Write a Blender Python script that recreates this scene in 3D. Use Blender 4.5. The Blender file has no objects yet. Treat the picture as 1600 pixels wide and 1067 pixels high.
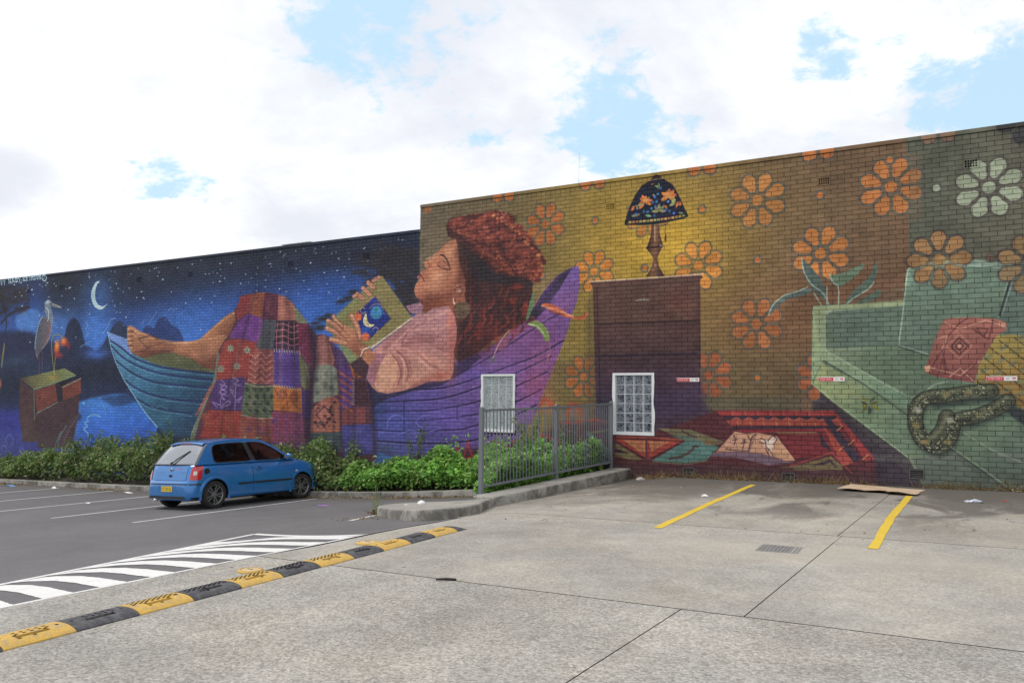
import bpy, bmesh, math, random
import numpy as np
from mathutils import Vector, Matrix
from mathutils.geometry import tessellate_polygon

random.seed(7)
rng = np.random.default_rng(7)
SC = bpy.context.scene
COL = SC.collection

# ------------------------------------------------------------------ camera
FPX = 1295.87                      # focal length in pixels of a 1600 px wide frame
YAW, PITCH, ROLL = -0.533947, 0.069134, 0.008753
CAMZ = 1.75                        # height of the lens above the datum
WALL_Y = 16.04                     # front face of the painted wall

def cam_axes():
    f = Vector((math.sin(YAW) * math.cos(PITCH), math.cos(YAW) * math.cos(PITCH), math.sin(PITCH)))
    r = Vector((math.cos(YAW), -math.sin(YAW), 0))
    u = r.cross(f)
    return (r * math.cos(ROLL) + u * math.sin(ROLL), -r * math.sin(ROLL) + u * math.cos(ROLL), f)

CR, CU, CF = cam_axes()
cam_data = bpy.data.cameras.new("camera")
cam_data.sensor_width = 36.0
cam_data.lens = 36.0 * FPX / 1600.0
cam_data.clip_start = 0.05
cam_data.clip_end = 3000
cam = bpy.data.objects.new("camera", cam_data)
COL.objects.link(cam)
cam.matrix_world = Matrix(((CR.x, CU.x, -CF.x, 0), (CR.y, CU.y, -CF.y, 0), (CR.z, CU.z, -CF.z, CAMZ), (0, 0, 0, 1)))
SC.camera = cam

# ------------------------------------------------------------------ view, sun, sky
SC.view_settings.view_transform = 'Standard'
SC.view_settings.look = 'None'
SC.view_settings.exposure = 0.0
SC.view_settings.gamma = 1.0
SC.view_settings.use_curve_mapping = False

SUN_EL, SUN_AZ = math.radians(56), math.radians(-112)      # azimuth measured from +Y towards +X
sun_dir = Vector((math.sin(SUN_AZ) * math.cos(SUN_EL), math.cos(SUN_AZ) * math.cos(SUN_EL), math.sin(SUN_EL)))
sun_data = bpy.data.lights.new("sun", 'SUN')
sun_data.energy = 1.6
sun_data.angle = math.radians(16)
sun_data.color = (1.0, 0.95, 0.88)
sun = bpy.data.objects.new("sun", sun_data)
sun.rotation_euler = (-sun_dir).to_track_quat('-Z', 'Y').to_euler()
sun.location = (0, 0, 30)
COL.objects.link(sun)

world = bpy.data.worlds.new("World")
SC.world = world
world.use_nodes = True

class NT:
    """small node-tree helper"""
    def __init__(self, tree):
        self.t = tree
        self.n = tree.nodes
        self.l = tree.links
    def node(self, kind, **kw):
        n = self.n.new(kind)
        for k, v in kw.items():
            setattr(n, k, v)
        return n
    def put(self, sock, v):
        if isinstance(v, bpy.types.NodeSocket):
            self.l.new(v, sock)
        elif v is not None:
            if isinstance(v, (tuple, list)) and len(v) == 3 and sock.type == 'RGBA':
                v = (*v, 1)
            sock.default_value = v
    def math(self, op, a, b=None, c=None, clamp=False):
        n = self.node('ShaderNodeMath', operation=op, use_clamp=clamp)
        for i, v in enumerate((a, b, c)):
            self.put(n.inputs[i], v)
        return n.outputs[0]
    def vmath(self, op, a, b=None):
        n = self.node('ShaderNodeVectorMath', operation=op)
        self.put(n.inputs[0], a)
        if b is not None:
            self.put(n.inputs[1], b)
        return n.outputs['Value'] if op in ('DOT_PRODUCT', 'LENGTH', 'DISTANCE') else n.outputs[0]
    def mix(self, fac, a, b, blend='MIX'):
        n = self.node('ShaderNodeMix', data_type='RGBA', blend_type=blend)
        self.put(n.inputs[0], fac)
        self.put(n.inputs[6], a)
        self.put(n.inputs[7], b)
        return n.outputs[2]
    def noise(self, vec, scale, detail=4, rough=0.55, dist=0.0):
        n = self.node('ShaderNodeTexNoise')
        self.put(n.inputs['Vector'], vec)
        n.inputs['Scale'].default_value = scale
        n.inputs['Detail'].default_value = detail
        n.inputs['Roughness'].default_value = rough
        n.inputs['Distortion'].default_value = dist
        return n.outputs[0]
    def ramp(self, fac, stops, interp='LINEAR'):
        n = self.node('ShaderNodeValToRGB')
        self.put(n.inputs[0], fac)
        cr = n.color_ramp
        cr.interpolation = interp
        while len(cr.elements) < len(stops):
            cr.elements.new(0.5)
        for e, (p, c) in zip(cr.elements, stops):
            e.position = p
            e.color = (c, c, c, 1) if isinstance(c, (int, float)) else (*c, 1)
        return n.outputs[0]
    def mapr(self, v, a, b, c=0.0, d=1.0, kind='SMOOTHSTEP'):
        n = self.node('ShaderNodeMapRange', interpolation_type=kind)
        self.put(n.inputs[0], v)
        for i, x in enumerate((a, b, c, d)):
            n.inputs[1 + i].default_value = x
        return n.outputs[0]

def px_dir(px, py):
    v = CR * ((px - 800) / FPX) - CU * ((py - 533.5) / FPX) + CF
    return v.normalized()

w = NT(world.node_tree)
w.n.clear()
out = w.node('ShaderNodeOutputWorld')
bg = w.node('ShaderNodeBackground')
bg.inputs['Strength'].default_value = 0.1
sky = w.node('ShaderNodeTexSky', sky_type='NISHITA')
sky.sun_disc = False
sky.sun_elevation = SUN_EL
sky.sun_rotation = SUN_AZ
sky.air_density = 1.0
sky.dust_density = 2.0
tc = w.node('ShaderNodeTexCoord').outputs['Generated']
d = w.vmath('NORMALIZE', tc)
# broken bright cloud: a high cloud field, and the breaks of blue that the picture shows
sep = w.node('ShaderNodeSeparateXYZ')
w.put(sep.inputs[0], d)
zc = w.math('ADD', w.math('ABSOLUTE', sep.outputs[2]), 0.32)
flat = w.node('ShaderNodeCombineXYZ')
w.put(flat.inputs[0], w.math('DIVIDE', sep.outputs[0], zc))
w.put(flat.inputs[1], w.math('DIVIDE', sep.outputs[1], zc))
cn = w.noise(flat.outputs[0], 3.1, 9, 0.62, 0.25)
fine = w.noise(flat.outputs[0], 13.0, 7, 0.66, 0.3)
wob = w.math('ADD', w.math('MULTIPLY', w.math('SUBTRACT', cn, 0.5), 2.6), w.math('MULTIPLY', w.math('SUBTRACT', fine, 0.5), 1.9))
gap = None
for (gx, gy, rad, amp) in ((592, 18, 0.085, 1.0), (640, 70, 0.04, .7), (965, 215, 0.062, 1.0), (1060, 232, 0.045, .8), (1560, 150, 0.075, 1.0), (1290, 112, 0.055, .6),
                           (1440, 190, 0.05, .6), (742, 212, 0.035, .7), (268, 268, 0.028, .6), (1600, 60, .03, .5), (480, 2, .03, .5)):
    dv = px_dir(gx, gy)
    dist = w.vmath('DISTANCE', d, tuple(dv))
    g = w.math('MULTIPLY', w.mapr(dist, rad * 2.3, 0.0, kind='LINEAR'), amp * 1.25)
    gap = g if gap is None else w.math('MAXIMUM', gap, g)
openness = w.math('SUBTRACT', w.math('ADD', gap, wob), w.math('MULTIPLY', w.math('ABSOLUTE', w.math('SUBTRACT', cn, 0.5)), 0.2))
blue = w.mapr(openness, 0.50, 0.98)
wide = w.mapr(w.noise(flat.outputs[0], 1.1, 3), 0.66, 0.78)      # a few more breaks elsewhere
far = w.mapr(w.vmath('DISTANCE', d, tuple(CF)), 0.75, 1.0)
blue = w.math('MAXIMUM', blue, w.math('MULTIPLY', wide, far))
sh = w.noise(flat.outputs[0], 1.5, 6, 0.55, 0.4)
shade = w.mapr(w.math('ADD', w.math('MULTIPLY', sh, .84), w.math('MULTIPLY', fine, .16)), 0.37, 0.62)
cloud = w.mix(shade, (8.35, 8.6, 9.4), (11.4, 11.5, 11.7))
veil = w.mix(0.75, sky.outputs[0], (7.0, 9.9, 12.0))
col = w.mix(blue, cloud, veil)
w.put(bg.inputs['Color'], col)
w.l.new(bg.outputs[0], out.inputs[0])

# ------------------------------------------------------------------ the painted wall: paint laid on in wall metres
MX0, MX1, MZ0, MZ1, MS = -34.0, 4.7, -1.7, 6.6, 120.0
MW, MH = int((MX1 - MX0) * MS), int((MZ1 - MZ0) * MS)

def wall_pt(px, py):
    """a point of the photograph seen on the wall plane -> (X, Z) in metres"""
    v = CR * ((px - 800) / FPX) - CU * ((py - 533.5) / FPX) + CF
    t = WALL_Y / v.y
    return t * v.x, CAMZ + t * v.z

class Mural:
    def __init__(self):
        self.b = np.zeros((MH, MW, 3), np.float32) + 60
    def T(self, pts):
        o = []
        for (x, y) in pts:
            X, Z = wall_pt(x, y)
            o.append(((X - MX0) * MS, (MZ1 - Z) * MS))
        return np.array(o, np.float32)
    def k(self, x, y):
        """texture pixels per picture pixel (vertical) at a spot"""
        return abs(wall_pt(x, y + 1)[1] - wall_pt(x, y)[1]) * MS
    @staticmethod
    def spline(p, closed, n=6):
        m = len(p)
        o = []
        rngi = range(m) if closed else range(m - 1)
        for i in rngi:
            if closed:
                a, b, c, e = p[i - 1], p[i], p[(i + 1) % m], p[(i + 2) % m]
            else:
                a, b, c, e = p[max(i - 1, 0)], p[i], p[i + 1], p[min(i + 2, m - 1)]
            for j in range(n):
                t = j / n
                o.append(0.5 * (2 * b + (c - a) * t + (2 * a - 5 * b + 4 * c - e) * t * t + (3 * b - a - 3 * c + e) * t ** 3))
        if not closed:
            o.append(p[-1])
        return np.array(o, np.float32)
    def box(self, p, pad):
        x0, y0 = np.floor(p.min(0) - pad).astype(int)
        x1, y1 = np.ceil(p.max(0) + pad).astype(int) + 1
        x0, y0, x1, y1 = max(x0, 0), max(y0, 0), min(x1, MW), min(y1, MH)
        if x1 <= x0 or y1 <= y0:
            return None
        yy, xx = np.mgrid[y0:y1, x0:x1].astype(np.float32)
        return (slice(y0, y1), slice(x0, x1)), xx + .5, yy + .5
    def lay(self, sl, a, col):
        self.b[sl] += (col - self.b[sl]) * a[..., None]
    def colour(self, col, g, xx, yy):
        """flat colour, or (stops, p0, p1): colour stops along the line p0-p1 of the picture"""
        if g is None:
            return np.array(col, np.float32)
        p = self.T(g)
        dv = p[1] - p[0]
        t = ((xx - p[0][0]) * dv[0] + (yy - p[0][1]) * dv[1]) / float(dv @ dv)
        ts = [s[0] for s in col]
        return np.stack([np.interp(t, ts, [s[1][c] for s in col]) for c in range(3)], -1).astype(np.float32)
    def tex_poly(self, p, col, f, a, g=None, clip=None):
        r = self.box(p, f + 1)
        if r is None:
            return
        sl, xx, yy = r
        dmin = np.full(xx.shape, 1e9, np.float32)
        inside = np.zeros(xx.shape, bool)
        q = np.roll(p, -1, 0)
        for (ax, ay), (bx, by) in zip(p, q):
            ex, ey = bx - ax, by - ay
            L = ex * ex + ey * ey
            if L < 1e-9:
                continue
            t = np.clip(((xx - ax) * ex + (yy - ay) * ey) / L, 0, 1)
            dmin = np.minimum(dmin, (xx - ax - t * ex) ** 2 + (yy - ay - t * ey) ** 2)
            if ay != by:
                c = (ay > yy) != (by > yy)
                inside ^= c & (xx < ex * (yy - ay) / ey + ax)
        dd = np.sqrt(dmin) * np.where(inside, 1, -1)
        m = np.clip(dd / f + .5, 0, 1)
        m = m * m * (3 - 2 * m)
        self.lay(sl, m * a, self.colour(col, g, xx, yy))
    def P(self, pts, col, f=1.2, a=1.0, s=0, g=None):
        p = self.T(pts)
        c = np.mean(pts, 0)
        if s:
            p = self.spline(p, True)
        self.tex_poly(p, col, max(1.2, f * self.k(*c)), a, g)
    def tex_line(self, p, w, col, f, a, taper=0):
        r = self.box(p, w + f + 1)
        if r is None:
            return
        sl, xx, yy = r
        m = np.zeros(xx.shape, np.float32)
        n = len(p) - 1
        for i in range(n):
            (ax, ay), (bx, by) = p[i], p[i + 1]
            ex, ey = bx - ax, by - ay
            L = ex * ex + ey * ey
            if L < 1e-9:
                continue
            t = np.clip(((xx - ax) * ex + (yy - ay) * ey) / L, 0, 1)
            dd = np.sqrt((xx - ax - t * ex) ** 2 + (yy - ay - t * ey) ** 2)
            wl = w
            if taper:
                u = (i + t) / n
                wl = w * (1 - u if taper == 1 else np.clip(4 * u * (1 - u), 0, 1) ** .6)
            m = np.maximum(m, np.clip((wl / 2 - dd) / f + .5, 0, 1) * np.minimum(1, wl / f))
        self.lay(sl, m * a, np.array(col, np.float32))
    def L(self, pts, w, col, a=1.0, f=1.0, s=1, taper=0):
        p = self.T(pts)
        c = np.mean(pts, 0)
        if s and len(pts) > 2:
            p = self.spline(p, False, 5)
        k = self.k(*c)
        if 1.0 < w < 2.2: w = .5 * w + 1.15
        self.tex_line(p, max(.8, w * k), col, max(1.0, f * k), a, taper)
    def B(self, x, y, rx, ry, col, a=1.0, n=2.0):
        """soft airbrush spot"""
        c, e1, e2 = self.T([(x, y), (x + rx, y), (x, y + ry)])
        Rx, Ry = abs(e1[0] - c[0]), abs(e2[1] - c[1])
        r = self.box(np.array([[c[0] - 2 * Rx, c[1] - 2 * Ry], [c[0] + 2 * Rx, c[1] + 2 * Ry]]), 1)
        if r is None:
            return
        sl, xx, yy = r
        q = ((xx - c[0]) / Rx) ** 2 + ((yy - c[1]) / Ry) ** 2
        self.lay(sl, a * np.exp(-q ** (n / 2)), np.array(col, np.float32))
    def petal(self, cx, cz, R, ang, col, halo, grow):
        o = []
        for i in range(14):
            t = i / 14 * 2 * math.pi
            rr = .66 * R + .34 * R * math.cos(t)
            ww = .215 * R * math.sin(t) * (1.15 if math.cos(t) > 0 else .8)
            o.append((cx + rr * math.cos(ang) - ww * math.sin(ang), cz + rr * math.sin(ang) + ww * math.cos(ang)))
        c = np.mean(o, 0)
        if grow:
            o = [(c[0] + (x - c[0]) * (1 + grow * .17) , c[1] + (z - c[1]) * (1 + grow * .17)) for x, z in o]
        p = np.array([((x - MX0) * MS, (MZ1 - z) * MS) for x, z in o], np.float32)
        p = self.spline(p, True, 3)
        self.tex_poly(p, halo if grow else col, 8 if grow else 3, .95 if grow else .93)
    def flower(self, x, y, R=.5, col=(196, 108, 42), halo=(88, 92, 84), keep=None, rot=22.5):
        cx, cz = wall_pt(x, y)
        angs = [math.radians(rot + 45 * i) for i in range(8)]
        if keep is not None:
            angs = [angs[i] for i in keep]
        for an in angs:
            self.petal(cx, cz, R, an, col, halo, 1.0)
        for an in angs:
            v = random.uniform(.94, 1.06)
            self.petal(cx, cz, R, an, [min(255, c * v) for c in col], halo, 0)
        if keep is None or len(keep) > 4:
            self.disc(cx, cz, .145 * R * 1.55, halo, 6, .8)
            self.disc(cx, cz, .145 * R * 1.35, [c * .97 for c in col], 2.5, .95)
    def disc(self, cx, cz, R, col, f, a):
        p = np.array([((cx + R * math.cos(t) - MX0) * MS, (MZ1 - cz - R * math.sin(t)) * MS) for t in np.linspace(0, 2 * math.pi, 19)[:-1]], np.float32)
        self.tex_poly(p, col, f, a)
    def dot(self, x, y, R=.06, col=(190, 105, 48), halo=(88, 92, 84)):
        cx, cz = wall_pt(x, y)
        self.disc(cx, cz, R * 1.75, halo, 5, .75)
        self.disc(cx, cz, R, col, 2.5, .95)

m = Mural()
P, L, B = m.P, m.L, m.B
SKIN, SKINL, SKIND = (166, 106, 76), (204, 146, 108), (108, 62, 50)

# ---- night side: sky, hills, water
P([(-140, 300), (657, 300), (657, 790), (-140, 900)], [(0, (46, 50, 62)), (.32, (42, 52, 76)), (.55, (44, 66, 124)), (.8, (52, 92, 172)), (1, (58, 104, 186))], g=[(300, 402), (300, 545)])
P([(-140, 330), (70, 330), (70, 900), (-140, 900)], [(0, (48, 56, 78)), (.5, (46, 70, 132)), (1, (54, 96, 178))], g=[(20, 432), (20, 540)], f=60)
B(270, 520, 70, 40, (66, 120, 206), .7); B(85, 512, 45, 30, (76, 128, 208), .7); B(150, 515, 26, 34, (66, 126, 214), .7)
B(330, 500, 60, 40, (56, 104, 190), .55); B(520, 470, 60, 45, (48, 92, 176), .7); B(480, 500, 50, 40, (54, 100, 188), .6)
B(560, 398, 110, 20, (38, 42, 56), .8); B(430, 388, 90, 18, (40, 46, 58), .7)
# far trees and hills with moonlit cloud edges
HILL = (40, 46, 76)
for pts, c in (([(100, 548), (103, 515), (110, 500), (118, 497), (126, 510), (131, 530), (134, 552), (120, 562)], (40, 46, 68)),
               ([(150, 552), (160, 540), (170, 520), (178, 508), (186, 501), (194, 506), (203, 520), (210, 556), (180, 566)], (44, 52, 74)),
               ([(216, 545), (222, 518), (231, 508), (240, 512), (247, 500), (258, 495), (268, 508), (280, 515), (290, 545), (285, 580), (220, 580)], (46, 60, 112)),
               ([(122, 552), (135, 540), (165, 555), (210, 545), (210, 580), (110, 580)], (44, 56, 100))):
    P(pts, c, f=4, a=.9, s=1)
for pts in ([(134, 501), (137, 508), (134, 516), (138, 521), (135, 524)], [(180, 497), (173, 500), (169, 508), (165, 515), (160, 521)], [(245, 486), (240, 494), (234, 503), (232, 507)],
            [(268, 481), (263, 485)], [(226, 499), (222, 505)], [(140, 533), (132, 538), (125, 542)]):
    L(pts, 1.2, (130, 164, 208), .5)
P([(-140, 530), (40, 515), (110, 545), (160, 552), (215, 556), (240, 600), (240, 640), (-140, 690)], [(0, (44, 50, 78)), (.5, (38, 44, 62)), (1, (42, 54, 92))], f=14, g=[(100, 545), (100, 640)])
B(150, 553, 18, 8, (58, 100, 186), .9); B(60, 580, 30, 12, (46, 66, 96), .6); B(20, 565, 26, 10, (52, 76, 104), .6)
# bare tree at the far left
for i in range(70):
    x, y = random.uniform(-30, 44), random.uniform(448, 492)
    B(x, y, random.uniform(2, 6), random.uniform(1.5, 4), random.choice([(48, 44, 48), (58, 48, 44), (46, 48, 60)]), .75)
P([(-30, 446), (46, 446), (46, 470), (20, 476), (-30, 484)], (54, 48, 50), f=10, a=.55)
L([(2, 505), (14, 492), (30, 484), (46, 480)], 5, (50, 46, 52), .8); L([(8, 520), (10, 500), (4, 470)], 4, (48, 46, 54), .8)
P([(24, 496), (45, 484), (58, 484), (63, 490), (60, 508), (46, 517), (30, 515)], (74, 124, 198), f=7, a=.8, s=1)
# stars
for i in range(170):
    x = random.uniform(20, 640)
    top = np.interp(x, [0, 300, 655], [440, 404, 364])
    y = top + abs(random.gauss(0, 45)) + 4
    c = random.choice([(190, 205, 225), (150, 170, 205), (225, 232, 240)])
    B(x, y, random.uniform(.8, 1.5), random.uniform(.7, 1.1), c, random.uniform(.6, 1), 3)
# dark tree crown behind the book and head
for i in range(46):
    x, y = random.uniform(548, 655), random.uniform(378, 500)
    if x - 548 > abs(y - 430) * .35:
        B(x, y, random.uniform(6, 16), random.uniform(4, 9), (50, 46, 50), .7)
P([(604, 392), (655, 388), (655, 486), (640, 490), (612, 440), (590, 424), (575, 418), (585, 404)], (48, 46, 51), f=10, a=.9)
for x, y, rx, ry in ((533, 471, 9, 3.5), (545, 466, 9, 5), (552, 456, 9, 4), (505, 498, 12, 4), (492, 505, 8, 3), (500, 512, 10, 5), (512, 492, 7, 3), (522, 508, 8, 4), (560, 425, 14, 4), (572, 412, 16, 4)):
    B(x, y, rx, ry, (48, 48, 54), .95, 3)
B(628, 440, 3, 2, (40, 70, 140), .8); B(614, 449, 2.5, 2, (46, 76, 150), .8)
# moon
B(152, 462, 24, 34, (62, 116, 200), .5)
moon = [(156, 439), (150, 441), (145, 449), (142.4, 459), (143.6, 470), (148, 479), (155, 483.5), (161, 482), (166, 477), (168, 474), (162, 478.4), (155, 477), (150.4, 471), (148.6, 462), (149.4, 452), (152, 444)]
P(moon, (176, 208, 226), s=1)
# signature, read from the left edge of the picture inwards
def letters(txt, x, y, adv, h, col, slope):
    G = {'S': [(1, .1, .2, .1, .1, .45, .9, .55, .8, .95, 0, .95)], 'C': [(1, .1, .2, .1, .05, .9, 1, .9)], 'O': [(.5, 0, .05, .5, .5, 1, .95, .5, .5, 0)], 'T': [(0, .05, 1, .05), (.5, .05, .5, 1)],
         'N': [(.05, 1, .1, 0, .85, 1, .9, 0)], 'A': [(0, 1, .5, 0, 1, 1), (.2, .6, .8, .6)], 'G': [(1, .15, .3, .05, .05, .6, .4, 1, .95, .85, .9, .55, .55, .55)], 'Y': [(0, 0, .5, .5), (1, 0, .3, 1.1)],
         'K': [(.1, 0, .1, 1), (.9, 0, .15, .5, .95, 1)], 'R': [(.1, 1, .1, .05, .85, .1, .8, .45, .15, .5, .9, 1)], 'I': [(.5, 0, .5, 1)], 'M': [(0, 1, .1, 0, .5, .6, .9, 0, 1, 1)], '.': [(.4, .5, .6, .5)], ' ': []}
    for ch in txt:
        for st in G[ch]:
            pts = [(x + st[i] * adv * .74, y + st[i + 1] * h + st[i] * adv * slope) for i in range(0, len(st), 2)]
            L(pts, 1.4, col, .95, .7, s=0)
        x += adv; y += adv * slope
SIGC = (170, 206, 226)
letters('SCOTT', -11.5, 441.5, 4.2, 6, SIGC, -.14)
letters('NAGY', 13.6, 436.5, 5, 6.4, SIGC, -.14)
letters('.', 33, 435, 3, 5, SIGC, 0)
letters('KRIMSON', 36.4, 433.2, 4.1, 6, SIGC, -.13)
L([(68, 430.2), (65.6, 434), (68, 438.4), (71, 438), (72.6, 434), (70.5, 430.4), (68, 430.2)], 1.1, SIGC); L([(69.5, 433), (67.4, 436.5)], 1, SIGC)
# ---- water
P([(-140, 640), (30, 640), (118, 690), (110, 780), (-140, 900)], (52, 56, 142), f=22, a=.85)
P([(110, 632), (140, 622), (180, 616), (215, 628), (245, 667), (240, 680), (230, 692), (215, 750), (100, 760), (118, 700), (128, 650)], [(0, (58, 116, 194)), (.35, (54, 108, 204)), (1, (42, 70, 170))], f=6, g=[(180, 616), (180, 715)])
for y in range(616, 640, 4):
    B(random.uniform(140, 200), y, 14, 1.6, (62, 126, 208), .7)
P([(160, 620), (200, 618), (214, 624), (200, 631), (180, 634), (166, 628)], (46, 70, 116), f=5, a=.85, s=1)
L([(157, 651), (150, 647.5), (142, 648.5), (136, 653), (138, 657), (132, 661), (137, 665), (131, 670), (137, 676), (138, 682), (143, 688)], 2.6, (96, 156, 222), .95)
L([(158, 628), (163, 636), (166, 646)], 1.6, (86, 150, 222), .8); B(131, 630, 2, 2, (140, 180, 224), .9)
for cx, cy, r in ((15, 686, 8), (34, 706, 6), (6, 700, 5)):
    L([(cx - r * .5, cy + r), (cx - r * .75, cy), (cx, cy - r), (cx + r * .75, cy), (cx + r * .4, cy + r)], 1.2, (104, 132, 196), .55)
# heron
P([(70, 480), (69.4, 475), (71, 471), (75, 468.6), (79.4, 470.4), (82, 473), (97, 480.6), (88, 480.4), (80, 479), (80, 486), (82, 497), (80, 508), (76, 512), (74.4, 500), (73, 494), (69.6, 486)], (108, 124, 138), s=1)
P([(66, 494.5), (72, 495), (79, 504), (80.6, 512), (78, 524), (72, 538), (66, 545), (60, 556), (56.4, 556), (54.6, 540), (56, 528), (60, 510)], [(0, (78, 86, 100)), (1, (122, 98, 104))], g=[(60, 515), (80, 520)], s=1)
L([(66, 494), (60, 508), (55.6, 530), (54.6, 544)], 2, (140, 164, 180), .9); L([(80, 485), (82.4, 497), (80, 512), (76, 530), (66, 545)], 1.3, (150, 140, 140), .8); L([(71, 480), (75, 484), (76, 496), (74, 502)], 1.5, (176, 194, 206), .9)
B(75, 472, 3.6, 2.6, (176, 196, 206), .9); L([(82, 474.5), (96, 480.4)], 1.4, (176, 150, 130), .8); B(79.5, 474.4, 1.2, .8, (30, 30, 36), 1)
for x in (61, 65):
    L([(x, 545), (x + 1, 560), (x, 590)], 1.6, (96, 72, 78), .9)
L([(60, 590.5), (68, 590)], 2, (96, 60, 60), .8); L([(57, 553), (59, 560)], 3, (124, 108, 116), .8)
# cabinet in the water
P([(31, 592), (54, 612), (56, 652), (66, 690), (36, 690), (30, 650)], (76, 56, 58), f=4)
P([(53, 608), (126, 592), (124, 620), (122, 650), (112, 700), (60, 700), (54, 650)], (70, 52, 58), f=4)
P([(31, 591), (70, 582), (101, 575), (117, 584.5), (118, 587), (52.6, 608)], [(0, (82, 76, 60)), (.6, (120, 124, 76)), (1, (116, 128, 84))], g=[(31, 591), (110, 580)])
B(84, 590, 9, 4, (160, 130, 70), .7); L([(52.6, 608), (86, 598), (118, 586)], 1.5, (120, 138, 104)); L([(53, 608), (54, 655)], 1.6, (96, 116, 96), .9)
P([(54, 610), (86, 599.6), (90, 625), (58, 644)], (112, 60, 54)); P([(88, 598), (116, 588), (96, 604)], (34, 36, 44)); P([(97.4, 605), (126.4, 591), (126.4, 614), (99, 625)], (118, 62, 54))
L([(58, 645), (90, 628)], 1.4, (120, 128, 110), .8); L([(98, 604.6), (126, 591)], 1.3, (142, 142, 118), .9); P([(87, 600), (97, 606), (98, 626), (90, 626)], (46, 42, 52)); B(62, 622, 1.2, 1.2, (40, 30, 34), 1)
L([(62, 676), (84, 664)], 2, (64, 48, 52), .9)
for x0, y0, x1, y1 in ((88, 712, 96, 674), (91, 712, 118, 650), (86, 712, 70, 684), (93, 712, 128, 640), (90, 710, 104, 664)):
    L([(x0, y0), ((x0 + x1) / 2 - 5, (y0 + y1) / 2), (x1, y1)], 1.5, random.choice([(88, 130, 130), (74, 70, 80), (96, 84, 92)]), .8)
# glowing flower
for pts in ([(85, 587), (82, 560), (80.6, 536), (83, 525), (90, 522), (96, 526)], [(85, 587), (85.4, 570), (87, 556)]):
    L(pts, 1.1, (150, 146, 84), .9)
B(89, 543, 4.6, 11, (206, 84, 44), .95, 4); B(89, 540, 2.6, 6, (236, 160, 74), .9); B(100, 534, 6, 7, (196, 72, 44), .95, 4); B(99, 532, 3, 4, (236, 150, 70), .9); B(91, 555, 6, 4, (176, 50, 48), .8); B(107, 540, 2.4, 5, (166, 46, 46), .8)
L([(7, 535), (5, 552), (2, 575)], 5, (128, 124, 78), .85, taper=2); B(-2, 600, 4.6, 9, (160, 96, 70), .9, 6)

# ---- wallpaper side
P([(655.6, 250), (2500, -60), (2500, 1100), (655.6, 900)], [(0, (104, 92, 74)), (.2, (112, 96, 66)), (.42, (140, 116, 54)), (.6, (122, 102, 60)), (.8, (113, 90, 64)), (1, (108, 84, 62))], f=.6, g=[(660, 500), (1420, 500)])
B(1040, 372, 120, 95, (196, 152, 44), .75); B(1030, 390, 60, 45, (214, 170, 56), .55); B(1200, 500, 120, 60, (122, 82, 54), .5); B(1330, 470, 100, 60, (104, 66, 50), .55)
P([(860, 560), (1275, 560), (1275, 760), (860, 760)], (92, 78, 54), f=40, a=.55)
P([(1414, 150), (2500, -60), (2500, 1100), (1423, 900), (1421.5, 400), (1416, 230)], [(0, (84, 88, 74)), (1, (94, 92, 78))], f=.8, g=[(1430, 300), (1600, 300)])
ORA, HAL = (188, 120, 58), (76, 82, 82)
for x, y, R, c in ((852, 351, .49, (176, 100, 48)), (928, 424, .46, (204, 122, 46)), (1091, 415, .5, (210, 130, 50)), (1183, 313, .54, ORA), (1392, 292, .53, (182, 108, 54)), (1282, 396, .52, (186, 112, 54)), (1182, 506, .5, (172, 100, 56)), (1107, 586, .48, (156, 84, 50)), (912, 588, .46, (170, 96, 48)), (1283, 588, .45, (168, 90, 52)), (1012, 336, .47, (190, 120, 50))):
    m.flower(x, y, R, c, HAL)
for x, y in ((787, 281), (926, 259), (1097, 234), (1278, 208)):
    m.flower(x, y, .55, (182, 104, 50), HAL, keep=(5, 6), rot=22.5)
m.flower(1465, 180, .52, (124, 96, 74), (78, 76, 74), keep=(5, 6)); m.flower(1612, 175, .52, (60, 60, 60), (50, 48, 54), keep=(4, 5, 6))
m.flower(1545, 293, .52, (142, 154, 128), (72, 66, 66)); m.dot(1463, 294, .06, (146, 156, 134), (78, 80, 72))
# the half of the orange flower that crosses the colour seam turns brown
P([(1419, 240), (1440, 240), (1440, 345), (1420.5, 345)], (112, 92, 72), f=.8, a=.45)
for x, y in ((930, 345), (1097, 327), (1281, 305), (1184, 406), (1007, 419), (1183, 590), (847, 430), (1390, 250)):
    m.dot(x, y, .058)
B(668, 328, 7, 5, (156, 96, 54), .85, 4)
# lamp
P([(1018, 349), (1029, 349), (1031, 366), (1036, 383), (1033.5, 388), (1029, 398), (1027, 404), (1030, 417), (1037, 429), (1040, 432), (1008, 432), (1012, 428), (1018, 417), (1021.6, 404), (1016, 396), (1009.5, 388), (1012, 383), (1017, 368)], [(0, (58, 40, 40)), (.4, (130, 90, 66)), (1, (64, 42, 42))], g=[(1012, 400), (1036, 400)])
L([(1010, 387.5), (1035, 385)], 2.2, (40, 30, 40)); L([(1023, 352), (1023, 376)], 2, (176, 140, 106), .8); B(1024, 414, 2, 4, (170, 130, 100), .8); B(1033, 384, 2, 1.2, (220, 210, 200), .8)
L([(1040, 350), (1040, 364)], .8, (60, 50, 44)); L([(1040, 364), (1040, 379)], 2.4, (70, 50, 48), taper=2)
P([(1015, 283), (1018, 279), (1025, 272.6), (1033, 276), (1035, 281)], (64, 50, 46)); L([(1016, 283), (1035, 279.6)], 1.5, (150, 130, 108), .8)
shade_pts = [(1014, 284), (1036, 280.4), (1050, 289), (1060, 306), (1068, 324), (1074.5, 337.6), (1066, 341.6), (1040, 346.6), (1010, 350.4), (978, 351), (976.6, 348), (984, 325), (993, 305), (1003, 291)]
P(shade_pts, (32, 36, 52), s=0)
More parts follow.
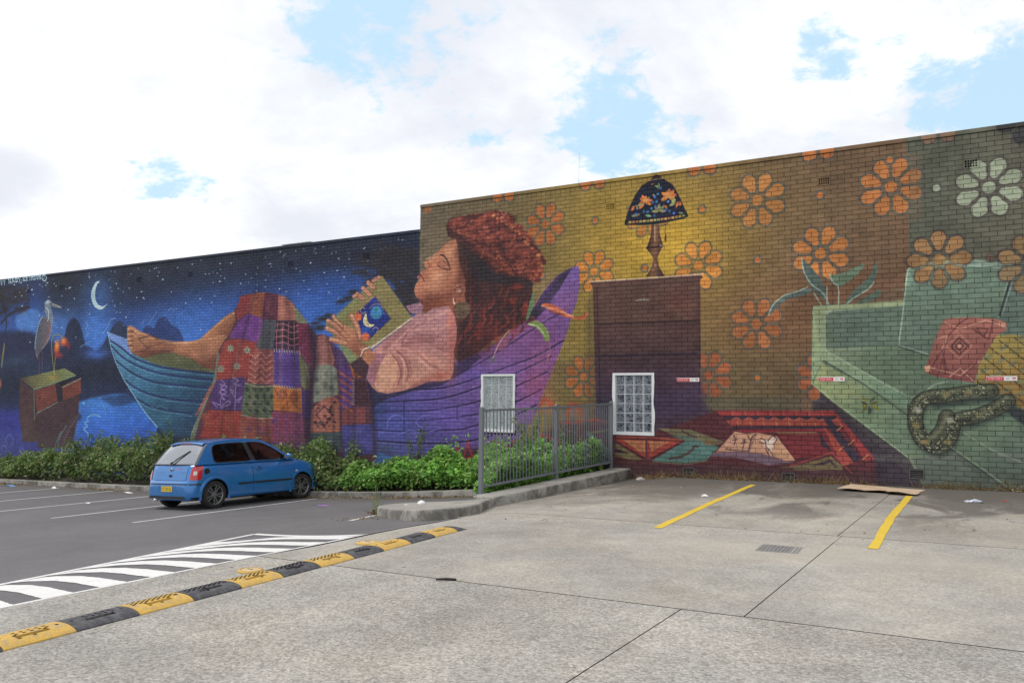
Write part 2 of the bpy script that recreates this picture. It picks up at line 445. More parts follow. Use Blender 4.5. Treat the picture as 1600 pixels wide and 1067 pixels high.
ORC, LEAF, BLU = (206, 112, 62), (132, 146, 98), (66, 118, 190)
def leaf(x, y, ln, an, col, w=.42):
    ca, sa = math.cos(an) * ln, math.sin(an) * ln
    P([(x, y), (x + ca * .5 - sa * w * .5, y + sa * .5 + ca * w * .5), (x + ca, y + sa), (x + ca * .5 + sa * w * .5, y + sa * .5 - ca * w * .5)], col, f=.6, s=1)
for (cx, cy) in ((1008, 312), (1044, 304)):
    for an in (-2.6, -2.0, -1.4, -.8, -.2, .5, 2.6):
        leaf(cx, cy + 3, random.uniform(9, 14), an, [c * random.uniform(.85, 1.12) for c in ORC], .5)
    B(cx + 1, cy + 1, 4, 4, (222, 160, 88), .7)
for x, y, an, ln in ((1023, 290, .4, 8), (1028, 296, -1.4, 10), (1020, 303, 1.0, 7), (1030, 330, -2.4, 10), (1030, 330, -1.6, 12), (1030, 330, -.8, 12), (1030, 330, 0, 11), (1030, 330, 3.1, 12), (1008, 336, .2, 10), (1000, 334, 2.6, 8), (1050, 318, -1.2, 10), (1046, 322, -.6, 12), (994, 320, 1.3, 8), (996, 322, -.3, 10), (986, 338, -.2, 9), (1060, 332, .2, 8)):
    leaf(x, y, ln, an, [c * random.uniform(.8, 1.1) for c in LEAF])
for x, y, an, ln in ((998, 326, -.6, 10), (1036, 320, .7, 10), (1062, 322, -1.3, 10), (1056, 325, -1.2, 11), (986, 330, -1.0, 10), (1022, 287, 2.8, 5)):
    leaf(x, y, ln, an, [c * random.uniform(.8, 1.1) for c in ORC])
for x, y in ((1032, 294), (1023, 308), (1026, 315), (1020, 316), (1024, 322), (1006, 330), (1012, 331), (994, 334), (1040, 328), (1046, 330), (1053, 333), (1022, 337), (1018, 326), (1044, 315), (1028, 303)):
    B(x, y, 2.2, 2.2, [c * random.uniform(.8, 1.2) for c in BLU], .95, 4)
for i in range(16):
    x = 982 + i * 5.6
    y = np.interp(x, [978, 1010, 1040, 1070], [348.6, 346, 342.6, 337.4])
    P([(x, y - 2.4), (x + 4.4, y - 2.9), (x + 4.4, y + .6), (x, y + 1.2)], random.choice([(196, 150, 70), (178, 110, 60), (150, 150, 80)]), f=.6, a=.9)
L([(977, 350), (1010, 350.4), (1040, 346.4), (1074, 338)], 2.6, (52, 66, 48))
L(shade_pts + [shade_pts[0]], 1.1, (28, 28, 36), .9, s=0)
# chest of drawers, its shadow and the floor
P([(916, 470), (936, 446), (936, 560), (940, 690), (916, 690)], (78, 68, 52), f=12, a=.5)
P([(926, 444), (1094, 432), (1095, 560), (1093, 650), (932, 650)], [(0, (84, 60, 54)), (.35, (74, 50, 48)), (.6, (66, 48, 54)), (.85, (58, 46, 64)), (1, (56, 46, 62))], f=1.5, g=[(1010, 440), (1010, 650)])
P([(935, 452), (1086, 442), (1086, 500), (935, 506)], (92, 66, 58), f=3, a=.75); P([(935, 508), (1086, 503), (1086, 548), (935, 552)], (82, 58, 56), f=4, a=.6)
B(1060, 470, 30, 24, (108, 62, 54), .5); B(1060, 600, 40, 24, (88, 56, 72), .4); B(960, 590, 30, 16, (92, 60, 74), .4); B(1010, 520, 60, 10, (100, 76, 70), .4)
L([(930, 506), (1088, 501)], 2, (48, 36, 40), .8); L([(932, 556), (1088, 552)], 2.4, (42, 36, 50), .8); L([(933, 446), (936, 560), (938, 640)], 2, (46, 36, 40), .6)
L([(992, 470), (1003, 468), (1016, 469)], 2.6, (130, 124, 116), .85, taper=2)
P([(921, 440.5), (1096, 428), (1098, 434), (1094, 437.4), (926, 449)], (88, 62, 56)); L([(921, 440), (1010, 434.6), (1097, 428.4)], 1.7, (196, 170, 140), .85)
P([(930, 640), (1095, 600), (1115, 650), (1130, 690), (1020, 675), (930, 690)], (66, 52, 72), f=12, a=.9); B(1050, 640, 50, 20, (64, 50, 76), .7)
P([(1095, 620), (1270, 618), (1280, 642), (1110, 645)], (86, 80, 64), f=10, a=.8)
# rug
P([(640, 715), (930, 690), (950, 676), (1020, 676), (1120, 641), (1302, 641), (1368, 712), (1400, 770), (900, 770), (640, 790)], (88, 44, 48), f=2)
P([(930, 722), (1370, 735), (1400, 775), (900, 775)], (74, 44, 52), f=8, a=.85)
P([(1117, 641), (1301, 641), (1306, 648.5), (1126, 648.5)], (168, 56, 54)); P([(1130, 650), (1306, 650), (1312, 655), (1136, 655)], (46, 46, 60)); P([(1134, 655.5), (1312, 655.5), (1318, 664), (1142, 664.5)], (176, 74, 58)); P([(1142, 666), (1316, 665), (1320, 669), (1146, 670)], (56, 44, 58)); P([(1150, 670), (1316, 669.5), (1322, 674), (1160, 675)], (150, 44, 52))
for i in range(9):
    x = 1140 + i * 20
    P([(x, 656), (x + 10, 650.5), (x + 20, 656)], (186, 84, 66), f=.7); L([(x + 12, 657), (x + 14, 664)], 1.2, (212, 128, 70), .8, s=0); L([(x + 4, 642), (x + 5, 648)], 1.1, (206, 110, 66), .7, s=0)
P([(1210, 674), (1275, 674), (1284, 684), (1230, 680)], (128, 122, 74)); P([(1215, 676), (1320, 676), (1332, 706), (1240, 716)], (134, 46, 52), a=.9)
P([(1301, 641), (1309, 641), (1370, 716), (1352, 720)], (156, 54, 54)); P([(1284, 650), (1296, 652), (1346, 716), (1330, 722)], (52, 48, 64)); P([(1286, 666), (1300, 678), (1334, 722), (1316, 728)], (172, 70, 58)); P([(1278, 672), (1290, 690), (1300, 704), (1284, 696)], (48, 48, 62))
for x, y in ((1312, 668), (1330, 690), (1352, 713), (1314, 700)):
    L([(x - 4, y + 4), (x + 4, y - 3)], 1.6, (222, 138, 72), .9, s=0)
P([(1240, 728), (1298, 712), (1316, 728), (1318, 734), (1240, 734)], (120, 108, 68)); P([(1262, 728), (1298, 717), (1310, 730)], (52, 48, 54)); P([(1276, 729), (1297, 722), (1304, 730)], (116, 104, 64)); L([(1236, 727), (1300, 706), (1330, 738)], 3, (164, 66, 66), .9, s=0)
L([(1220, 730), (1280, 727), (1318, 726)], 2.4, (124, 116, 76), .8)
P([(955, 683), (1067, 688), (1012, 716.5)], (176, 66, 52)); P([(974, 687), (1008, 688), (1008, 706), (1000, 706)], (200, 128, 80)); P([(1013, 688), (1046, 689.6), (1018, 705)], (200, 126, 82)); L([(956, 684), (1066, 688.4)], 2, (66, 38, 46), .8); L([(1009.6, 682), (1010.4, 716)], 2.4, (64, 44, 70), .9); L([(962, 682), (1010, 683), (1066, 687)], 3, (186, 82, 56), .8)
B(999, 697, 3, 4, (176, 84, 56), .8); B(1024, 697, 3, 4, (176, 84, 56), .8)
P([(960, 690), (1004, 717), (990, 718), (960, 712)], (124, 118, 72)); P([(960, 699), (984, 708), (960, 706)], (50, 44, 56))
P([(1026, 668), (1080, 671), (1132, 690), (1122, 694), (1072, 688)], (118, 118, 82)); P([(1018, 719), (1072, 688), (1106, 690), (1124, 698), (1104, 718), (1070, 723)], (80, 134, 122)); P([(1046, 680), (1076, 681), (1100, 690), (1076, 690)], (86, 126, 110), a=.8)
L([(1046, 716), (1066, 712), (1080, 704), (1084, 697), (1090, 697)], 3.6, (82, 66, 58), .95); L([(1066, 673), (1078, 679), (1088, 682)], 3, (82, 66, 58), .9); P([(1097, 690), (1110, 686), (1124, 690), (1108, 696)], (128, 106, 64)); L([(1020, 720), (1070, 724), (1104, 719)], 1.4, (124, 128, 92), .9)
P([(925, 660), (1120, 638), (1310, 638), (1400, 745), (1400, 775), (900, 775)], (64, 40, 48), f=6, a=.26)
# open book on the rug
P([(1118, 706), (1148, 673.6), (1166, 677), (1183, 675.4), (1214, 681), (1243, 719), (1228, 719), (1190, 708), (1152, 705)], [(0, (176, 128, 104)), (1, (196, 146, 112))], g=[(1130, 690), (1230, 700)])
P([(1114, 707), (1152, 705), (1190, 708), (1230, 720), (1244, 722), (1200, 726), (1150, 714), (1110, 712)], (112, 88, 102)); L([(1183, 675.6), (1176, 690), (1170, 706)], 1.3, (112, 76, 84), .8)
INK = (62, 46, 54)
for pts in ([(1147, 680), (1149, 687), (1147, 694)], [(1144, 687), (1152, 686)], [(1163, 687), (1162, 695), (1160, 700)], [(1158, 692), (1166, 690)], [(1169, 704), (1173, 690), (1176, 681)], [(1173, 688), (1168, 680)], [(1174, 684), (1180, 678)], [(1134, 701), (1150, 703), (1168, 704)]):
    L(pts, 1.3, INK, .8)
B(1147, 681, 1.8, 1.8, INK, .8); B(1163, 687, 1.8, 1.8, INK, .8)
for x, y in ((1136, 699), (1142, 701), (1152, 702), (1160, 703)):
    B(x, y, 2, 1.5, (110, 90, 60), .7)
P([(1188, 684), (1200, 687), (1206, 682), (1213, 686), (1210, 694), (1206, 701), (1208, 712), (1202, 703), (1196, 697)], (216, 190, 176), s=1, a=.9)
for pts in ([(1188, 684), (1196, 688), (1197, 697), (1204, 704), (1208, 712)], [(1200, 688), (1207, 681), (1214, 685), (1208, 694)], [(1186, 690), (1196, 692)], [(1196, 700), (1202, 712)]):
    L(pts, 1.1, (74, 54, 58), .85)
P([(1268, 602), (1300, 625), (1424, 716), (1456, 768), (1372, 768), (1366, 714), (1302, 640), (1268, 640)], [(0, (58, 52, 60)), (1, (52, 46, 58))], f=3, a=.95, g=[(1300, 640), (1420, 750)])
B(1262, 628, 8, 12, (122, 84, 66), .8); m.flower(1283, 590, .44, (160, 88, 54), HAL, keep=(2, 3, 4, 5))
# ---- sofa
S1, S2, S3, SD, SH = (104, 124, 98), (90, 110, 92), (122, 146, 112), (58, 70, 62), (160, 182, 152)
P([(1269, 478), (1412, 469), (1440, 500), (1880, 480), (1900, 790), (1448, 768), (1420, 716), (1300, 626), (1268, 600)], S1, f=1.3)
P([(1288, 492), (1300, 486), (1412, 479), (1406, 540), (1290, 544)], [(0, (98, 118, 98)), (.3, (84, 104, 92)), (1, (88, 110, 92))], g=[(1292, 520), (1406, 510)], f=2)
P([(1270, 478), (1414, 469), (1413, 477), (1302, 484.5), (1292, 490), (1289.4, 505), (1290, 545), (1284, 566), (1268, 596)], [(0, (150, 164, 118)), (1, (134, 156, 120))], g=[(1280, 480), (1280, 590)], f=1.3)
L([(1290, 546), (1289.6, 500), (1294, 490), (1304, 485), (1414, 477.6)], 1.3, (150, 172, 152), .8)
P([(1286, 564), (1290, 545), (1400, 540), (1560, 575), (1560, 610), (1430, 624), (1416, 622)], [(0, (140, 158, 122)), (.35, (100, 126, 98)), (1, (86, 112, 92))], g=[(1290, 550), (1520, 600)], f=2)
P([(1284, 562), (1290, 546), (1300, 556), (1428, 619), (1418, 640)], [(0, (150, 172, 130)), (1, (108, 142, 116))], g=[(1288, 556), (1420, 630)])
L([(1290, 547), (1330, 570), (1422, 621), (1440, 615), (1460, 600), (1480, 596)], 1.7, (172, 194, 164), .85, s=0); L([(1287, 563), (1350, 600), (1418, 648)], 2.2, (62, 78, 68), .85, s=0); L([(1290, 566), (1290, 610)], 1.2, (60, 66, 56), .8)
P([(1270, 600), (1284, 566), (1350, 602), (1420, 652), (1426, 705), (1420, 716), (1300, 627)], [(0, (146, 158, 108)), (.5, (112, 136, 102)), (1, (96, 120, 98))], g=[(1280, 590), (1420, 690)], f=1.5)
B(1322, 612, 20, 12, (158, 160, 96), .5); L([(1268, 598), (1300, 624), (1422, 716)], 1.6, (150, 168, 130), .8, s=0); L([(1418, 642), (1421, 620)], 2, (52, 62, 60), .8)
P([(1420, 622), (1560, 580), (1620, 640), (1900, 620), (1900, 790), (1560, 768), (1490, 706), (1426, 716)], [(0, (98, 122, 96)), (.6, (92, 114, 92)), (1, (70, 82, 74))], g=[(1430, 640), (1590, 760)], f=2)
P([(1426, 716), (1490, 704), (1572, 760), (1580, 775), (1450, 775)], (80, 92, 84), f=2); L([(1484, 700), (1530, 732), (1570, 762)], 2.2, (52, 60, 58), .9, s=0); L([(1490, 700), (1535, 731), (1574, 760)], 1.7, (140, 156, 132), .8, s=0)
L([(1500, 672), (1550, 702), (1598, 722)], 2, (132, 150, 128), .7); L([(1506, 640), (1560, 648), (1600, 652)], 2, (60, 72, 66), .5)
for i in range(24):
    x, y = random.uniform(1430, 1600), random.uniform(560, 720)
    L([(x, y), (x + random.uniform(8, 22), y - random.uniform(2, 14))], .9, (150, 168, 146), random.uniform(.15, .35))
for i in range(8):
    B(random.uniform(1380, 1600), 712 + random.uniform(-3, 8), 22, 5, (112, 116, 108), .35)
# back cushions
P([(1402, 540), (1411, 480), (1416, 430), (1421, 418), (1432, 413), (1500, 404.5), (1560, 412), (1580, 418), (1578, 432), (1562, 492), (1556, 520), (1552, 575), (1450, 556), (1404, 541)], [(0, (112, 140, 118)), (.4, (98, 122, 104)), (1, (82, 102, 88))], g=[(1420, 420), (1500, 560)], f=1.5)
P([(1421, 418), (1432, 411), (1500, 402.6), (1580, 411), (1584, 420), (1500, 415), (1440, 418)], (132, 154, 136), f=2, a=.85)
L([(1404, 541), (1412, 478), (1417, 430), (1421, 419), (1431, 417)], 1.5, (166, 190, 172), .9); L([(1404, 541), (1428, 549), (1452, 557)], 2, (52, 62, 56), .8); L([(1404, 539), (1428, 546), (1450, 553)], 1.2, (150, 172, 152), .8); L([(1500, 414), (1560, 418), (1577, 424), (1576, 436), (1560, 496)], 1.5, (150, 174, 160), .85)
P([(1584, 418), (1640, 410), (1780, 404), (1800, 420), (1790, 560), (1580, 560), (1560, 500), (1580, 436)], (84, 104, 96), f=2); L([(1583, 424), (1578, 440), (1562, 492)], 4, (40, 48, 50), .9); L([(1586, 424), (1581, 442), (1566, 490)], 1.2, (140, 164, 156), .8); L([(1590, 421), (1602, 420)], 1.5, (140, 160, 150), .8)
for x, y, l in ((1440, 440, 90), (1450, 470, 80), (1430, 500, 90), (1445, 525, 60)):
    B(x + l / 2, y, l / 2, 5, (112, 134, 114), .35)
TAN, TH = (150, 110, 68), (66, 56, 56)
m.flower(1467, 405, .5, TAN, TH, rot=0); m.flower(1612, 412, .5, (140, 110, 72), TH, keep=(2, 3, 4, 5)); m.dot(1548, 402, .05, (110, 84, 66), (74, 72, 68))
P([(1440, 404), (1500, 400), (1504, 416), (1440, 420)], (176, 150, 92), f=5, a=.25)
P([(1290, 546), (1404, 541), (1450, 556), (1550, 575), (1430, 622), (1420, 620)], (88, 100, 84), f=6, a=.25)
P([(1269, 478), (1600, 404), (1640, 780), (1448, 768), (1300, 626)], (84, 92, 80), f=4, a=.22)
for i in range(34):
    x, y = random.uniform(1300, 1600), random.uniform(420, 560)
    L([(x, y), (x + random.uniform(6, 20), y - random.uniform(-4, 8))], .9, (146, 166, 148), random.uniform(.1, .28))
# pot plant
for pts, c in (([(1253, 404), (1262, 412), (1278, 430), (1288, 448), (1292, 474), (1297, 479), (1288, 468), (1270, 452), (1258, 432)], (78, 92, 86)), ([(1201, 492), (1206, 478), (1222, 464), (1240, 456), (1262, 450), (1270, 456), (1250, 463), (1230, 468), (1214, 480)], (84, 96, 90)),
               ([(1297, 430), (1312, 428), (1330, 420), (1350, 412), (1344, 424), (1326, 440), (1310, 448), (1304, 444)], (92, 112, 90)), ([(1320, 478), (1330, 458), (1350, 440), (1362, 426), (1368, 410), (1372, 418), (1366, 438), (1350, 456), (1330, 470)], (80, 98, 86)), ([(1340, 474), (1356, 462), (1372, 452), (1376, 460), (1362, 470)], (78, 94, 80))):
    P(pts, c, s=1)
for pts in ([(1253, 404), (1256, 424), (1268, 444), (1286, 458), (1296, 478)], [(1201, 492), (1208, 476), (1226, 461), (1244, 456), (1262, 448)], [(1296, 428), (1302, 442), (1310, 448), (1310, 478)], [(1320, 477), (1336, 464), (1356, 452), (1366, 440)], [(1272, 458), (1284, 478)], [(1292, 448), (1292, 476)]):
    L(pts, 1.7, (146, 164, 150), .85)
# pillows
P([(1452, 557), (1462, 526), (1474, 500), (1480, 497), (1520, 495), (1552, 497), (1573, 503), (1572, 516), (1556, 525), (1542, 548), (1530, 566), (1522, 598), (1500, 594), (1462, 588), (1444, 580)], [(0, (154, 96, 84)), (1, (118, 68, 66))], g=[(1480, 500), (1500, 595)], f=1.2)
PD, PL2 = (88, 48, 52), (188, 136, 116)
for sc_, c, ww in ((20, PL2, 1), (13, PD, 1.6), (9, PL2, 1), (6.5, PD, 3)):
    L([(1499 - sc_, 541), (1499, 540 - sc_ * .95), (1499 + sc_, 540), (1499, 541 + sc_ * .95), (1499 - sc_, 541)], ww, c, .85, s=0)
B(1499, 540, 3, 3, (206, 158, 126), .9)
for pts, c in (([(1474, 502), (1500, 514), (1540, 500)], PL2), ([(1480, 526), (1500, 504), (1512, 497)], PD), ([(1520, 514), (1545, 530), (1552, 500)], PD), ([(1526, 512), (1536, 526), (1544, 514), (1526, 512)], PD), ([(1462, 530), (1480, 524), (1470, 550)], PL2), ([(1452, 580), (1472, 546), (1482, 584)], PD), ([(1466, 584), (1473, 560), (1478, 584)], PD), ([(1446, 572), (1500, 586), (1530, 564)], PL2), ([(1484, 588), (1500, 575), (1520, 594)], PL2), ([(1500, 592), (1526, 566)], PD), ([(1540, 500), (1560, 506), (1572, 512)], PL2)):
    L(pts, 1.4, c, .8, s=0)
P([(1444, 573), (1453, 570), (1454, 580), (1446, 580)], (206, 150, 118), a=.9); P([(1560, 501), (1571, 503), (1571, 511), (1562, 510)], (200, 140, 112), a=.8)
P([(1557, 524), (1580, 522), (1640, 528), (1670, 560), (1650, 640), (1620, 648), (1600, 640), (1572, 622), (1540, 604), (1524, 602), (1530, 568), (1544, 546)], [(0, (146, 128, 66)), (1, (128, 98, 54))], g=[(1560, 530), (1590, 630)], f=1.2)
YP = [(1557, 524), (1580, 522), (1640, 528), (1650, 640), (1600, 640), (1572, 622), (1540, 604), (1524, 602), (1530, 568), (1544, 546)]
def in_poly(x, y, poly):
    c = False
    for (ax, ay), (bx, by) in zip(poly, poly[1:] + poly[:1]):
        if (ay > y) != (by > y) and x < (bx - ax) * (y - ay) / (by - ay) + ax:
            c = not c
    return c
for fam, (dx, dy, ln, c, ww) in enumerate(((20, -12, 13, (96, 104, 80), 5), (14, 11, 9, (58, 52, 48), 1.9))):
    for a_ in range(-8, 12):
        for b_ in range(-8, 14):
            x = 1540 + (a_ * 15 if fam else a_ * 7) + b_ * dx * .62
            y = 560 + (a_ * -11 if fam else a_ * 13) + b_ * dy * .62
            n_ = math.hypot(dx, dy); p1 = (x + dx / n_ * ln * .8, y + dy / n_ * ln * .8)
            if in_poly(x, y, YP) and in_poly(*p1, YP) and (fam or b_ % 2 == a_ % 2):
                L([(x, y), p1], ww, c, .75, s=0)
for i in range(16):
    B(random.uniform(1545, 1620), random.uniform(540, 625), 3, 2, (170, 120, 60), .6)
# snake
P([(1440, 612), (1500, 610), (1546, 606), (1560, 628), (1500, 634), (1460, 640)], (48, 56, 56), f=8, a=.6); P([(1520, 640), (1560, 624), (1600, 640), (1620, 660), (1600, 664), (1570, 642)], (44, 46, 54), f=5, a=.8)
body = [[(1548, 610), (1520, 612), (1480, 617), (1448, 621), (1434, 634), (1430, 656), (1436, 678), (1448, 692), (1466, 698), (1482, 686), (1488, 668), (1492, 656), (1524, 650), (1552, 640), (1574, 626)], [(1480, 650), (1474, 668), (1462, 684), (1452, 690)]]
for b_ in body:
    L([(x + 1, y + 5) for x, y in b_], 24, (40, 48, 46), .45, 6); L(b_, 23, (38, 42, 42), .9, 1.5); L(b_, 20, (70, 74, 60), .95, 2); L([(x - 1, y - 5) for x, y in b_], 6, (118, 122, 92), .5, 4)
bp = Mural.spline(np.array(body[0], float), False, 14)
for i in range(560):
    q = bp[random.randrange(len(bp))] + np.array([random.uniform(-8.6, 8.6), random.uniform(-8.6, 8.6)])
    B(q[0], q[1], random.uniform(.8, 1.5), random.uniform(.7, 1.3), random.choice([(176, 176, 138), (36, 38, 40), (36, 38, 40), (132, 136, 100), (30, 32, 36)]), .85, 4)
for x, y, c in ((1478, 616, (134, 124, 86)), (1512, 613, (120, 112, 80)), (1434, 640, (166, 168, 150)), (1432, 664, (130, 112, 72)), (1444, 690, (140, 116, 74)), (1480, 690, (126, 116, 76)), (1530, 648, (110, 110, 80)), (1484, 656, (150, 152, 130))):
    B(x, y, 7, 4.5, c, .85, 4)
for x0, y0, an in ((1356, 632, 2.2), (1356, 632, 2.9), (1356, 632, 3.6), (1360, 630, -.2), (1360, 630, .6), (1358, 634, 1.6), (1356, 628, -2.4), (1360, 628, -.9)):
    leaf(x0, y0, random.uniform(12, 18), an, random.choice([(120, 118, 56), (86, 92, 50), (64, 72, 52)]), .3)
B(1361, 640, 4, 5, (56, 70, 74), .7)

# ---- purple boat
P([(893, 417.5), (904, 415.5), (905.5, 430), (905, 450), (902, 470), (894, 490), (886, 520), (872, 556), (858, 590), (846, 620), (836, 650), (806, 690), (740, 722), (640, 722), (585, 704), (574, 670), (572, 600), (556, 574), (600, 556), (690, 560), (708, 566), (715, 560), (760, 546), (800, 518), (830, 486), (852, 452), (872, 430)],
  [(0, (72, 74, 142)), (.3, (88, 72, 140)), (.6, (112, 76, 132)), (.8, (120, 72, 124)), (1, (104, 76, 140))], g=[(600, 680), (890, 440)], f=1.3)
P([(893, 418), (880, 440), (866, 462), (850, 486), (826, 510), (830, 486), (852, 452), (872, 430)], (66, 48, 92), f=2); P([(893, 420), (874, 452), (850, 484), (826, 508), (820, 500), (846, 470), (868, 440)], (48, 44, 54), f=4, a=.8)
P([(893, 420), (904, 416), (905, 440), (902, 468), (892, 484), (872, 484), (850, 490), (866, 466), (880, 444)], [(0, (104, 80, 148)), (1, (122, 78, 128))], g=[(890, 420), (880, 480)], f=1.6)
for pts in ([(740, 706), (780, 694), (812, 668)], [(700, 594), (740, 572), (780, 548), (830, 516), (862, 496), (880, 490)]):
    L(pts, 2, (48, 38, 70), .8)
for pts in ([(590, 612), (631, 609), (695, 605), (751, 588), (800, 570), (837, 556), (880, 532)], [(584, 627.5), (644, 625.6), (695, 621), (747, 605), (800, 585), (862, 556)], [(580, 643), (631, 642), (672, 640.6), (714, 634), (747, 626.6), (800, 606), (856, 580)], [(578, 656.8), (630, 656.6), (682, 654.7), (747, 646), (800, 630), (846, 608)], [(578, 670.6), (631, 673), (714, 670.6), (747, 663), (800, 650), (838, 632)], [(590, 688), (650, 692), (720, 690), (770, 680)]):
    L(pts, 2.4, (38, 32, 60), .95)
    L([(x, y + 2.4) for x, y in pts], 1.3, (128, 104, 178), .35)
for pts in ([(631, 626), (631, 673)], [(714, 634), (714, 654)], [(693, 578), (692, 596)]):
    L(pts, 2, (38, 32, 60), .9)
B(836, 600, 22, 26, (150, 70, 98), .55); B(848, 560, 16, 20, (150, 88, 130), .5); B(700, 650, 50, 22, (98, 80, 168), .45); B(620, 660, 40, 22, (66, 80, 158), .5); B(862, 470, 18, 30, (120, 88, 160), .35)
B(790, 580, 30, 18, (122, 86, 160), .45); B(740, 585, 20, 12, (96, 80, 170), .5); B(590, 640, 14, 22, (48, 62, 100), .6); B(600, 700, 20, 12, (54, 72, 82), .5)
for pts in ([(605, 668), (607, 656), (618, 648), (630, 652)], [(660, 668), (650, 660), (658, 650), (672, 648)], [(620, 680), (640, 672), (660, 676), (690, 668)]):
    L(pts, 1.2, (118, 124, 220), .55)
# lower band under the boat: reds seen through the weeds
P([(640, 716), (740, 700), (820, 690), (880, 660), (960, 660), (960, 770), (640, 790)], (74, 44, 54), f=14, a=.85)
for pts in ([(705, 722), (716, 696), (722, 720), (732, 690), (738, 720)], [(700, 725), (740, 712), (750, 730)], [(770, 690), (800, 700), (826, 722)], [(842, 640), (850, 622), (866, 634), (870, 650)], [(884, 650), (892, 630), (906, 634), (912, 650)], [(800, 690), (850, 680), (880, 690)], [(880, 660), (930, 655), (955, 660)]):
    L(pts, 4.2, (168, 54, 50), .75, 2, s=0)
B(858, 632, 9, 12, (196, 86, 64), .5); B(898, 640, 10, 10, (190, 70, 58), .5); L([(918, 676), (936, 690), (952, 706)], 6, (70, 122, 122), .85); L([(920, 676), (956, 670)], 3, (104, 106, 70), .8)

P([(556, 572), (600, 556), (712, 566), (712, 588), (690, 602), (640, 612), (596, 626), (580, 640), (570, 612)], (50, 44, 68), f=3, a=.9)
P([(700, 594), (715, 566), (746, 552), (752, 558), (730, 578)], (58, 46, 78), f=3, a=.9)
# ---- blue boat
P([(168, 518.5), (200, 530), (240, 552), (300, 578), (340, 580), (345, 700), (250, 700), (246, 667), (228, 645), (206, 612), (190, 585), (178, 555)], [(0, (78, 132, 168)), (.35, (58, 108, 142)), (.7, (46, 82, 110)), (1, (44, 62, 88))], g=[(190, 550), (300, 690)], f=1.2)
P([(168, 518.5), (199, 529.5), (203, 545), (210, 560), (184, 540), (172, 532)], (104, 136, 196))
P([(206, 552), (230, 556), (262, 549), (300, 556), (326, 575), (340, 578), (340, 584), (290, 578), (240, 568)], (94, 96, 66), f=3); B(300, 570, 30, 6, (70, 80, 60), .6)
for pts in ([(171, 531), (188, 542), (210, 559), (240, 570), (275, 577), (340, 584)], [(174, 540), (192, 558), (222, 574), (262, 585), (340, 594)], [(180, 562), (206, 582), (240, 596), (290, 602), (336, 606)], [(196, 594), (220, 610), (262, 622), (320, 628)], [(214, 622), (240, 636), (300, 646)]):
    L(pts, 3.4, (40, 50, 92), .85, 1.6); L([(x, y + 3.4) for x, y in pts], 2.2, (96, 154, 186), .4, 1.6)
L([(168, 518.5), (176, 552), (190, 586), (207, 614), (226, 643), (246, 667)], 1.3, (130, 180, 206), .9); P([(246, 667), (262, 680), (330, 686), (340, 730), (232, 730), (240, 690)], (42, 52, 74), f=4)
B(262, 652, 14, 7, (66, 116, 136), .5); L([(236, 634), (244, 638), (250, 633), (262, 640)], 1, (120, 168, 190), .5)

# ---- legs and foot
P([(284, 537), (312, 530), (330, 513), (352, 494), (368, 484), (384, 492), (386, 512), (370, 530), (340, 540)], [(0, (186, 124, 82)), (.6, (150, 96, 70)), (1, (120, 74, 60))], g=[(330, 505), (350, 535)], s=0)
P([(262, 533.6), (300, 534), (330, 528), (360, 524), (372, 540), (352, 572), (336, 578), (318, 574), (300, 560), (266, 549)], [(0, (178, 118, 84)), (.5, (160, 104, 76)), (1, (112, 68, 56))], g=[(310, 533), (318, 574)], s=0)
P([(199, 512), (204, 508.6), (211, 512), (220, 518), (238, 524), (252, 530), (268, 534), (276, 541), (268, 549), (250, 552), (236, 556), (222, 558), (207, 551), (203, 545), (200, 534), (199, 522)], [(0, (186, 128, 92)), (.6, (150, 94, 70)), (1, (104, 62, 54))], g=[(225, 516), (230, 558)], s=1)
for x, y in ((203, 514), (201.5, 522), (201.5, 529), (202.5, 536), (204.5, 543)):
    B(x, y, 3.6, 3.2, (196, 142, 106), .85, 4)
for y in (518, 525.5, 532.5, 540):
    L([(200, y), (208, y - .5)], 1.3, (92, 56, 50), .85)
L([(210, 517), (228, 523), (240, 532)], 2, (200, 148, 108), .6); L([(212, 548), (232, 549), (258, 546)], 3, (104, 62, 54), .6)
L([(216, 529), (236, 523.4), (257, 534), (230, 543.4), (216, 529)], 1.2, (44, 36, 48), .85, s=0); L([(262.6, 541), (262.6, 549)], 1.1, (44, 36, 48), .8); L([(203, 514), (213, 522), (205, 517)], .9, (54, 40, 46), .7); L([(210, 551), (230, 546)], .9, (54, 40, 46), .6)
L([(240, 540), (268, 542), (300, 546), (336, 546)], 12, (162, 106, 78), .75, 8); L([(236, 551), (262, 549), (290, 554), (318, 570)], 5, (108, 66, 54), .5, 5); L([(248, 531), (270, 535), (300, 535.5)], 4, (196, 140, 104), .6, 3); B(226, 534, 12, 7, (180, 126, 94), .4); L([(270, 536), (310, 532), (350, 524)], 2, (204, 146, 106), .6); L([(318, 527), (345, 503), (368, 488)], 2, (206, 150, 108), .6); L([(365, 488), (373, 500), (366, 516)], 3, (196, 140, 108), .6)

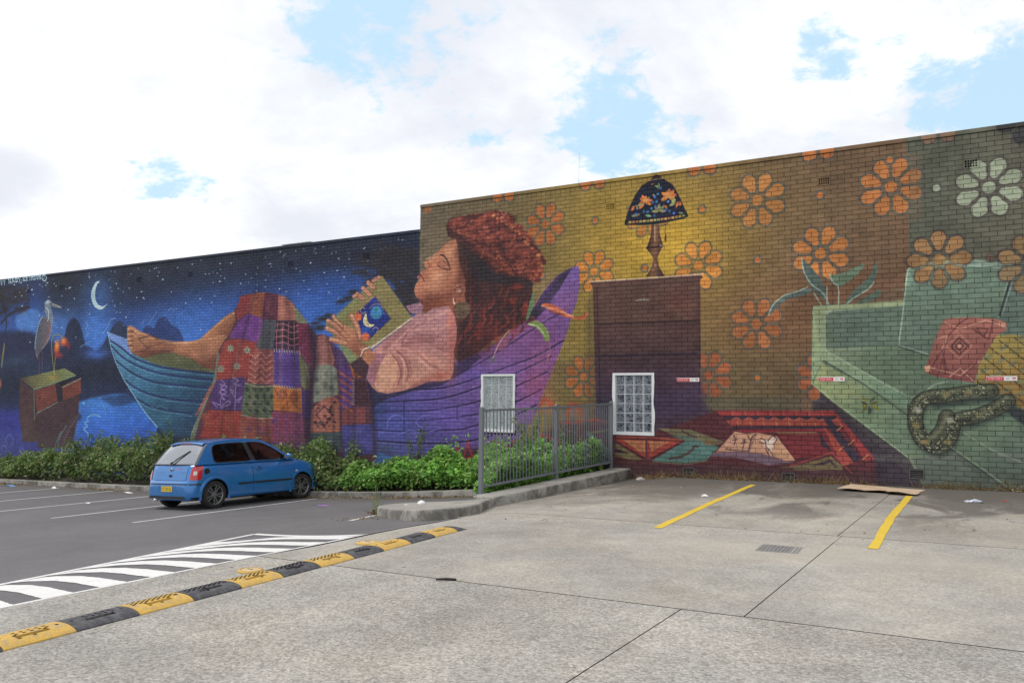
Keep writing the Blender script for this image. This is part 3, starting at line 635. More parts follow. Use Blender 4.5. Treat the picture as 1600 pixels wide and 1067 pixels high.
# ---- skirt of patches
skirt = [(366, 486), (372, 474), (378, 461), (388, 459), (398, 457), (420, 457), (435, 460), (446, 464), (458, 474), (468, 487), (480, 502), (490, 518), (496, 523), (504, 521.5), (513, 526), (524, 540), (540, 554), (556, 572), (568, 576), (574, 598), (582, 640), (588, 700), (580, 760), (300, 760), (298, 684), (308, 655), (320, 632), (330, 606), (337, 580), (340, 552), (350, 532), (360, 520), (368, 500)]
P(skirt, (96, 56, 70), f=1.3)
P([(340, 548), (346, 560), (338, 596), (326, 620), (312, 656), (304, 684), (296, 690), (300, 672), (316, 636), (330, 606), (336, 580)], (112, 128, 104), f=1.5)
PAT = [
    ([(346, 545), (352, 532), (378, 529), (398, 534), (402, 545), (390, 560), (388, 586), (380, 593), (338, 593), (340, 570)], (170, 66, 56)),
    ([(371, 504), (386, 490), (408, 494), (411, 504), (408, 522), (400, 535), (388, 531), (376, 529), (358, 527)], (120, 62, 150)),
    ([(368, 487), (376, 463), (392, 460), (398, 474), (388, 488), (372, 500)], (150, 58, 56)),
    ([(392, 462), (402, 457), (414, 457), (412, 486), (408, 496), (388, 490), (392, 476)], (162, 84, 58)),
    ([(414, 457), (434, 460), (432, 500), (410, 496)], (96, 44, 62)),
    ([(435, 461), (446, 464), (458, 474), (464, 500), (434, 500)], (190, 108, 84)),
    ([(458, 476), (468, 487), (481, 504), (470, 508), (462, 500)], (124, 134, 98)),
    ([(407, 524), (412, 500), (432, 500), (428, 545), (402, 546)], (78, 88, 90)),
    ([(432, 501), (464, 503), (467, 546), (427, 545)], (44, 34, 44)),
    ([(463, 504), (480, 506), (488, 525), (492, 562), (480, 568), (467, 548)], (118, 46, 70)),
    ([(396, 545), (428, 546), (427, 600), (386, 598), (390, 570)], (166, 82, 70)),
    ([(427, 545), (467, 550), (470, 603), (456, 606), (427, 600)], (84, 58, 142)),
    ([(467, 552), (480, 570), (486, 600), (480, 610), (470, 602)], (110, 114, 72)),
    ([(338, 594), (380, 588), (386, 600), (378, 640), (332, 640), (328, 620)], (80, 54, 116)),
    ([(383, 598), (427, 603), (427, 652), (402, 652), (377, 648), (380, 618)], (86, 104, 72)),
    ([(427, 601), (456, 607), (471, 606), (472, 645), (427, 640)], (198, 108, 46)),
    ([(471, 608), (486, 610), (488, 660), (472, 650)], (76, 52, 116)),
    ([(326, 640), (378, 643), (374, 684), (312, 684)], (164, 58, 50)),
    ([(376, 650), (424, 653), (424, 690), (372, 690)], (150, 76, 62)),
    ([(425, 642), (472, 646), (478, 700), (424, 700)], (140, 62, 84)),
    ([(497, 526), (506, 522), (514, 532), (522, 560), (520, 575), (492, 578), (494, 550)], (160, 96, 84)),
    ([(516, 530), (540, 556), (556, 576), (552, 600), (530, 590), (524, 560)], (86, 60, 110)),
    ([(490, 580), (498, 570), (515, 568), (526, 576), (530, 616), (510, 622), (489, 630)], (128, 138, 114)),
    ([(528, 570), (545, 576), (552, 600), (551, 636), (532, 638), (530, 600)], (96, 58, 130)),
    ([(546, 566), (556, 572), (566, 576), (564, 588), (552, 592)], (196, 100, 52)),
    ([(553, 594), (570, 592), (578, 634), (553, 634)], (70, 44, 52)),
    ([(487, 640), (500, 626), (518, 618), (530, 624), (532, 676), (484, 676)], (176, 100, 78)),
    ([(484, 676), (532, 674), (534, 706), (486, 708)], (68, 88, 88)),
    ([(533, 640), (570, 636), (572, 660), (534, 664)], (134, 66, 66)),
    ([(534, 664), (584, 662), (586, 708), (536, 716)], (66, 70, 148)),
    ([(424, 690), (478, 690), (480, 720), (424, 720)], (110, 62, 120)),
]
for pts, c in PAT:
    P(pts, c, f=1.0)
for x, y in ((360, 544), (386, 547), (345, 576), (370, 572)):
    for k in range(8):
        leaf(x, y, 6.4, k * math.pi / 4, (170, 178, 146), .34)
    B(x, y, 1.4, 1.4, (90, 110, 90), 1)
for x, y, r in ((402, 466, 4), (400, 478, 4), (422, 474, 4.4), (424, 488, 4), (418, 484, 3)):
    B(x, y, r * .7, r, (176, 84, 70), .7); B(x, y, r * .3, r * .4, (70, 40, 54), .9)
for i in range(4):
    L([(434 + i * 8.6, 504), (432 + i * 9.2, 524), (432 + i * 9.4, 546)], 1.2, (206, 116, 124), .8)
for y in (508, 517, 527, 537):
    L([(430, y), (444, y - 2), (456, y + 3), (466, y)], 1.2, (206, 116, 124), .8)
for k in range(5):
    y = 552 + k * 10
    L([(390 - k * .6, y), (399, y + 7), (408, y - 2), (416, y + 7), (426, y)], 1.5, (222, 138, 112), .85, s=0); L([(390, y + 4), (399, y + 11), (408, y + 2), (416, y + 11), (426, y + 4)], 1.0, (110, 52, 50), .6, s=0)
for cx, cy in ((432, 600), (460, 560), (438, 556), (464, 604)):
    for r in range(4, 24, 3):
        L([(cx - r, cy), (cx - r * .7, cy - r * .7), (cx, cy - r), (cx + r * .7, cy - r * .7)], .9, (116, 90, 180), .45)
P([(427, 601), (456, 607), (471, 606), (472, 645), (427, 640)], (198, 108, 46), f=1, a=.85)
for x in range(428, 470, 4):
    L([(x, 545 + (x - 428) * .1), (x + 1, 549 + (x - 428) * .1)], 1.1, (200, 196, 180), .8); L([(x, 600 + (x - 428) * .14), (x + 2, 604 + (x - 428) * .14)], 1.1, (200, 190, 170), .8)
for y in range(555, 604, 4):
    L([(427, y), (429.6, y + 1)], 1, (190, 180, 170), .7); L([(472, y), (478, y + 4), (474, y + 7)], 1, (170, 166, 110), .6)
for cx, cy in ((441, 616), (459, 620)):
    for r in (3, 5, 7.4):
        L([(cx - r, cy), (cx, cy - r * 1.1), (cx + r, cy), (cx, cy + r * 1.1), (cx - r, cy)], 1.2, (110, 48, 36), .7)
for a_, b_ in (((428, 604), (438, 626)), ((440, 640), (452, 626)), ((452, 626), (470, 640)), ((446, 604), (450, 640))):
    L([a_, b_], 1.2, (120, 56, 40), .6)
for pts in ([(346, 594), (352, 600), (345, 606), (354, 612), (346, 618), (352, 624), (345, 622)], [(343, 600), (355, 604), (343, 612), (355, 618)], [(340, 636), (332, 628), (344, 632), (344, 624)], [(344, 636), (356, 626), (360, 630), (346, 637)], [(367, 640), (368, 610), (369, 600)], [(364, 590), (372, 594), (366, 600), (376, 602)], [(367, 620), (360, 608), (366, 612)], [(369, 626), (378, 620), (372, 628)]):
    L(pts, 1.1, (176, 150, 214), .8)
for i in range(4):
    for j in range(4):
        x, y = 386 + i * 11 + (j % 2) * 5, 608 + j * 11
        P([(x - 4, y), (x, y - 4.6), (x + 4, y), (x, y + 4.6)], (46, 56, 46), f=1, a=.85)
for i in range(3):
    L([(384, 612 + i * 14), (424, 640 + i * 12)], 1.6, (140, 150, 104), .55, s=0)
for pts in ([(383, 598), (404, 604), (427, 602)], [(377, 648), (402, 653), (427, 652)]):
    L(pts, 1.1, (190, 180, 140), .7)
for k in range(6):
    L([(336 - k * 4, 596 + k * 8), (326 - k * 4, 608 + k * 8)], 2, (196, 88, 66), .8, s=0)
for i in range(26):
    B(random.uniform(318, 372), random.uniform(646, 682), random.uniform(4, 8), random.uniform(3, 6), random.choice([(188, 76, 56), (130, 48, 48), (176, 90, 56)]), .5)
for i in range(40):
    B(random.uniform(378, 476), random.uniform(650, 716), random.uniform(3, 7), random.uniform(2.5, 5), random.choice([(176, 66, 50), (96, 60, 140), (120, 50, 80), (70, 56, 80)]), .55)
for i in range(12):
    L([(430 + (i % 4) * 12, 646 + (i // 4) * 14), (436 + (i % 4) * 12, 653 + (i // 4) * 14), (430 + (i % 4) * 12, 660 + (i // 4) * 14)], 1.4, (116, 84, 176), .6)
for x, y in ((494, 592), (510, 584), (496, 612), (518, 606), (508, 600), (524, 590)):
    B(x, y, 4, 5, (84, 92, 84), .7, 4)
for k in range(5):
    L([(528, 580 + k * 12), (550, 594 + k * 12)], 4, (190, 92, 52), .75, s=0); L([(530, 600 + k * 10), (550, 588 + k * 10)], 2, (110, 84, 176), .6, s=0)
L([(556, 584), (553, 580), (558, 577), (562, 582), (556, 590)], 1.4, (80, 40, 36), .8)
for y in range(594, 634, 4):
    L([(551, y), (554, y + 2)], 1.1, (206, 180, 150), .8)
for i in range(40):
    x, y = random.uniform(488, 530), random.uniform(628, 672)
    r = random.uniform(2, 4)
    P([(x - r, y), (x + r * .3, y - r), (x + r, y + r * .7)], random.choice([(44, 38, 46), (44, 38, 46), (204, 122, 92), (120, 56, 56)]), f=.8, a=.85)
L([(494, 648), (507, 634), (520, 648), (507, 664), (494, 648)], 2, (44, 40, 48), .8, s=0); L([(500, 648), (507, 641), (514, 648), (507, 656), (500, 648)], 1.6, (200, 116, 90), .9, s=0)
for i in range(10):
    B(random.uniform(488, 530), random.uniform(680, 704), 5, 4, (48, 66, 70), .6); B(random.uniform(540, 582), random.uniform(668, 704), 6, 4, (84, 84, 176), .5)
# folds
for pts, w_, a_ in (([(486, 516), (492, 560), (484, 620), (482, 720)], 14, .75), ([(474, 560), (480, 620), (476, 700)], 8, .35), ([(425, 470), (420, 520), (414, 600), (420, 690)], 9, .3), ([(398, 460), (390, 490), (380, 530)], 6, .3), ([(524, 545), (530, 600), (533, 690)], 7, .4), ([(556, 575), (554, 640), (552, 700)], 7, .4), ([(366, 560), (350, 640), (344, 690)], 6, .25), ([(578, 600), (584, 660), (586, 710)], 10, .5)):
    L(pts, w_, (36, 32, 50), a_, w_ * .8)
for pts, w_, a_ in (([(442, 464), (440, 520), (438, 620)], 9, .18), ([(408, 500), (400, 560), (392, 640)], 8, .15), ([(506, 540), (504, 600), (500, 670)], 9, .18), ([(374, 540), (362, 620)], 8, .15)):
    L(pts, w_, (230, 190, 180), a_, w_ * .8)
P(skirt, (58, 44, 54), f=3, a=.24)
for pts, w_, a_ in (([(448, 470), (456, 520), (462, 600), (466, 690)], 12, .35), ([(412, 470), (410, 540), (402, 620), (404, 700)], 8, .3), ([(386, 500), (372, 560), (360, 640)], 8, .25), ([(512, 530), (518, 590), (522, 690)], 6, .3), ([(540, 560), (544, 620), (546, 700)], 6, .3)):
    L(pts, w_, (38, 30, 44), a_, w_)
B(430, 715, 90, 14, (70, 40, 70), .5); B(460, 700, 30, 20, (90, 46, 80), .4)

# ---- hair
HAIR = [(700, 369), (697, 356), (703, 347), (718, 343), (735, 338), (757, 333), (775, 328.6), (788, 333), (797, 344), (798, 353), (812, 355), (822, 366), (826, 376), (838, 384), (846, 400), (849, 413), (843, 426), (840, 438), (832, 442), (832, 458), (827, 474), (830, 490), (816, 506), (792, 518), (768, 532), (744, 552), (716, 566), (708, 552), (712, 500), (706, 482), (720, 470), (722, 430), (716, 405), (712, 376)]
P(HAIR, (72, 42, 42), f=2.2)
for i in range(70):
    t = random.random()
    ex = np.interp(t, [0, .12, .3, .45, .6, .75, .88, 1], [700, 716, 757, 788, 812, 838, 849, 838]); ey = np.interp(t, [0, .12, .3, .45, .6, .75, .88, 1], [362, 343, 333, 334, 356, 386, 412, 441])
    r_ = random.uniform(2, 5)
    B(ex + random.uniform(-2, 1.5), ey + random.uniform(-1.5, 2), r_, r_ * .85, random.choice([(112, 50, 46), (96, 44, 44), (136, 62, 52)]), .9, 5)
def in_poly(x, y, poly):
    c = False
    for (ax, ay), (bx, by) in zip(poly, poly[1:] + poly[:1]):
        if (ay > y) != (by > y) and x < (bx - ax) * (y - ay) / (by - ay) + ax:
            c = not c
    return c
LOCKS = [[(708, 360), (722, 352), (738, 346)], [(716, 364), (734, 360), (752, 352)], [(740, 352), (760, 342), (780, 338)], [(752, 362), (772, 352), (792, 352)], [(730, 372), (748, 372), (764, 362)], [(758, 376), (778, 370), (798, 362)], [(744, 386), (762, 394), (774, 408)], [(770, 384), (776, 398), (790, 412)], [(780, 372), (800, 372), (818, 366)],
         [(790, 384), (806, 388), (826, 384)], [(790, 398), (808, 404), (822, 416)], [(806, 396), (824, 398), (840, 396)], [(816, 410), (830, 414), (844, 408)], [(800, 414), (816, 424), (830, 432)], [(824, 424), (834, 430), (838, 422)], [(764, 402), (784, 412), (798, 424)], [(702, 352), (712, 348), (724, 344)], [(784, 340), (794, 346), (798, 354)]]
for k_, lk in enumerate(LOCKS):
    w_ = random.uniform(14, 19)
    c = random.choice([(122, 56, 48), (136, 62, 52), (112, 52, 48), (146, 66, 52)])
    L(lk, w_ + 5, (52, 36, 40), .55, 6, taper=2); L(lk, w_, c, .85, 6, taper=2)
    L([(x - 1, y - w_ * .22) for x, y in lk], w_ * .32, [min(255, v * 1.3) for v in c], .55, 4, taper=2)
for i in range(420):
    lk = random.choice(LOCKS); t = random.random() * 1.9
    k_ = int(t); a_, b_ = lk[k_], lk[k_ + 1]
    x, y = a_[0] + (b_[0] - a_[0]) * (t - k_) + random.gauss(0, 4), a_[1] + (b_[1] - a_[1]) * (t - k_) + random.gauss(0, 4)
    if in_poly(x, y, HAIR):
        B(x, y, random.uniform(1.4, 3.4), random.uniform(1.2, 2.6), random.choice([(92, 42, 42), (150, 70, 56), (70, 38, 42), (164, 82, 60), (128, 54, 48)]), .4)
P([(714, 378), (724, 384), (742, 398), (756, 410), (764, 424), (792, 430), (820, 436), (836, 442), (826, 452), (800, 446), (770, 442), (752, 440), (738, 428), (722, 412), (716, 398)], (48, 42, 46), f=6, a=.92)
P([(744, 400), (760, 412), (768, 424), (764, 440), (748, 436)], (44, 42, 48), f=6, a=.8)
for pts in ([(738, 420), (746, 450), (742, 500), (730, 550)], [(768, 444), (772, 480), (758, 526)], [(796, 450), (794, 490), (780, 520)], [(816, 452), (812, 480), (804, 508)], [(726, 470), (724, 520), (716, 558)]):
    L(pts, 12, (46, 38, 44), .6, 8)
for i in range(110):
    x, y = random.uniform(722, 830), random.uniform(446, 530)
    if y > 560 - (x - 716) * .5:
        continue
    ln = random.uniform(10, 26)
    L([(x, y), (x + random.gauss(0, 4), y + ln * .5), (x - random.uniform(2, 10), y + ln)], random.uniform(2, 5), random.choice([(126, 48, 44), (148, 54, 46), (104, 42, 44), (62, 38, 44), (60, 40, 46), (172, 62, 48)]), .55, 2, taper=2)
B(808, 448, 10, 5, (166, 50, 46), .7); B(800, 470, 6, 6, (186, 62, 44), .6); B(750, 545, 30, 12, (84, 34, 40), .5); B(760, 520, 30, 10, (110, 38, 42), .45)
P(HAIR, (62, 48, 50), f=3, a=.14)
for i in range(90):      # lit curls along the outer edge
    t = random.random()
    ex = np.interp(t, [0, .2, .4, .6, .8, 1], [770, 797, 822, 845, 848, 834]); ey = np.interp(t, [0, .2, .4, .6, .8, 1], [331, 347, 366, 396, 416, 440])
    B(ex - random.uniform(0, 7), ey + random.uniform(0, 6), random.uniform(1.2, 2.6), random.uniform(1, 2.2), random.choice([(206, 116, 66), (222, 150, 84), (178, 88, 58), (150, 70, 52)]), .7)
for i in range(50):
    B(random.uniform(775, 842), random.uniform(350, 430), random.uniform(1.5, 4), random.uniform(1.2, 3), random.choice([(176, 86, 60), (160, 74, 56), (190, 100, 66)]), .45)
for i in range(150):     # small ringlets inside the crown
    lk = random.choice(LOCKS); q_ = random.choice(lk)
    x, y = q_[0] + random.gauss(0, 6), q_[1] + random.gauss(0, 5)
    if in_poly(x, y, HAIR):
        r_ = random.uniform(1.8, 3.6); a0 = random.uniform(0, 6)
        L([(x + r_ * math.cos(a0 + t), y + r_ * .9 * math.sin(a0 + t)) for t in (0, .9, 1.8, 2.7)], 1.3, random.choice([(176, 92, 66), (150, 72, 56), (66, 38, 40), (58, 36, 40), (190, 108, 74)]), .6)
# ---- neck, face
P([(656, 470), (668, 462), (700, 452), (724, 452), (728, 470), (712, 482), (700, 486), (664, 488), (652, 482)], [(0, (118, 62, 50)), (.6, (140, 78, 58)), (1, (154, 88, 66))], g=[(660, 470), (715, 470)], f=1.5)
face = [(712, 374), (704, 376), (696, 382), (688, 389), (684, 394), (678.5, 398), (676.5, 402), (668, 407), (663.6, 410), (664, 416), (665, 421), (659.5, 423), (657, 426), (658, 429), (653, 431), (652.4, 435), (655, 437), (651, 443), (647.6, 450), (647.6, 457), (651, 464), (660, 469), (680, 466), (704, 462), (722, 458), (727, 444), (724, 426), (718, 412), (716, 396), (714, 380)]
P(face, [(0, (186, 118, 86)), (.45, (178, 110, 82)), (1, (140, 80, 64))], g=[(690, 400), (715, 462)], f=1.2, s=1)
B(684, 440, 18, 12, (206, 142, 106), .55); B(702, 392, 9, 14, (206, 142, 104), .5); B(668, 412, 5, 4, (196, 116, 92), .5); B(694, 426, 9, 5, (206, 146, 108), .4); B(665, 460, 14, 6, (134, 74, 60), .5); B(720, 430, 6, 20, (124, 70, 58), .5); B(690, 462, 24, 5, (124, 66, 54), .6); B(656, 448, 5, 8, (190, 120, 94), .5)
P([(656, 424), (659, 431), (656, 434.6), (652, 433.4), (653, 430.4), (657, 429)], (166, 78, 76), s=1, a=.8); L([(656.4, 430), (660, 433), (663, 439)], 1.5, (104, 52, 52), .85)
L([(687, 398.6), (692, 399), (698, 405), (704, 421)], 3.4, (52, 38, 42), .9, taper=2); L([(683.4, 413), (688, 418), (696, 420), (703, 421.6)], 1.5, (62, 40, 44), .9); L([(684, 411), (690, 407), (698, 412), (703, 420)], 1.1, (112, 64, 56), .8); B(691, 413, 5, 4, (190, 118, 92), .6)
B(665, 420, 1.6, 1.4, (80, 42, 44), .9); L([(668, 408), (672, 416), (667, 421)], 1.3, (138, 76, 66), .6); L([(666, 405), (676, 400), (682, 394)], 1.6, (214, 154, 118), .6); L([(649, 447), (653, 440), (656, 437)], 1.2, (214, 152, 118), .5)
P([(706, 452), (710, 446), (718, 443), (726, 446), (727, 456), (720, 465), (710, 467), (706, 462)], (160, 94, 74), s=1); L([(709, 453), (716, 448), (722, 452), (720, 460)], 1.8, (104, 56, 52), .85); B(718, 454, 3, 2.4, (220, 206, 196), .6); B(709, 463, 3, 2.4, (190, 126, 100), .7)
L([(708.6, 466), (708.2, 470), (710.5, 475)], 1.6, (226, 220, 214), .95); L([(712, 447), (716, 446)], 1.2, (220, 200, 190), .7)
P([(708, 484), (712, 475), (722, 471), (732, 474), (735, 484), (728, 496), (716, 498)], (96, 76, 60), s=1, f=2); L([(712, 484), (722, 480), (732, 482)], 1.4, (128, 104, 78), .7); L([(714, 492), (722, 488), (730, 490)], 1.4, (70, 54, 48), .7)
P([(634, 478), (648, 474), (657, 472), (662, 480), (656, 492), (640, 488)], (150, 106, 124), f=1.5); L([(656, 474), (652, 480), (646, 482)], 1.8, (188, 146, 152), .8)
# ---- pink sweater
sw = [(655, 488), (664, 490), (676, 482), (700, 478), (706, 484), (711, 496), (713.6, 512), (713, 532), (709, 548), (708.6, 580), (704, 592), (690, 595.4), (668, 596), (650, 604), (630, 610), (606, 614.6), (590, 612), (581, 604), (570, 588), (568, 576), (572, 562), (584, 546), (606, 528), (630, 508), (644, 496)]
P(sw, [(0, (170, 118, 122)), (.4, (180, 120, 116)), (.8, (190, 134, 116)), (1, (182, 122, 106))], g=[(650, 495), (640, 605)], f=1.3)
P([(568, 578), (574, 560), (588, 552), (604, 552), (592, 575), (586, 602), (581, 603), (571, 589)], (154, 100, 112), f=1.6)
for k in range(9):
    L([(573 + k * 1.6, 568 + k * 3.6), (592 + k * .2, 556 + k * 4.6)], .9, (118, 72, 88), .55)
P([(604, 552), (618, 553), (622, 570), (620, 590), (612, 606), (592, 612), (584, 604), (590, 580)], (198, 142, 116), f=4, a=.8)
for pts, w_, a_ in (([(613, 554), (622, 566), (626, 584), (622, 600)], 3, .6), ([(620, 548), (632, 560), (638, 578), (636, 594)], 3.4, .6), ([(628, 540), (650, 548), (668, 566), (690, 578)], 4, .5), ([(638, 530), (668, 536), (694, 548)], 3, .45), ([(646, 520), (668, 524), (690, 526)], 2.6, .35), ([(628, 536), (640, 516), (664, 504)], 2.8, .45), ([(600, 545), (626, 530), (646, 508)], 2.4, .35), ([(592, 612), (584, 600), (590, 575)], 2, .3), ([(640, 606), (660, 598), (690, 594)], 4, .4)):
    L(pts, w_, (112, 62, 66), a_, w_ * .7)
for pts, w_, a_ in (([(632, 532), (650, 532), (680, 540)], 3, .5), ([(640, 552), (662, 566), (680, 582)], 6, .3), ([(668, 500), (696, 488), (704, 488)], 4, .5), ([(626, 556), (632, 575), (630, 596)], 4, .4), ([(650, 514), (676, 512), (704, 510)], 3, .4), ([(612, 540), (632, 522), (648, 508)], 3.4, .4)):
    L(pts, w_, (226, 164, 144), a_, w_ * .7)
B(706, 540, 8, 50, (176, 92, 80), .65); B(690, 586, 16, 7, (170, 78, 64), .6); B(704, 500, 6, 16, (206, 116, 92), .6); B(600, 590, 12, 16, (208, 154, 122), .6)
for pts, w_, c, a_ in (([(622, 532), (634, 536), (650, 532), (676, 536), (700, 548)], 7, (120, 66, 72), .5), ([(612, 550), (630, 544), (648, 548), (668, 562), (684, 580)], 6, (228, 160, 136), .4), ([(640, 508), (622, 522), (606, 538), (592, 548)], 7, (120, 72, 78), .4),
        ([(650, 500), (672, 494), (700, 484)], 6, (222, 160, 150), .4), ([(636, 518), (664, 514), (694, 516)], 5, (226, 162, 148), .35), ([(640, 526), (668, 528), (698, 536)], 5, (128, 70, 74), .4), ([(606, 556), (614, 572), (614, 594), (606, 608)], 6, (228, 164, 122), .5), ([(618, 552), (628, 572), (626, 598)], 5, (126, 68, 60), .5), ([(632, 552), (642, 574), (640, 598)], 5, (132, 72, 64), .45), ([(596, 558), (588, 580), (590, 604)], 5, (150, 92, 76), .4), ([(640, 602), (670, 592), (700, 588)], 7, (136, 66, 62), .4), ([(660, 552), (680, 566), (694, 584)], 6, (222, 146, 118), .3)):
    L(pts, w_, c, a_, w_ * .9, taper=2)
B(640, 500, 14, 10, (168, 116, 124), .4); B(672, 506, 22, 12, (190, 128, 130), .45)
# softer modelling of the face
for x, y, rx, ry, c, a_ in ((724, 420, 7, 22, (84, 50, 46), .75), (716, 392, 6, 16, (96, 58, 50), .6), (706, 378, 8, 5, (120, 74, 58), .5), (700, 440, 16, 10, (150, 92, 70), .4), (676, 452, 18, 8, (196, 128, 96), .4), (700, 398, 7, 10, (214, 152, 114), .35), (672, 404, 4, 3, (216, 156, 122), .5), (686, 432, 9, 12, (220, 160, 120), .35), (666, 430, 5, 7, (146, 84, 70), .35), (693, 415, 10, 7, (150, 90, 74), .4), (718, 440, 5, 8, (100, 58, 50), .5), (668, 466, 18, 4, (106, 58, 50), .6), (712, 462, 12, 5, (112, 62, 52), .5)):
    B(x, y, rx, ry, c, a_)
P([(546, 566), (566, 552), (578, 566), (572, 592), (560, 586), (550, 574)], (72, 50, 58), f=1.5)
# ---- raised hand at the top of the book, the book, and the near hand
P([(509, 505.6), (520, 500), (588, 434), (597.4, 431), (644, 496), (642, 502), (580, 545), (548, 567.4), (545, 566)], (134, 122, 76), f=1.1)
P([(509, 505.6), (516, 500), (552, 555), (556, 561), (547, 567.4), (540, 556)], (118, 132, 92), f=1.2); P([(516, 500), (588, 435), (594, 440), (530, 504)], (128, 132, 84), f=2, a=.7)
L([(644, 496.4), (612, 520), (580, 543)], 2.6, (206, 184, 168), .95, s=0); L([(643, 500), (612, 523), (584, 545)], 2.4, (150, 104, 110), .9, s=0); L([(597, 431), (644, 496)], 1, (84, 76, 54), .8)
P([(586, 462.6), (611, 498), (576, 531), (566, 524), (556, 490)], (36, 50, 124), f=1.2); L([(586, 462.6), (611, 498), (576, 531)], 1.1, (96, 80, 56), .9, s=0); L([(586, 462.6), (556, 490)], 1.1, (120, 76, 110), .8, s=0)
B(588, 476, 8, 8, (84, 70, 150), .5); B(570, 516, 8, 8, (50, 92, 186), .7)
B(588, 488, 9.5, 10.5, (62, 142, 204), 1, 8); B(588, 483, 3, 3.4, (70, 120, 96), .8); B(588, 494, 4, 2.6, (66, 124, 100), .7); L([(578, 481), (584, 475.6), (592, 475), (598, 481), (600, 490)], 1, (176, 170, 130), .8)
P([(572, 489), (568, 497), (568, 505), (573, 510), (580, 511), (585, 507), (578, 506), (574, 500)], (226, 196, 142), s=1); L([(572, 501), (577, 503)], 1, (60, 46, 44), .9); L([(573, 505), (576, 507)], 1, (60, 46, 44), .8)
L([(570, 482), (566, 480), (563, 485), (567, 490), (571, 487)], 1.2, (170, 140, 92), .85); L([(582, 516), (586, 511), (591, 514), (588, 520)], 1.2, (150, 120, 130), .8)
for x, y in ((559, 495), (571, 526)):
    for k in range(9):
        leaf(x, y, 7.4, k * .7, (224, 100, 62), .5)
for f0, f1, w_ in (((592, 433.5), (583, 438.5), 6), ((575, 441.5), (584, 449.5), 7), ((567, 450), (578, 460), 7.4), ((558.6, 460), (567, 466), 7.4), ((553, 463), (558, 459), 6)):
    L([f0, f1], w_ + 1.6, (84, 50, 46), .8); L([f0, f1], w_, (186, 124, 98), 1); B(f0[0], f0[1], 2, 2, (206, 156, 128), .7)
P([(527, 503), (540, 508), (552, 514), (560, 525), (566, 535), (577, 543), (581, 549), (574, 562), (562, 557), (548, 546), (536, 538), (526, 528), (522, 514)], [(0, (190, 128, 94)), (.6, (170, 108, 80)), (1, (140, 84, 66))], g=[(540, 508), (548, 550)], s=1)
for pts, w_ in (([(534, 510), (524, 500), (521, 494)], 7), ([(532, 514), (522, 507), (512.4, 501)], 7.4), ([(530, 523), (520, 517), (510.6, 512.4)], 7), ([(540, 536), (528, 533), (517, 529.6)], 7.4), ([(562, 528), (558, 510), (549, 493)], 9)):
    L(pts, w_ + 1.6, (92, 54, 46), .7); L(pts, w_, (180, 116, 88), 1); L([(x, y - 1.4) for x, y in pts], w_ * .35, (214, 160, 126), .6)
    B(pts[-1][0], pts[-1][1], 2.4, 2, (216, 172, 148), .7)
for pts in ([(528, 508), (540, 518)], [(527, 519), (540, 528)], [(556, 520), (562, 534)]):
    L(pts, 1.2, (104, 62, 52), .5)
P([(560, 540), (572, 541), (582, 550), (588, 556), (578, 572), (568, 562)], (168, 106, 78), f=2); L([(563.6, 556), (568, 546), (578, 542)], 1.8, (196, 190, 186), .9); L([(565, 558), (570, 548), (579, 544)], 1, (60, 48, 50), .8)
# ---- ribbons on the boat
P([(833, 455), (835, 464), (832, 482), (824, 500), (822, 496), (827, 476)], (92, 118, 84), s=1); P([(846, 476), (858, 474), (874, 481), (892, 492), (906, 495), (918.6, 488), (915, 497), (905, 499), (886, 496), (866, 488)], (192, 92, 62), s=1); L([(846, 478), (870, 484), (896, 495)], 1.3, (226, 160, 130), .8); L([(858, 486), (880, 492)], 1.4, (96, 46, 50), .7)
P([(824, 506), (838, 501), (848, 506), (856, 517), (859, 528), (853, 534), (848, 524), (838, 512)], (122, 142, 78), s=1); L([(826, 506), (840, 510), (850, 522)], 1.1, (196, 206, 160), .8); L([(858, 530), (859, 548), (855, 562)], 1.3, (190, 110, 96), .7)
P([(776, 542), (786, 530), (795, 516), (798, 520), (792, 540), (780, 548)], (128, 74, 92), s=1, a=.8); L([(795, 516), (780, 536), (770, 560)], 1.3, (196, 170, 156), .6); B(770, 562, 5, 4, (74, 92, 76), .7)

# ---- brushwork: uneven paint film, then stored as a paint colour
def blotch(h, w_, cell):
    g = rng.normal(size=(h // cell + 3, w_ // cell + 3)).astype(np.float32)
    y, x = np.arange(h) / cell, np.arange(w_) / cell
    yi, xi = y.astype(int), x.astype(int)
    fy, fx = (y - yi)[:, None], (x - xi)[None, :]
    fy, fx = fy * fy * (3 - 2 * fy), fx * fx * (3 - 2 * fx)
    a = g[yi][:, xi] * (1 - fx) + g[yi][:, xi + 1] * fx
    b = g[yi + 1][:, xi] * (1 - fx) + g[yi + 1][:, xi + 1] * fx
    return a * (1 - fy) + b * fy
film = 1 + .035 * blotch(MH, MW, 70) + .03 * blotch(MH, MW, 22) + .022 * blotch(MH, MW, 7)
m.b *= film[..., None]
grey_ = m.b.mean(-1, keepdims=True)
m.b = m.b + (grey_ * .8 + 26 - m.b) * .15        # haze and lens veil put into the paint colour as a grey mix
GAIN = np.array((1.46, 1.44, 1.42), np.float32)      # paint colour is lighter than it looks under half a sky
lin = np.clip(m.b / 255, 0, 1)
lin = np.where(lin <= .04045, lin / 12.92, ((lin + .055) / 1.055) ** 2.4) * GAIN
lin = np.clip(lin, 0.004, .85)
srgb = np.where(lin <= .0031308, lin * 12.92, 1.055 * lin ** (1 / 2.4) - .055)

mural_img = bpy.data.images.new("wall_paint", MW, MH, alpha=False)
buf = np.ones((MH, MW, 4), np.float32)
buf[..., :3] = srgb[::-1]
mural_img.pixels.foreach_set(buf.ravel())
mural_img.update()
mural_img.pack()

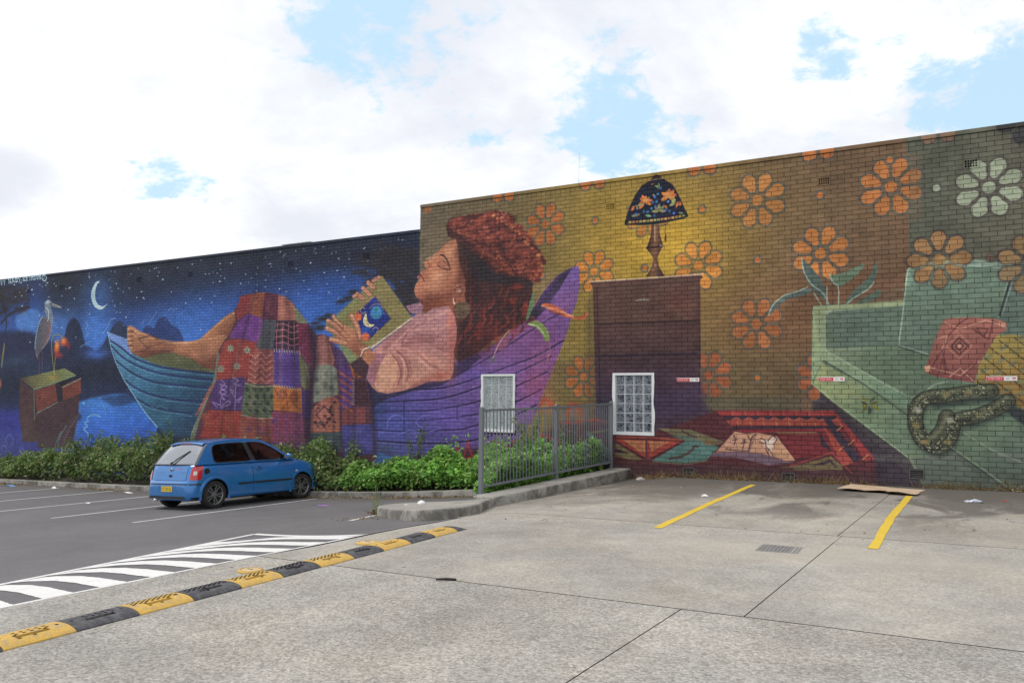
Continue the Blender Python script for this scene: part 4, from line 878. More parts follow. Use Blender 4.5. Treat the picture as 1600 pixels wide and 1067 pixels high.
# ------------------------------------------------------------------ object helpers
def tag(o, label=None, cat=None, group=None, kind=None):
    if label: o['label'] = label
    if cat: o['category'] = cat
    if group: o['group'] = group
    if kind: o['kind'] = kind
    return o

def link(o, parent=None):
    COL.objects.link(o)
    if parent is not None:
        o.parent = parent
    return o

def empty(name, loc=(0, 0, 0), rz=0.0, label=None, cat=None, group=None, kind=None):
    o = bpy.data.objects.new(name, None)
    o.empty_display_size = .2
    o.location = loc
    o.rotation_euler = (0, 0, rz)
    link(o)
    return tag(o, label, cat, group, kind)

class MB:
    """collects boxes, tubes, sheets; build() links them as one mesh object"""
    def __init__(self):
        self.v, self.f, self.mi, self.sm = [], [], [], []
    def add(self, vs, fs, mi=0, smooth=False):
        b = len(self.v)
        self.v.extend(tuple(x) for x in vs)
        for f in fs:
            self.f.append(tuple(i + b for i in f)); self.mi.append(mi); self.sm.append(smooth)
        return self
    def box(self, x0, x1, y0, y1, z0, z1, mi=0, M=None):
        vs = [(x, y, z) for z in (z0, z1) for y in (y0, y1) for x in (x0, x1)]
        if M is not None:
            vs = [M @ Vector(p) for p in vs]
        return self.add(vs, [(0, 2, 3, 1), (4, 5, 7, 6), (0, 1, 5, 4), (2, 6, 7, 3), (0, 4, 6, 2), (1, 3, 7, 5)], mi)
    def bbox(self, x0, x1, y0, y1, z0, z1, b=.004, mi=0, M=None):
        """box with chamfered edges"""
        bm = bmesh.new()
        vs = [bm.verts.new((x, y, z)) for z in (z0, z1) for y in (y0, y1) for x in (x0, x1)]
        for f in ((0, 2, 3, 1), (4, 5, 7, 6), (0, 1, 5, 4), (2, 6, 7, 3), (0, 4, 6, 2), (1, 3, 7, 5)):
            bm.faces.new([vs[i] for i in f])
        bmesh.ops.bevel(bm, geom=bm.edges[:], offset=b, segments=1, affect='EDGES')
        return self.bm(bm, mi, M=M)
    def bm(self, bm, mi=0, smooth=False, M=None):
        bm.verts.index_update()
        vs = [v.co.copy() for v in bm.verts]
        if M is not None:
            vs = [M @ v for v in vs]
        self.add(vs, [[v.index for v in f.verts] for f in bm.faces], mi, smooth)
        bm.free()
        return self
    def tube(self, pts, r, n=8, mi=0, smooth=True, caps=True):
        pts = [Vector(p) for p in pts]
        rs = r if isinstance(r, (list, tuple)) else [r] * len(pts)
        vs, fs = [], []
        for i, p in enumerate(pts):
            t = (pts[min(i + 1, len(pts) - 1)] - pts[max(i - 1, 0)]).normalized()
            a = t.cross(Vector((0, 0, 1)) if abs(t.z) < .9 else Vector((1, 0, 0))).normalized()
            b = t.cross(a)
            for k in range(n):
                an = 2 * math.pi * k / n
                vs.append(p + (a * math.cos(an) + b * math.sin(an)) * rs[i])
        for i in range(len(pts) - 1):
            for k in range(n):
                fs.append((i * n + k, i * n + (k + 1) % n, (i + 1) * n + (k + 1) % n, (i + 1) * n + k))
        self.add(vs, fs, mi, smooth)
        if caps:
            self.add(vs[:n], [tuple(range(n))], mi); self.add(vs[-n:], [tuple(range(n))[::-1]], mi)
        return self
    def lathe(self, prof, n=24, axis='Z', M=None, mi=0, smooth=True):
        """profile of (radius, height) spun round an axis"""
        vs, fs = [], []
        for (r, h) in prof:
            for k in range(n):
                a = 2 * math.pi * k / n
                c, s = r * math.cos(a), r * math.sin(a)
                p = {'Z': (c, s, h), 'Y': (c, h, s), 'X': (h, c, s)}[axis]
                vs.append(M @ Vector(p) if M is not None else p)
        for i in range(len(prof) - 1):
            for k in range(n):
                fs.append((i * n + k, i * n + (k + 1) % n, (i + 1) * n + (k + 1) % n, (i + 1) * n + k))
        return self.add(vs, fs, mi, smooth)
    def grid(self, rows, mi=0, smooth=True):
        """rows of equal length -> quads"""
        n = len(rows[0])
        vs = [p for r in rows for p in r]
        fs = [(i * n + j, i * n + j + 1, (i + 1) * n + j + 1, (i + 1) * n + j) for i in range(len(rows) - 1) for j in range(n - 1)]
        return self.add(vs, fs, mi, smooth)
    def prism(self, poly, z0, z1, mi=0):
        n = len(poly)
        vs = [(x, y, z0) for x, y in poly] + [(x, y, z1) for x, y in poly]
        fs = [tuple(range(n))[::-1], tuple(range(n, 2 * n))] + [(i, (i + 1) % n, n + (i + 1) % n, n + i) for i in range(n)]
        return self.add(vs, fs, mi)
    def mesh(self, name, mats):
        me = bpy.data.meshes.new(name)
        me.from_pydata(self.v, [], self.f)
        for m_ in (mats if isinstance(mats, (list, tuple)) else [mats]):
            me.materials.append(m_)
        me.polygons.foreach_set('material_index', self.mi)
        me.polygons.foreach_set('use_smooth', self.sm)
        me.update()
        return me
    def build(self, name, mats, parent=None, loc=None):
        o = bpy.data.objects.new(name, self.mesh(name, mats))
        if loc is not None:
            o.location = loc
        return link(o, parent)

def np_mesh(name, verts, quads, mats, parent=None, smooth=False, mi=None):
    """fast mesh from numpy arrays (all quads)"""
    me = bpy.data.meshes.new(name)
    nv, nf = len(verts), len(quads)
    me.vertices.add(nv)
    me.vertices.foreach_set('co', np.asarray(verts, np.float32).ravel())
    k = quads.shape[1]
    me.loops.add(nf * k)
    me.loops.foreach_set('vertex_index', np.asarray(quads, np.int32).ravel())
    me.polygons.add(nf)
    me.polygons.foreach_set('loop_start', np.arange(nf, dtype=np.int32) * k)
    me.polygons.foreach_set('loop_total', np.full(nf, k, np.int32))
    for m_ in (mats if isinstance(mats, (list, tuple)) else [mats]):
        me.materials.append(m_)
    if mi is not None:
        me.polygons.foreach_set('material_index', np.asarray(mi, np.int32))
    me.polygons.foreach_set('use_smooth', np.full(nf, bool(smooth)))
    me.update(calc_edges=True)
    me.validate()
    o = bpy.data.objects.new(name, me)
    return link(o, parent)

def text_mesh(txt, size, mat, name, parent, M, extrude=.0006, width=None):
    cu = bpy.data.curves.new(name, 'FONT')
    cu.body = txt
    cu.size = size
    cu.extrude = extrude
    cu.align_x = 'CENTER'
    cu.align_y = 'CENTER'
    tmp = bpy.data.objects.new(name, cu)
    COL.objects.link(tmp)
    dg = bpy.context.evaluated_depsgraph_get()
    me = bpy.data.meshes.new_from_object(tmp.evaluated_get(dg))
    bpy.data.objects.remove(tmp)
    if width:
        xs = [v.co.x for v in me.vertices]
        s = width / (max(xs) - min(xs))
        for v in me.vertices:
            v.co.x *= s
    me.transform(M)
    me.materials.clear()
    me.materials.append(mat)
    o = bpy.data.objects.new(name, me)
    return link(o, parent)

# ------------------------------------------------------------------ materials
def mat_new(name):
    m_ = bpy.data.materials.new(name)
    m_.use_nodes = True
    t = NT(m_.node_tree)
    b = t.n['Principled BSDF']
    return m_, t, b

def plain(name, col, rough=.6, metal=0.0, vary=.12, scale=8.0, bump=0.0, bscale=60, coat=0.0, spec=.5):
    m_, t, b = mat_new(name)
    pos = t.node('ShaderNodeNewGeometry').outputs['Position']
    n = t.noise(pos, scale, 5)
    v = t.mapr(n, .3, .7, 1 - vary, 1 + vary, 'LINEAR')
    t.put(b.inputs['Base Color'], t.mix(1.0, (*col, 1), _grey(t, v), 'MULTIPLY'))
    b.inputs['Roughness'].default_value = rough
    b.inputs['Metallic'].default_value = metal
    b.inputs['Coat Weight'].default_value = coat
    b.inputs['Coat Roughness'].default_value = .04
    b.inputs['Specular IOR Level'].default_value = spec
    if bump:
        bp_ = t.node('ShaderNodeBump')
        bp_.inputs['Strength'].default_value = bump
        bp_.inputs['Distance'].default_value = .004
        t.put(bp_.inputs['Height'], t.noise(pos, bscale, 6))
        t.l.new(bp_.outputs[0], b.inputs['Normal'])
    return m_

def _grey(t, v):
    c = t.node('ShaderNodeCombineColor')
    for i in range(3):
        t.put(c.inputs[i], v)
    return c.outputs[0]

BRX, BRZ, BZ0 = .240, .086, .257          # brick module, and the level of one bed joint

def mural_mat(name, dark=1.0, joints=False):
    m_, t, b = mat_new(name)
    pos = t.node('ShaderNodeNewGeometry').outputs['Position']
    s = t.node('ShaderNodeSeparateXYZ')
    t.put(s.inputs[0], pos)
    u = t.math('DIVIDE', t.math('SUBTRACT', s.outputs[0], MX0), MX1 - MX0)
    v = t.math('DIVIDE', t.math('SUBTRACT', s.outputs[2], MZ0), MZ1 - MZ0)
    c = t.node('ShaderNodeCombineXYZ')
    t.put(c.inputs[0], u)
    t.put(c.inputs[1], v)
    im = t.node('ShaderNodeTexImage', extension='EXTEND', interpolation='Linear')
    im.image = mural_img
    t.put(im.inputs[0], c.outputs[0])
    col = im.outputs[0]
    # every brick took the paint a little differently
    row = t.math('FLOOR', t.math('DIVIDE', t.math('SUBTRACT', s.outputs[2], BZ0), BRZ))
    off = t.math('MULTIPLY', t.math('FRACT', t.math('MULTIPLY', row, .5)), BRX)
    bx = t.math('FLOOR', t.math('DIVIDE', t.math('ADD', s.outputs[0], off), BRX))
    cell = t.node('ShaderNodeCombineXYZ')
    t.put(cell.inputs[0], bx)
    t.put(cell.inputs[1], row)
    wn = t.node('ShaderNodeTexWhiteNoise', noise_dimensions='3D')
    t.put(wn.inputs[0], cell.outputs[0])
    tone = t.mapr(wn.outputs[0], 0, 1, .90, 1.10, 'LINEAR')
    grain = t.mapr(t.noise(pos, 130, 4, .65), .3, .7, .82, 1.18, 'LINEAR')
    wear = t.mapr(t.noise(pos, 9, 6, .7), .35, .75, .92, 1.1, 'LINEAR')
    k = t.math('MULTIPLY', t.math('MULTIPLY', tone, grain), t.math('MULTIPLY', wear, dark))
    col = t.mix(1.0, col, _grey(t, k), 'MULTIPLY')
    # dust film rising from the ground along the lowest courses
    dust = t.math('MULTIPLY', t.mapr(t.math('ADD', s.outputs[2], t.math('MULTIPLY', t.noise(pos, 2.2, 5), .5)), 1.0, .35), .22)
    col = t.mix(dust, col, (.14, .125, .115))
    t.put(b.inputs['Base Color'], col)
    b.inputs['Roughness'].default_value = .62
    b.inputs['Specular IOR Level'].default_value = .15
    bp_ = t.node('ShaderNodeBump')
    bp_.inputs['Strength'].default_value = .3
    bp_.inputs['Distance'].default_value = .004
    n1 = t.noise(pos, 55, 6, .6)
    n2 = t.noise(t.vmath('MULTIPLY', pos, (1.0, 1.0, 3.0)), 22, 4)
    t.put(bp_.inputs['Height'], t.math('ADD', n1, n2))
    t.l.new(bp_.outputs[0], b.inputs['Normal'])
    return m_

M_BRICK = mural_mat("painted_brick")
M_JOINT = mural_mat("raked_joint", .32)  # darkened for unpainted, dirty mortar and for shadow put into the raked recess
M_CAP = mural_mat("painted_capping", 1.05)
M_WHITE = plain("white_paint", (.80, .81, .82), .45, vary=.05, scale=14, bump=.15, bscale=90)
M_DARK = plain("dark_void", (.012, .012, .014), .9, vary=.1)
M_FENCE = plain("grey_steel_paint", (.165, .18, .198), .42, vary=.07, scale=6)
M_METAL = plain("galvanised_steel", (.42, .43, .44), .4, .8)
M_ROOF = plain("roof_sheet", (.5, .51, .52), .4, .5)

# ------------------------------------------------------------------ ground shape
EDGE_X = -6.2
def pad_z(x, y):
    a, c = min(1, max(0, (-5.5 - x) / 1.1)), min(1, max(0, (y - 7.5) / 2.5))
    return .31 + .0152 * max(x, EDGE_X) - .07 * a * a * (3 - 2 * a) * c * c * (3 - 2 * c)
def gz(x, y):
    """height of the paved ground: a gently falling concrete apron, then the car park dipping towards the left"""
    u = max(0.0, -(max(x, -60) + 6.2))
    a, c = min(1, max(0, (-5.5 - x) / 1.1)), min(1, max(0, (y - 7.5) / 2.5))
    z = .31 + .0152 * max(x, -6.2) - .07 * a * a * (3 - 2 * a) * c * c * (3 - 2 * c) * math.exp(-u / .8)
    if u > 0:
        z -= .6283 * (1 - math.exp(-u / 4.42)) + .0261 * min(u, 30) + .00894 * (1 - math.exp(-u / 2)) * (max(min(y, 20), -6) - 8)
    return z

# ------------------------------------------------------------------ the building with the painted wall
bld = empty("painted_building", (0, WALL_Y, 0), label="long brick building covered by a mural of a reclining reader", cat="building")
def at_wall(o):
    """children of the building are modelled in world metres"""
    o.matrix_parent_inverse = Matrix.Translation((0, -WALL_Y, 0))
    return o

XL, XR, XSTEP, ZB = -37.0, 4.6, -12.11, -1.7
H_HI, H_LO = 6.45, 5.85
WINDOWS = [(-10.29, -9.395, 1.0, 2.31), (-7.02, -6.11, 1.03, 2.31)]
VENTS = [(x, 5.74, .0) for x in (-9.5, -7.1, -2.79, -.39)] + [(x, 5.25, .0) for x in (-13.8, -16.44, -20.56, -22.92, -27.08, -29.1)]
LOUVRES = [(-5.42, .257), (-3.51, .257), (-1.54, .429), (-14.6, .0)]
hole = [(a, b, c, d) for a, b, c, d in WINDOWS]
def snap_row(z): return BZ0 + round((z - BZ0) / BRZ) * BRZ
vent_boxes = []
for (x, z, _) in VENTS:
    z = snap_row(z)
    x = round(x / BRX) * BRX + .0025
    vent_boxes.append((x, x + .235, z + .004, z + 2 * BRZ - .004))
louv_boxes = []
for (x, z) in LOUVRES[:3]:
    x = round(x / BRX) * BRX + .0025
    louv_boxes.append((x, x + .235, snap_row(z) + .004, snap_row(z) + 2 * BRZ - .004))
hole += vent_boxes + louv_boxes

rects = []                                  # (x0, x1, z0, z1) of every brick
row0 = int(math.floor((ZB - BZ0) / BRZ))
for r in range(row0, 72):
    z0 = BZ0 + r * BRZ
    z1 = z0 + BRZ
    zc = (z0 + z1) / 2
    top_hi = r == 70
    if r > 70:
        continue
    top_lo = r == 63
    x = XL - (BRX / 2 if r % 2 else 0)
    hx = XL
    off = BRX / 2 if r % 2 else 0.0
    i0 = int(math.floor((XL + off) / BRX)); i1 = int(math.ceil((XR + off) / BRX))
    segs = []
    for i in range(i0, i1):
        a, b = i * BRX - off, (i + 1) * BRX - off
        a, b = max(a, XL), min(b, XR)
        if b - a < .04: continue
        if zc > BZ0 + 64 * BRZ:              # above the low section only the high wall goes on
            if b <= XSTEP + .03: continue
            a = max(a, XSTEP)
        if (top_hi and a >= XSTEP) or (top_lo and b <= XSTEP):
            h = (a + b) / 2
            segs += [(a, h), (h, b)]
        elif top_lo and a < XSTEP < b:
            segs += [(a, XSTEP), (XSTEP, b)]
        else:
            segs.append((a, b))
    for a, b in segs:
        parts = [(a + .0038, b - .0038)]
        for (hx0, hx1, hz0, hz1) in hole:
            if hz0 - .02 < zc < hz1 + .02:
                nxt = []
                for (p, q) in parts:
                    if q <= hx0 or p >= hx1:
                        nxt.append((p, q))
                    else:
                        if p < hx0 - .02: nxt.append((p, hx0 - .004))
                        if q > hx1 + .02: nxt.append((hx1 + .004, q))
                parts = nxt
        for p, q in parts:
            if q - p > .03:
                rects.append((p, q, z0 + .0037, z1 - .0037))
rects = np.array(rects)
# the 300 bricks that show largest in the picture become parts, the rest one mass
cx, cz = (rects[:, 0] + rects[:, 1]) / 2, (rects[:, 2] + rects[:, 3]) / 2
rel = np.stack([cx, np.full_like(cx, WALL_Y), cz - CAMZ], 1)
dep = rel @ np.array(CF)
ppx = 800 + FPX * (rel @ np.array(CR)) / dep
ppy = 533.5 - FPX * (rel @ np.array(CU)) / dep
vis = (ppx < 1592) & (ppx > 0) & (ppy > 0) & (cz > np.array([gz(x, WALL_Y) for x in cx]) + .05) & (rects[:, 1] - rects[:, 0] > .2)
size = np.where(vis, 1 / dep, 0)
near = np.argsort(-size)[:300]
is_part = np.zeros(len(rects), bool)
is_part[near] = True
def brick_arrays(R):
    n = len(R)
    j = rng.uniform(-.0015, .0015, (n, 4))
    y0 = WALL_Y + j
    yb = np.full(n, WALL_Y + .05)
    v = np.zeros((n, 8, 3))
    bev = .001
    for k, (xi, zi) in enumerate(((0, 2), (1, 2), (1, 3), (0, 3))):
        sx, sz = (1 if xi == 0 else -1), (1 if zi == 2 else -1)
        v[:, k, 0] = R[:, xi] + sx * bev; v[:, k, 2] = R[:, zi] + sz * bev; v[:, k, 1] = y0[:, k]
        v[:, 4 + k, 0] = R[:, xi]; v[:, 4 + k, 2] = R[:, zi]; v[:, 4 + k, 1] = yb
    f = np.array([(0, 1, 2, 3), (0, 4, 5, 1), (1, 5, 6, 2), (2, 6, 7, 3), (3, 7, 4, 0)])
    q = (f[None] + (np.arange(n) * 8)[:, None, None]).reshape(-1, 4)
    return v.reshape(-1, 3), q
v, q = brick_arrays(rects[~is_part])
bw = np_mesh("brickwork", v, q, M_BRICK, bld)
at_wall(bw); tag(bw, kind='stuff')
proto = {}
for i in near:
    a, b, c, d = rects[i]
    key = (round(b - a, 3), random.randrange(3))
    if key not in proto:
        R = np.array([[-(b - a) / 2, (b - a) / 2, -(d - c) / 2, (d - c) / 2]])
        v, q = brick_arrays(R)
        v[:, 1] -= WALL_Y
        o = np_mesh("brick", v, q, M_BRICK, bld)
        proto[key] = o.data
    else:
        o = link(bpy.data.objects.new("brick", proto[key]), bld)
    o.location = ((a + b) / 2, random.uniform(-.0008, .0012), (c + d) / 2)

core = MB()
JY = WALL_Y + .0045
def core_sheet(x0, x1, z0, z1):
    """mortar plane behind the bricks, left open at windows and vents"""
    xs = sorted({x0, x1, *[h for b in hole for h in b[:2] if x0 < h < x1]})
    zs = sorted({z0, z1, *[h for b in hole for h in b[2:] if z0 < h < z1]})
    for a, b in zip(xs, xs[1:]):
        for c, d in zip(zs, zs[1:]):
            mx, mz = (a + b) / 2, (c + d) / 2
            if not any(h[0] < mx < h[1] and h[2] < mz < h[3] for h in hole):
                core.add([(a, JY, c), (b, JY, c), (b, JY, d), (a, JY, d)], [(0, 1, 2, 3)])
core_sheet(XL, XSTEP, ZB, H_LO - .07)
core_sheet(XSTEP, XR, ZB, H_HI - .07)
at_wall(core.build("mortar", M_JOINT, bld))
back = MB()
back.box(XL, XSTEP, WALL_Y + .16, WALL_Y + .24, ZB, H_LO - .075)
back.box(XSTEP, XR, WALL_Y + .16, WALL_Y + .24, ZB, H_HI - .075)
back.box(XL, XL + .06, WALL_Y + .012, WALL_Y + .16, ZB, H_LO - .08)
back.box(XR - .06, XR, WALL_Y + .012, WALL_Y + .16, ZB, H_HI - .08)
back.box(XSTEP + .002, XSTEP + .05, WALL_Y + .012, WALL_Y + .16, H_LO - .07, H_HI - .08)
back.box(XL, XR, WALL_Y + 14, WALL_Y + 14.2, ZB, 5.7)
back.box(XL, XL + .2, WALL_Y + .24, WALL_Y + 14, ZB, 5.7)
back.box(XR - .2, XR, WALL_Y + .24, WALL_Y + 14, ZB, 5.7)
at_wall(back.build("inner_wall", plain("block_wall", (.32, .30, .28), .8), bld))
rf = MB()
rf.box(XL + .2, XSTEP, WALL_Y + .24, WALL_Y + 14, 5.45, 5.52)
rf.box(XSTEP, XR - .2, WALL_Y + .24, WALL_Y + 14, 6.0, 6.07)
at_wall(rf.build("roof", M_ROOF, bld))
for (a, b, h) in ((XL, XSTEP - .002, H_LO), (XSTEP - .004, XR, H_HI)):
    c_ = MB()
    c_.bbox(a, b, WALL_Y - .014, WALL_Y + .26, h - .074, h, .004)
    at_wall(c_.build("capping", M_CAP, bld))
# step face of the high wall seen from the left
st = MB(); st.box(XSTEP - .003, XSTEP + .05, WALL_Y + .003, WALL_Y + .26, H_LO + .002, H_HI - .076)
at_wall(st.build("end_face", M_CAP, bld))

# vent bricks: terracotta grilles with three rows of five holes
def vent_mesh():
    g = MB()
    w_, h_ = .235, 2 * BRZ - .008
    fr = .022
    y0, y1 = -.004, .05
    g.box(0, fr, y0, y1, 0, h_); g.box(w_ - fr, w_, y0, y1, 0, h_); g.box(fr, w_ - fr, y0, y1, 0, fr); g.box(fr, w_ - fr, y0, y1, h_ - fr, h_)
    nx, nz = 5, 3
    cw, chh = (w_ - 2 * fr) / nx, (h_ - 2 * fr) / nz
    for i in range(1, nx):
        g.box(fr + i * cw - .006, fr + i * cw + .006, y0 + .001, y1, fr, h_ - fr)
    for j in range(1, nz):
        for i in range(nx):
            g.box(fr + i * cw + (.006 if i else 0), fr + (i + 1) * cw - (.006 if i < nx - 1 else 0), y0 + .002, y1 - .002, fr + j * chh - .006, fr + j * chh + .006)
    g.add([(0, .049, 0), (w_, .049, 0), (w_, .049, h_), (0, .049, h_)], [(0, 1, 2, 3)], 1)
    return g.mesh("vent_grille", [M_CAP, M_DARK])
vm = vent_mesh()
for (a, b, c, d) in vent_boxes:
    o = link(bpy.data.objects.new("vent_grille", vm), bld)
    o.location = (a, 0, c)
def louvre_mesh():
    g = MB()
    w_, h_ = .235, 2 * BRZ - .008
    g.box(0, .012, -.008, .05, 0, h_); g.box(w_ - .012, w_, -.008, .05, 0, h_); g.box(.012, w_ - .012, -.008, .05, 0, .012); g.box(.012, w_ - .012, -.008, .05, h_ - .012, h_)
    for j in range(5):
        z = .026 + j * .028
        M = Matrix.Translation((0, .012, z)) @ Matrix.Rotation(math.radians(32), 4, 'X')
        g.box(.012, w_ - .012, -.012, .012, -.002, .002, 0, M)
    g.add([(0, .049, 0), (w_, .049, 0), (w_, .049, h_), (0, .049, h_)], [(0, 1, 2, 3)], 1)
    return g.mesh("louvre_vent", [plain("louvre_metal", (.16, .15, .15), .5, .4), M_DARK])
lm = louvre_mesh()
for (a, b, c, d) in louv_boxes:
    o = link(bpy.data.objects.new("louvre_vent", lm), bld)
    o.location = (a, 0, c)

# glass block windows
def glass_mat(name, base, light):
    m_, t, b = mat_new(name)
    tc_ = t.node('ShaderNodeTexCoord').outputs['Object']
    s = t.node('ShaderNodeSeparateXYZ'); t.put(s.inputs[0], tc_)
    oi = t.node('ShaderNodeObjectInfo').outputs['Random']
    sh_ = t.node('ShaderNodeCombineXYZ'); t.put(sh_.inputs[1], t.math('MULTIPLY', oi, 37.0))
    p = t.vmath('ADD', tc_, sh_.outputs[0])
    n = t.noise(p, 12, 3, .5, 1.8)
    n2 = t.noise(p, 34, 2, .5, 2.5)
    rib = t.math('ADD', n, t.math('MULTIPLY', t.math('SUBTRACT', n2, .5), .6))
    k = t.ramp(rib, [(.36, 0.0), (.48, .18), (.56, .95), (.64, .35), (.72, .1)])
    col = t.mix(k, base, light)  # pale swirls painted in for light refracted through the glass
    # left edge painted paler, standing in for light refracted in the block edge
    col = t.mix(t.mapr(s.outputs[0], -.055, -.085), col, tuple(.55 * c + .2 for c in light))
    t.put(b.inputs['Base Color'], col)
    b.inputs['Roughness'].default_value = .08
    b.inputs['Specular IOR Level'].default_value = .6
    bp_ = t.node('ShaderNodeBump'); bp_.inputs['Strength'].default_value = .6; bp_.inputs['Distance'].default_value = .01
    t.put(bp_.inputs['Height'], rib); t.l.new(bp_.outputs[0], b.inputs['Normal'])
    return m_
GL = [glass_mat("pale_glass_block", (.22, .25, .26), (.56, .62, .62)), glass_mat("dark_glass_block", (.012, .016, .028), (.36, .40, .46))]
M_GROUT = plain("white_grout", (.74, .75, .76), .6, vary=.05)
WLAB = ["paler window behind the steel railing", "darker window right of the railing"]
for wi, (x0, x1, z0, z1) in enumerate(WINDOWS):
    win = bpy.data.objects.new("window", None)
    link(win, bld); win.location = (x0, 0, z0)
    tag(win, WLAB[wi])
    W_, H_ = x1 - x0, z1 - z0
    g = MB()
    nx, nz = 4, 6
    mx, mzb, mzt = .052, .062, .048
    cw, ch = (W_ - 2 * mx) / nx, (H_ - mzb - mzt) / nz
    # rendered surround with a rough hand-painted outer edge
    def ragged(a, b, axis, base, n=13, amp=.02):
        return [(a + (b - a) * i / n, base + random.uniform(-amp, amp) * (0 if i in (0, n) else 1)) for i in range(n + 1)]
    lft = [(x, z) for z, x in ragged(0, H_, 0, -.004, amp=.010)]
    rgt = [(x, z) for z, x in ragged(H_, 0, 0, W_ + .004, amp=(.005, .022)[wi])]
    outer = lft + rgt
    for (qa, qb, qc, qd) in (("l", 0, 0, 0),):
        # left strip
        rows = [[(x, -.012, z), (mx, -.012, z if 0 < i < len(lft) - 1 else (mzb if i == 0 else H_ - mzt))] for i, (x, z) in enumerate(lft)]
        g.grid(rows, 0, False)
        rows = [[(W_ - mx, -.012, z if 0 < i < len(rgt) - 1 else (H_ - mzt if i == 0 else mzb)), (x, -.012, z)] for i, (x, z) in enumerate(rgt)]
        g.grid(rows, 0, False)
        a0, a1 = lft[0][0], rgt[-1][0]
        g.add([(lft[0][0], -.012, 0), (rgt[-1][0], -.012, 0), (W_ - mx, -.012, mzb), (mx, -.012, mzb)], [(0, 1, 2, 3)])
        g.add([(lft[-1][0], -.012, H_), (rgt[0][0], -.012, H_), (W_ - mx, -.012, H_ - mzt), (mx, -.012, H_ - mzt)], [(3, 2, 1, 0)])
    oo = outer + [outer[0]]
    g.grid([[(x, -.012, z) for x, z in oo], [(x, .02, z) for x, z in oo]], 0, False)
    inn = [(mx, mzb), (mx, H_ - mzt), (W_ - mx, H_ - mzt), (W_ - mx, mzb), (mx, mzb)]
    g.grid([[(x, .09, z) for x, z in inn], [(x, -.012, z) for x, z in inn]], 0, False)
    g.build("frame", M_WHITE, win)
    j = MB()
    for i in range(nx + 1):
        x = mx + i * cw
        j.box(max(x - .0055, mx), min(x + .0055, W_ - mx), .026, .09, mzb, H_ - mzt)
    for k in range(nz + 1):
        z = mzb + k * ch
        for i in range(nx):
            j.box(mx + i * cw + .0055, mx + (i + 1) * cw - .0055, .0265, .09, max(z - .0055, mzb), min(z + .0055, H_ - mzt))
    j.build("grout", M_GROUT, win)
    bb = MB()
    bb.bbox(-cw / 2 + .007, cw / 2 - .007, .0, .07, -ch / 2 + .007, ch / 2 - .007, .009)
    bme = bb.mesh("glass_block", GL[wi])
    for k in range(nz):
        for i in range(nx):
            o = link(bpy.data.objects.new("glass_block", bme), win)
            o.location = (mx + (i + .5) * cw, .03, mzb + (k + .5) * ch)
    sl = MB(); sl.box(mx, W_ - mx, .091, .1, mzb, H_ - mzt); sl.build("backing", M_DARK, win)

# ------------------------------------------------------------------ small signs on the wall
M_RED = plain("sign_red", (.62, .035, .045), .4, vary=.04)
M_SIGN = plain("sign_white", (.82, .82, .82), .35, vary=.03)
M_GREYP = plain("print_grey", (.36, .37, .4), .5, vary=.05)
for (x0, x1, zc, lab) in ((-5.625, -5.165, 2.162, "red and white staff sign right of the dark glass block window"), (-2.92, -2.46, 2.162, "red and white staff sign on the left arm of the painted sofa"), (-.235, .215, 2.16, "red and white staff sign on the yellow painted pillow")):
    s_ = empty("parking_sign", ((x0 + x1) / 2, WALL_Y - .004, zc), label=lab, cat="sign", group="staff parking signs on the wall")
    w_ = x1 - x0
    b = MB(); b.bbox(-w_ / 2, w_ / 2, -.006, 0, -.038, .038, .0015); b.build("plate", M_SIGN, s_)
    b = MB(); b.box(-w_ / 2 + .004, .035, -.0068, -.0062, -.033, .029); b.build("red_panel", M_RED, s_)
    RX = Matrix.Rotation(math.radians(90), 4, 'X')
    text_mesh("STAFF ONLY", .045, M_SIGN, "lettering", s_, Matrix.Translation(((-w_ / 2 + .039) / 2, -.0072, -.002)) @ RX, .0004, width=.205)
    b = MB()
    for i, (zz, ln) in enumerate(((.012, .07), (.0, .06), (-.012, .045))):
        b.box(.06, .06 + ln, -.0066, -.0061, zz - .003, zz + .003)
    b.build("fine_print", M_GREYP, s_)
    b = MB()
    for dx in (.165, .192):
        b.lathe([(.0, -.0072), (.0135, -.0072), (.0135, -.006)], 14, 'Y', Matrix.Translation((dx, 0, .008)), smooth=False)
    b.box(.155, .205, -.0066, -.0061, -.02, -.015)
    b.build("emblem", M_RED, s_)
    b = MB()
    for dx in (-w_ / 2 + .012, w_ / 2 - .012):
        b.lathe([(.0, -.009), (.004, -.009), (.005, -.006)], 10, 'Y', Matrix.Translation((dx, 0, 0)), smooth=False)
    b.build("screw", M_METAL, s_)

# ------------------------------------------------------------------ things on the roof
an = empty("roof_antenna", (-8.27, WALL_Y + .9, 6.07), label="thin whip antenna rising above the roof edge left of the lamp", cat="antenna")
b = MB(); b.tube([(0, 0, 0), (0, 0, .7), (.01, 0, 1.0), (.015, 0, 1.35)], [.003, .0028, .0025, .002], 6); b.build("mast", M_METAL, an)
b = MB(); b.lathe([(.0, .50), (.016, .50), (.018, .53), (.016, .56), (0, .56)], 10); b.build("coil", M_DARK, an)
b = MB(); b.tube([(.28, .1, 0), (.28, .1, .46)], .008, 6); b.lathe([(0, .44), (.02, .44), (.02, .47), (0, .47)], 10, M=Matrix.Translation((.28, .1, 0))); b.build("stub_mast", M_DARK, an)
rs = empty("roof_panel", (-17.0, WALL_Y + 1.2, 5.52), label="low pale roof sheet just showing over the dark parapet", cat="roof sheet")  # a raised panel of roof sheeting, seen edge-on
b = MB(); b.bbox(-.55, .55, -.5, 1.2, .53, .55, .004); b.build("sheet", M_ROOF, rs)
b = MB(); b.box(-.5, .5, -.45, 1.15, 0, .529); b.build("upstand", M_METAL, rs)

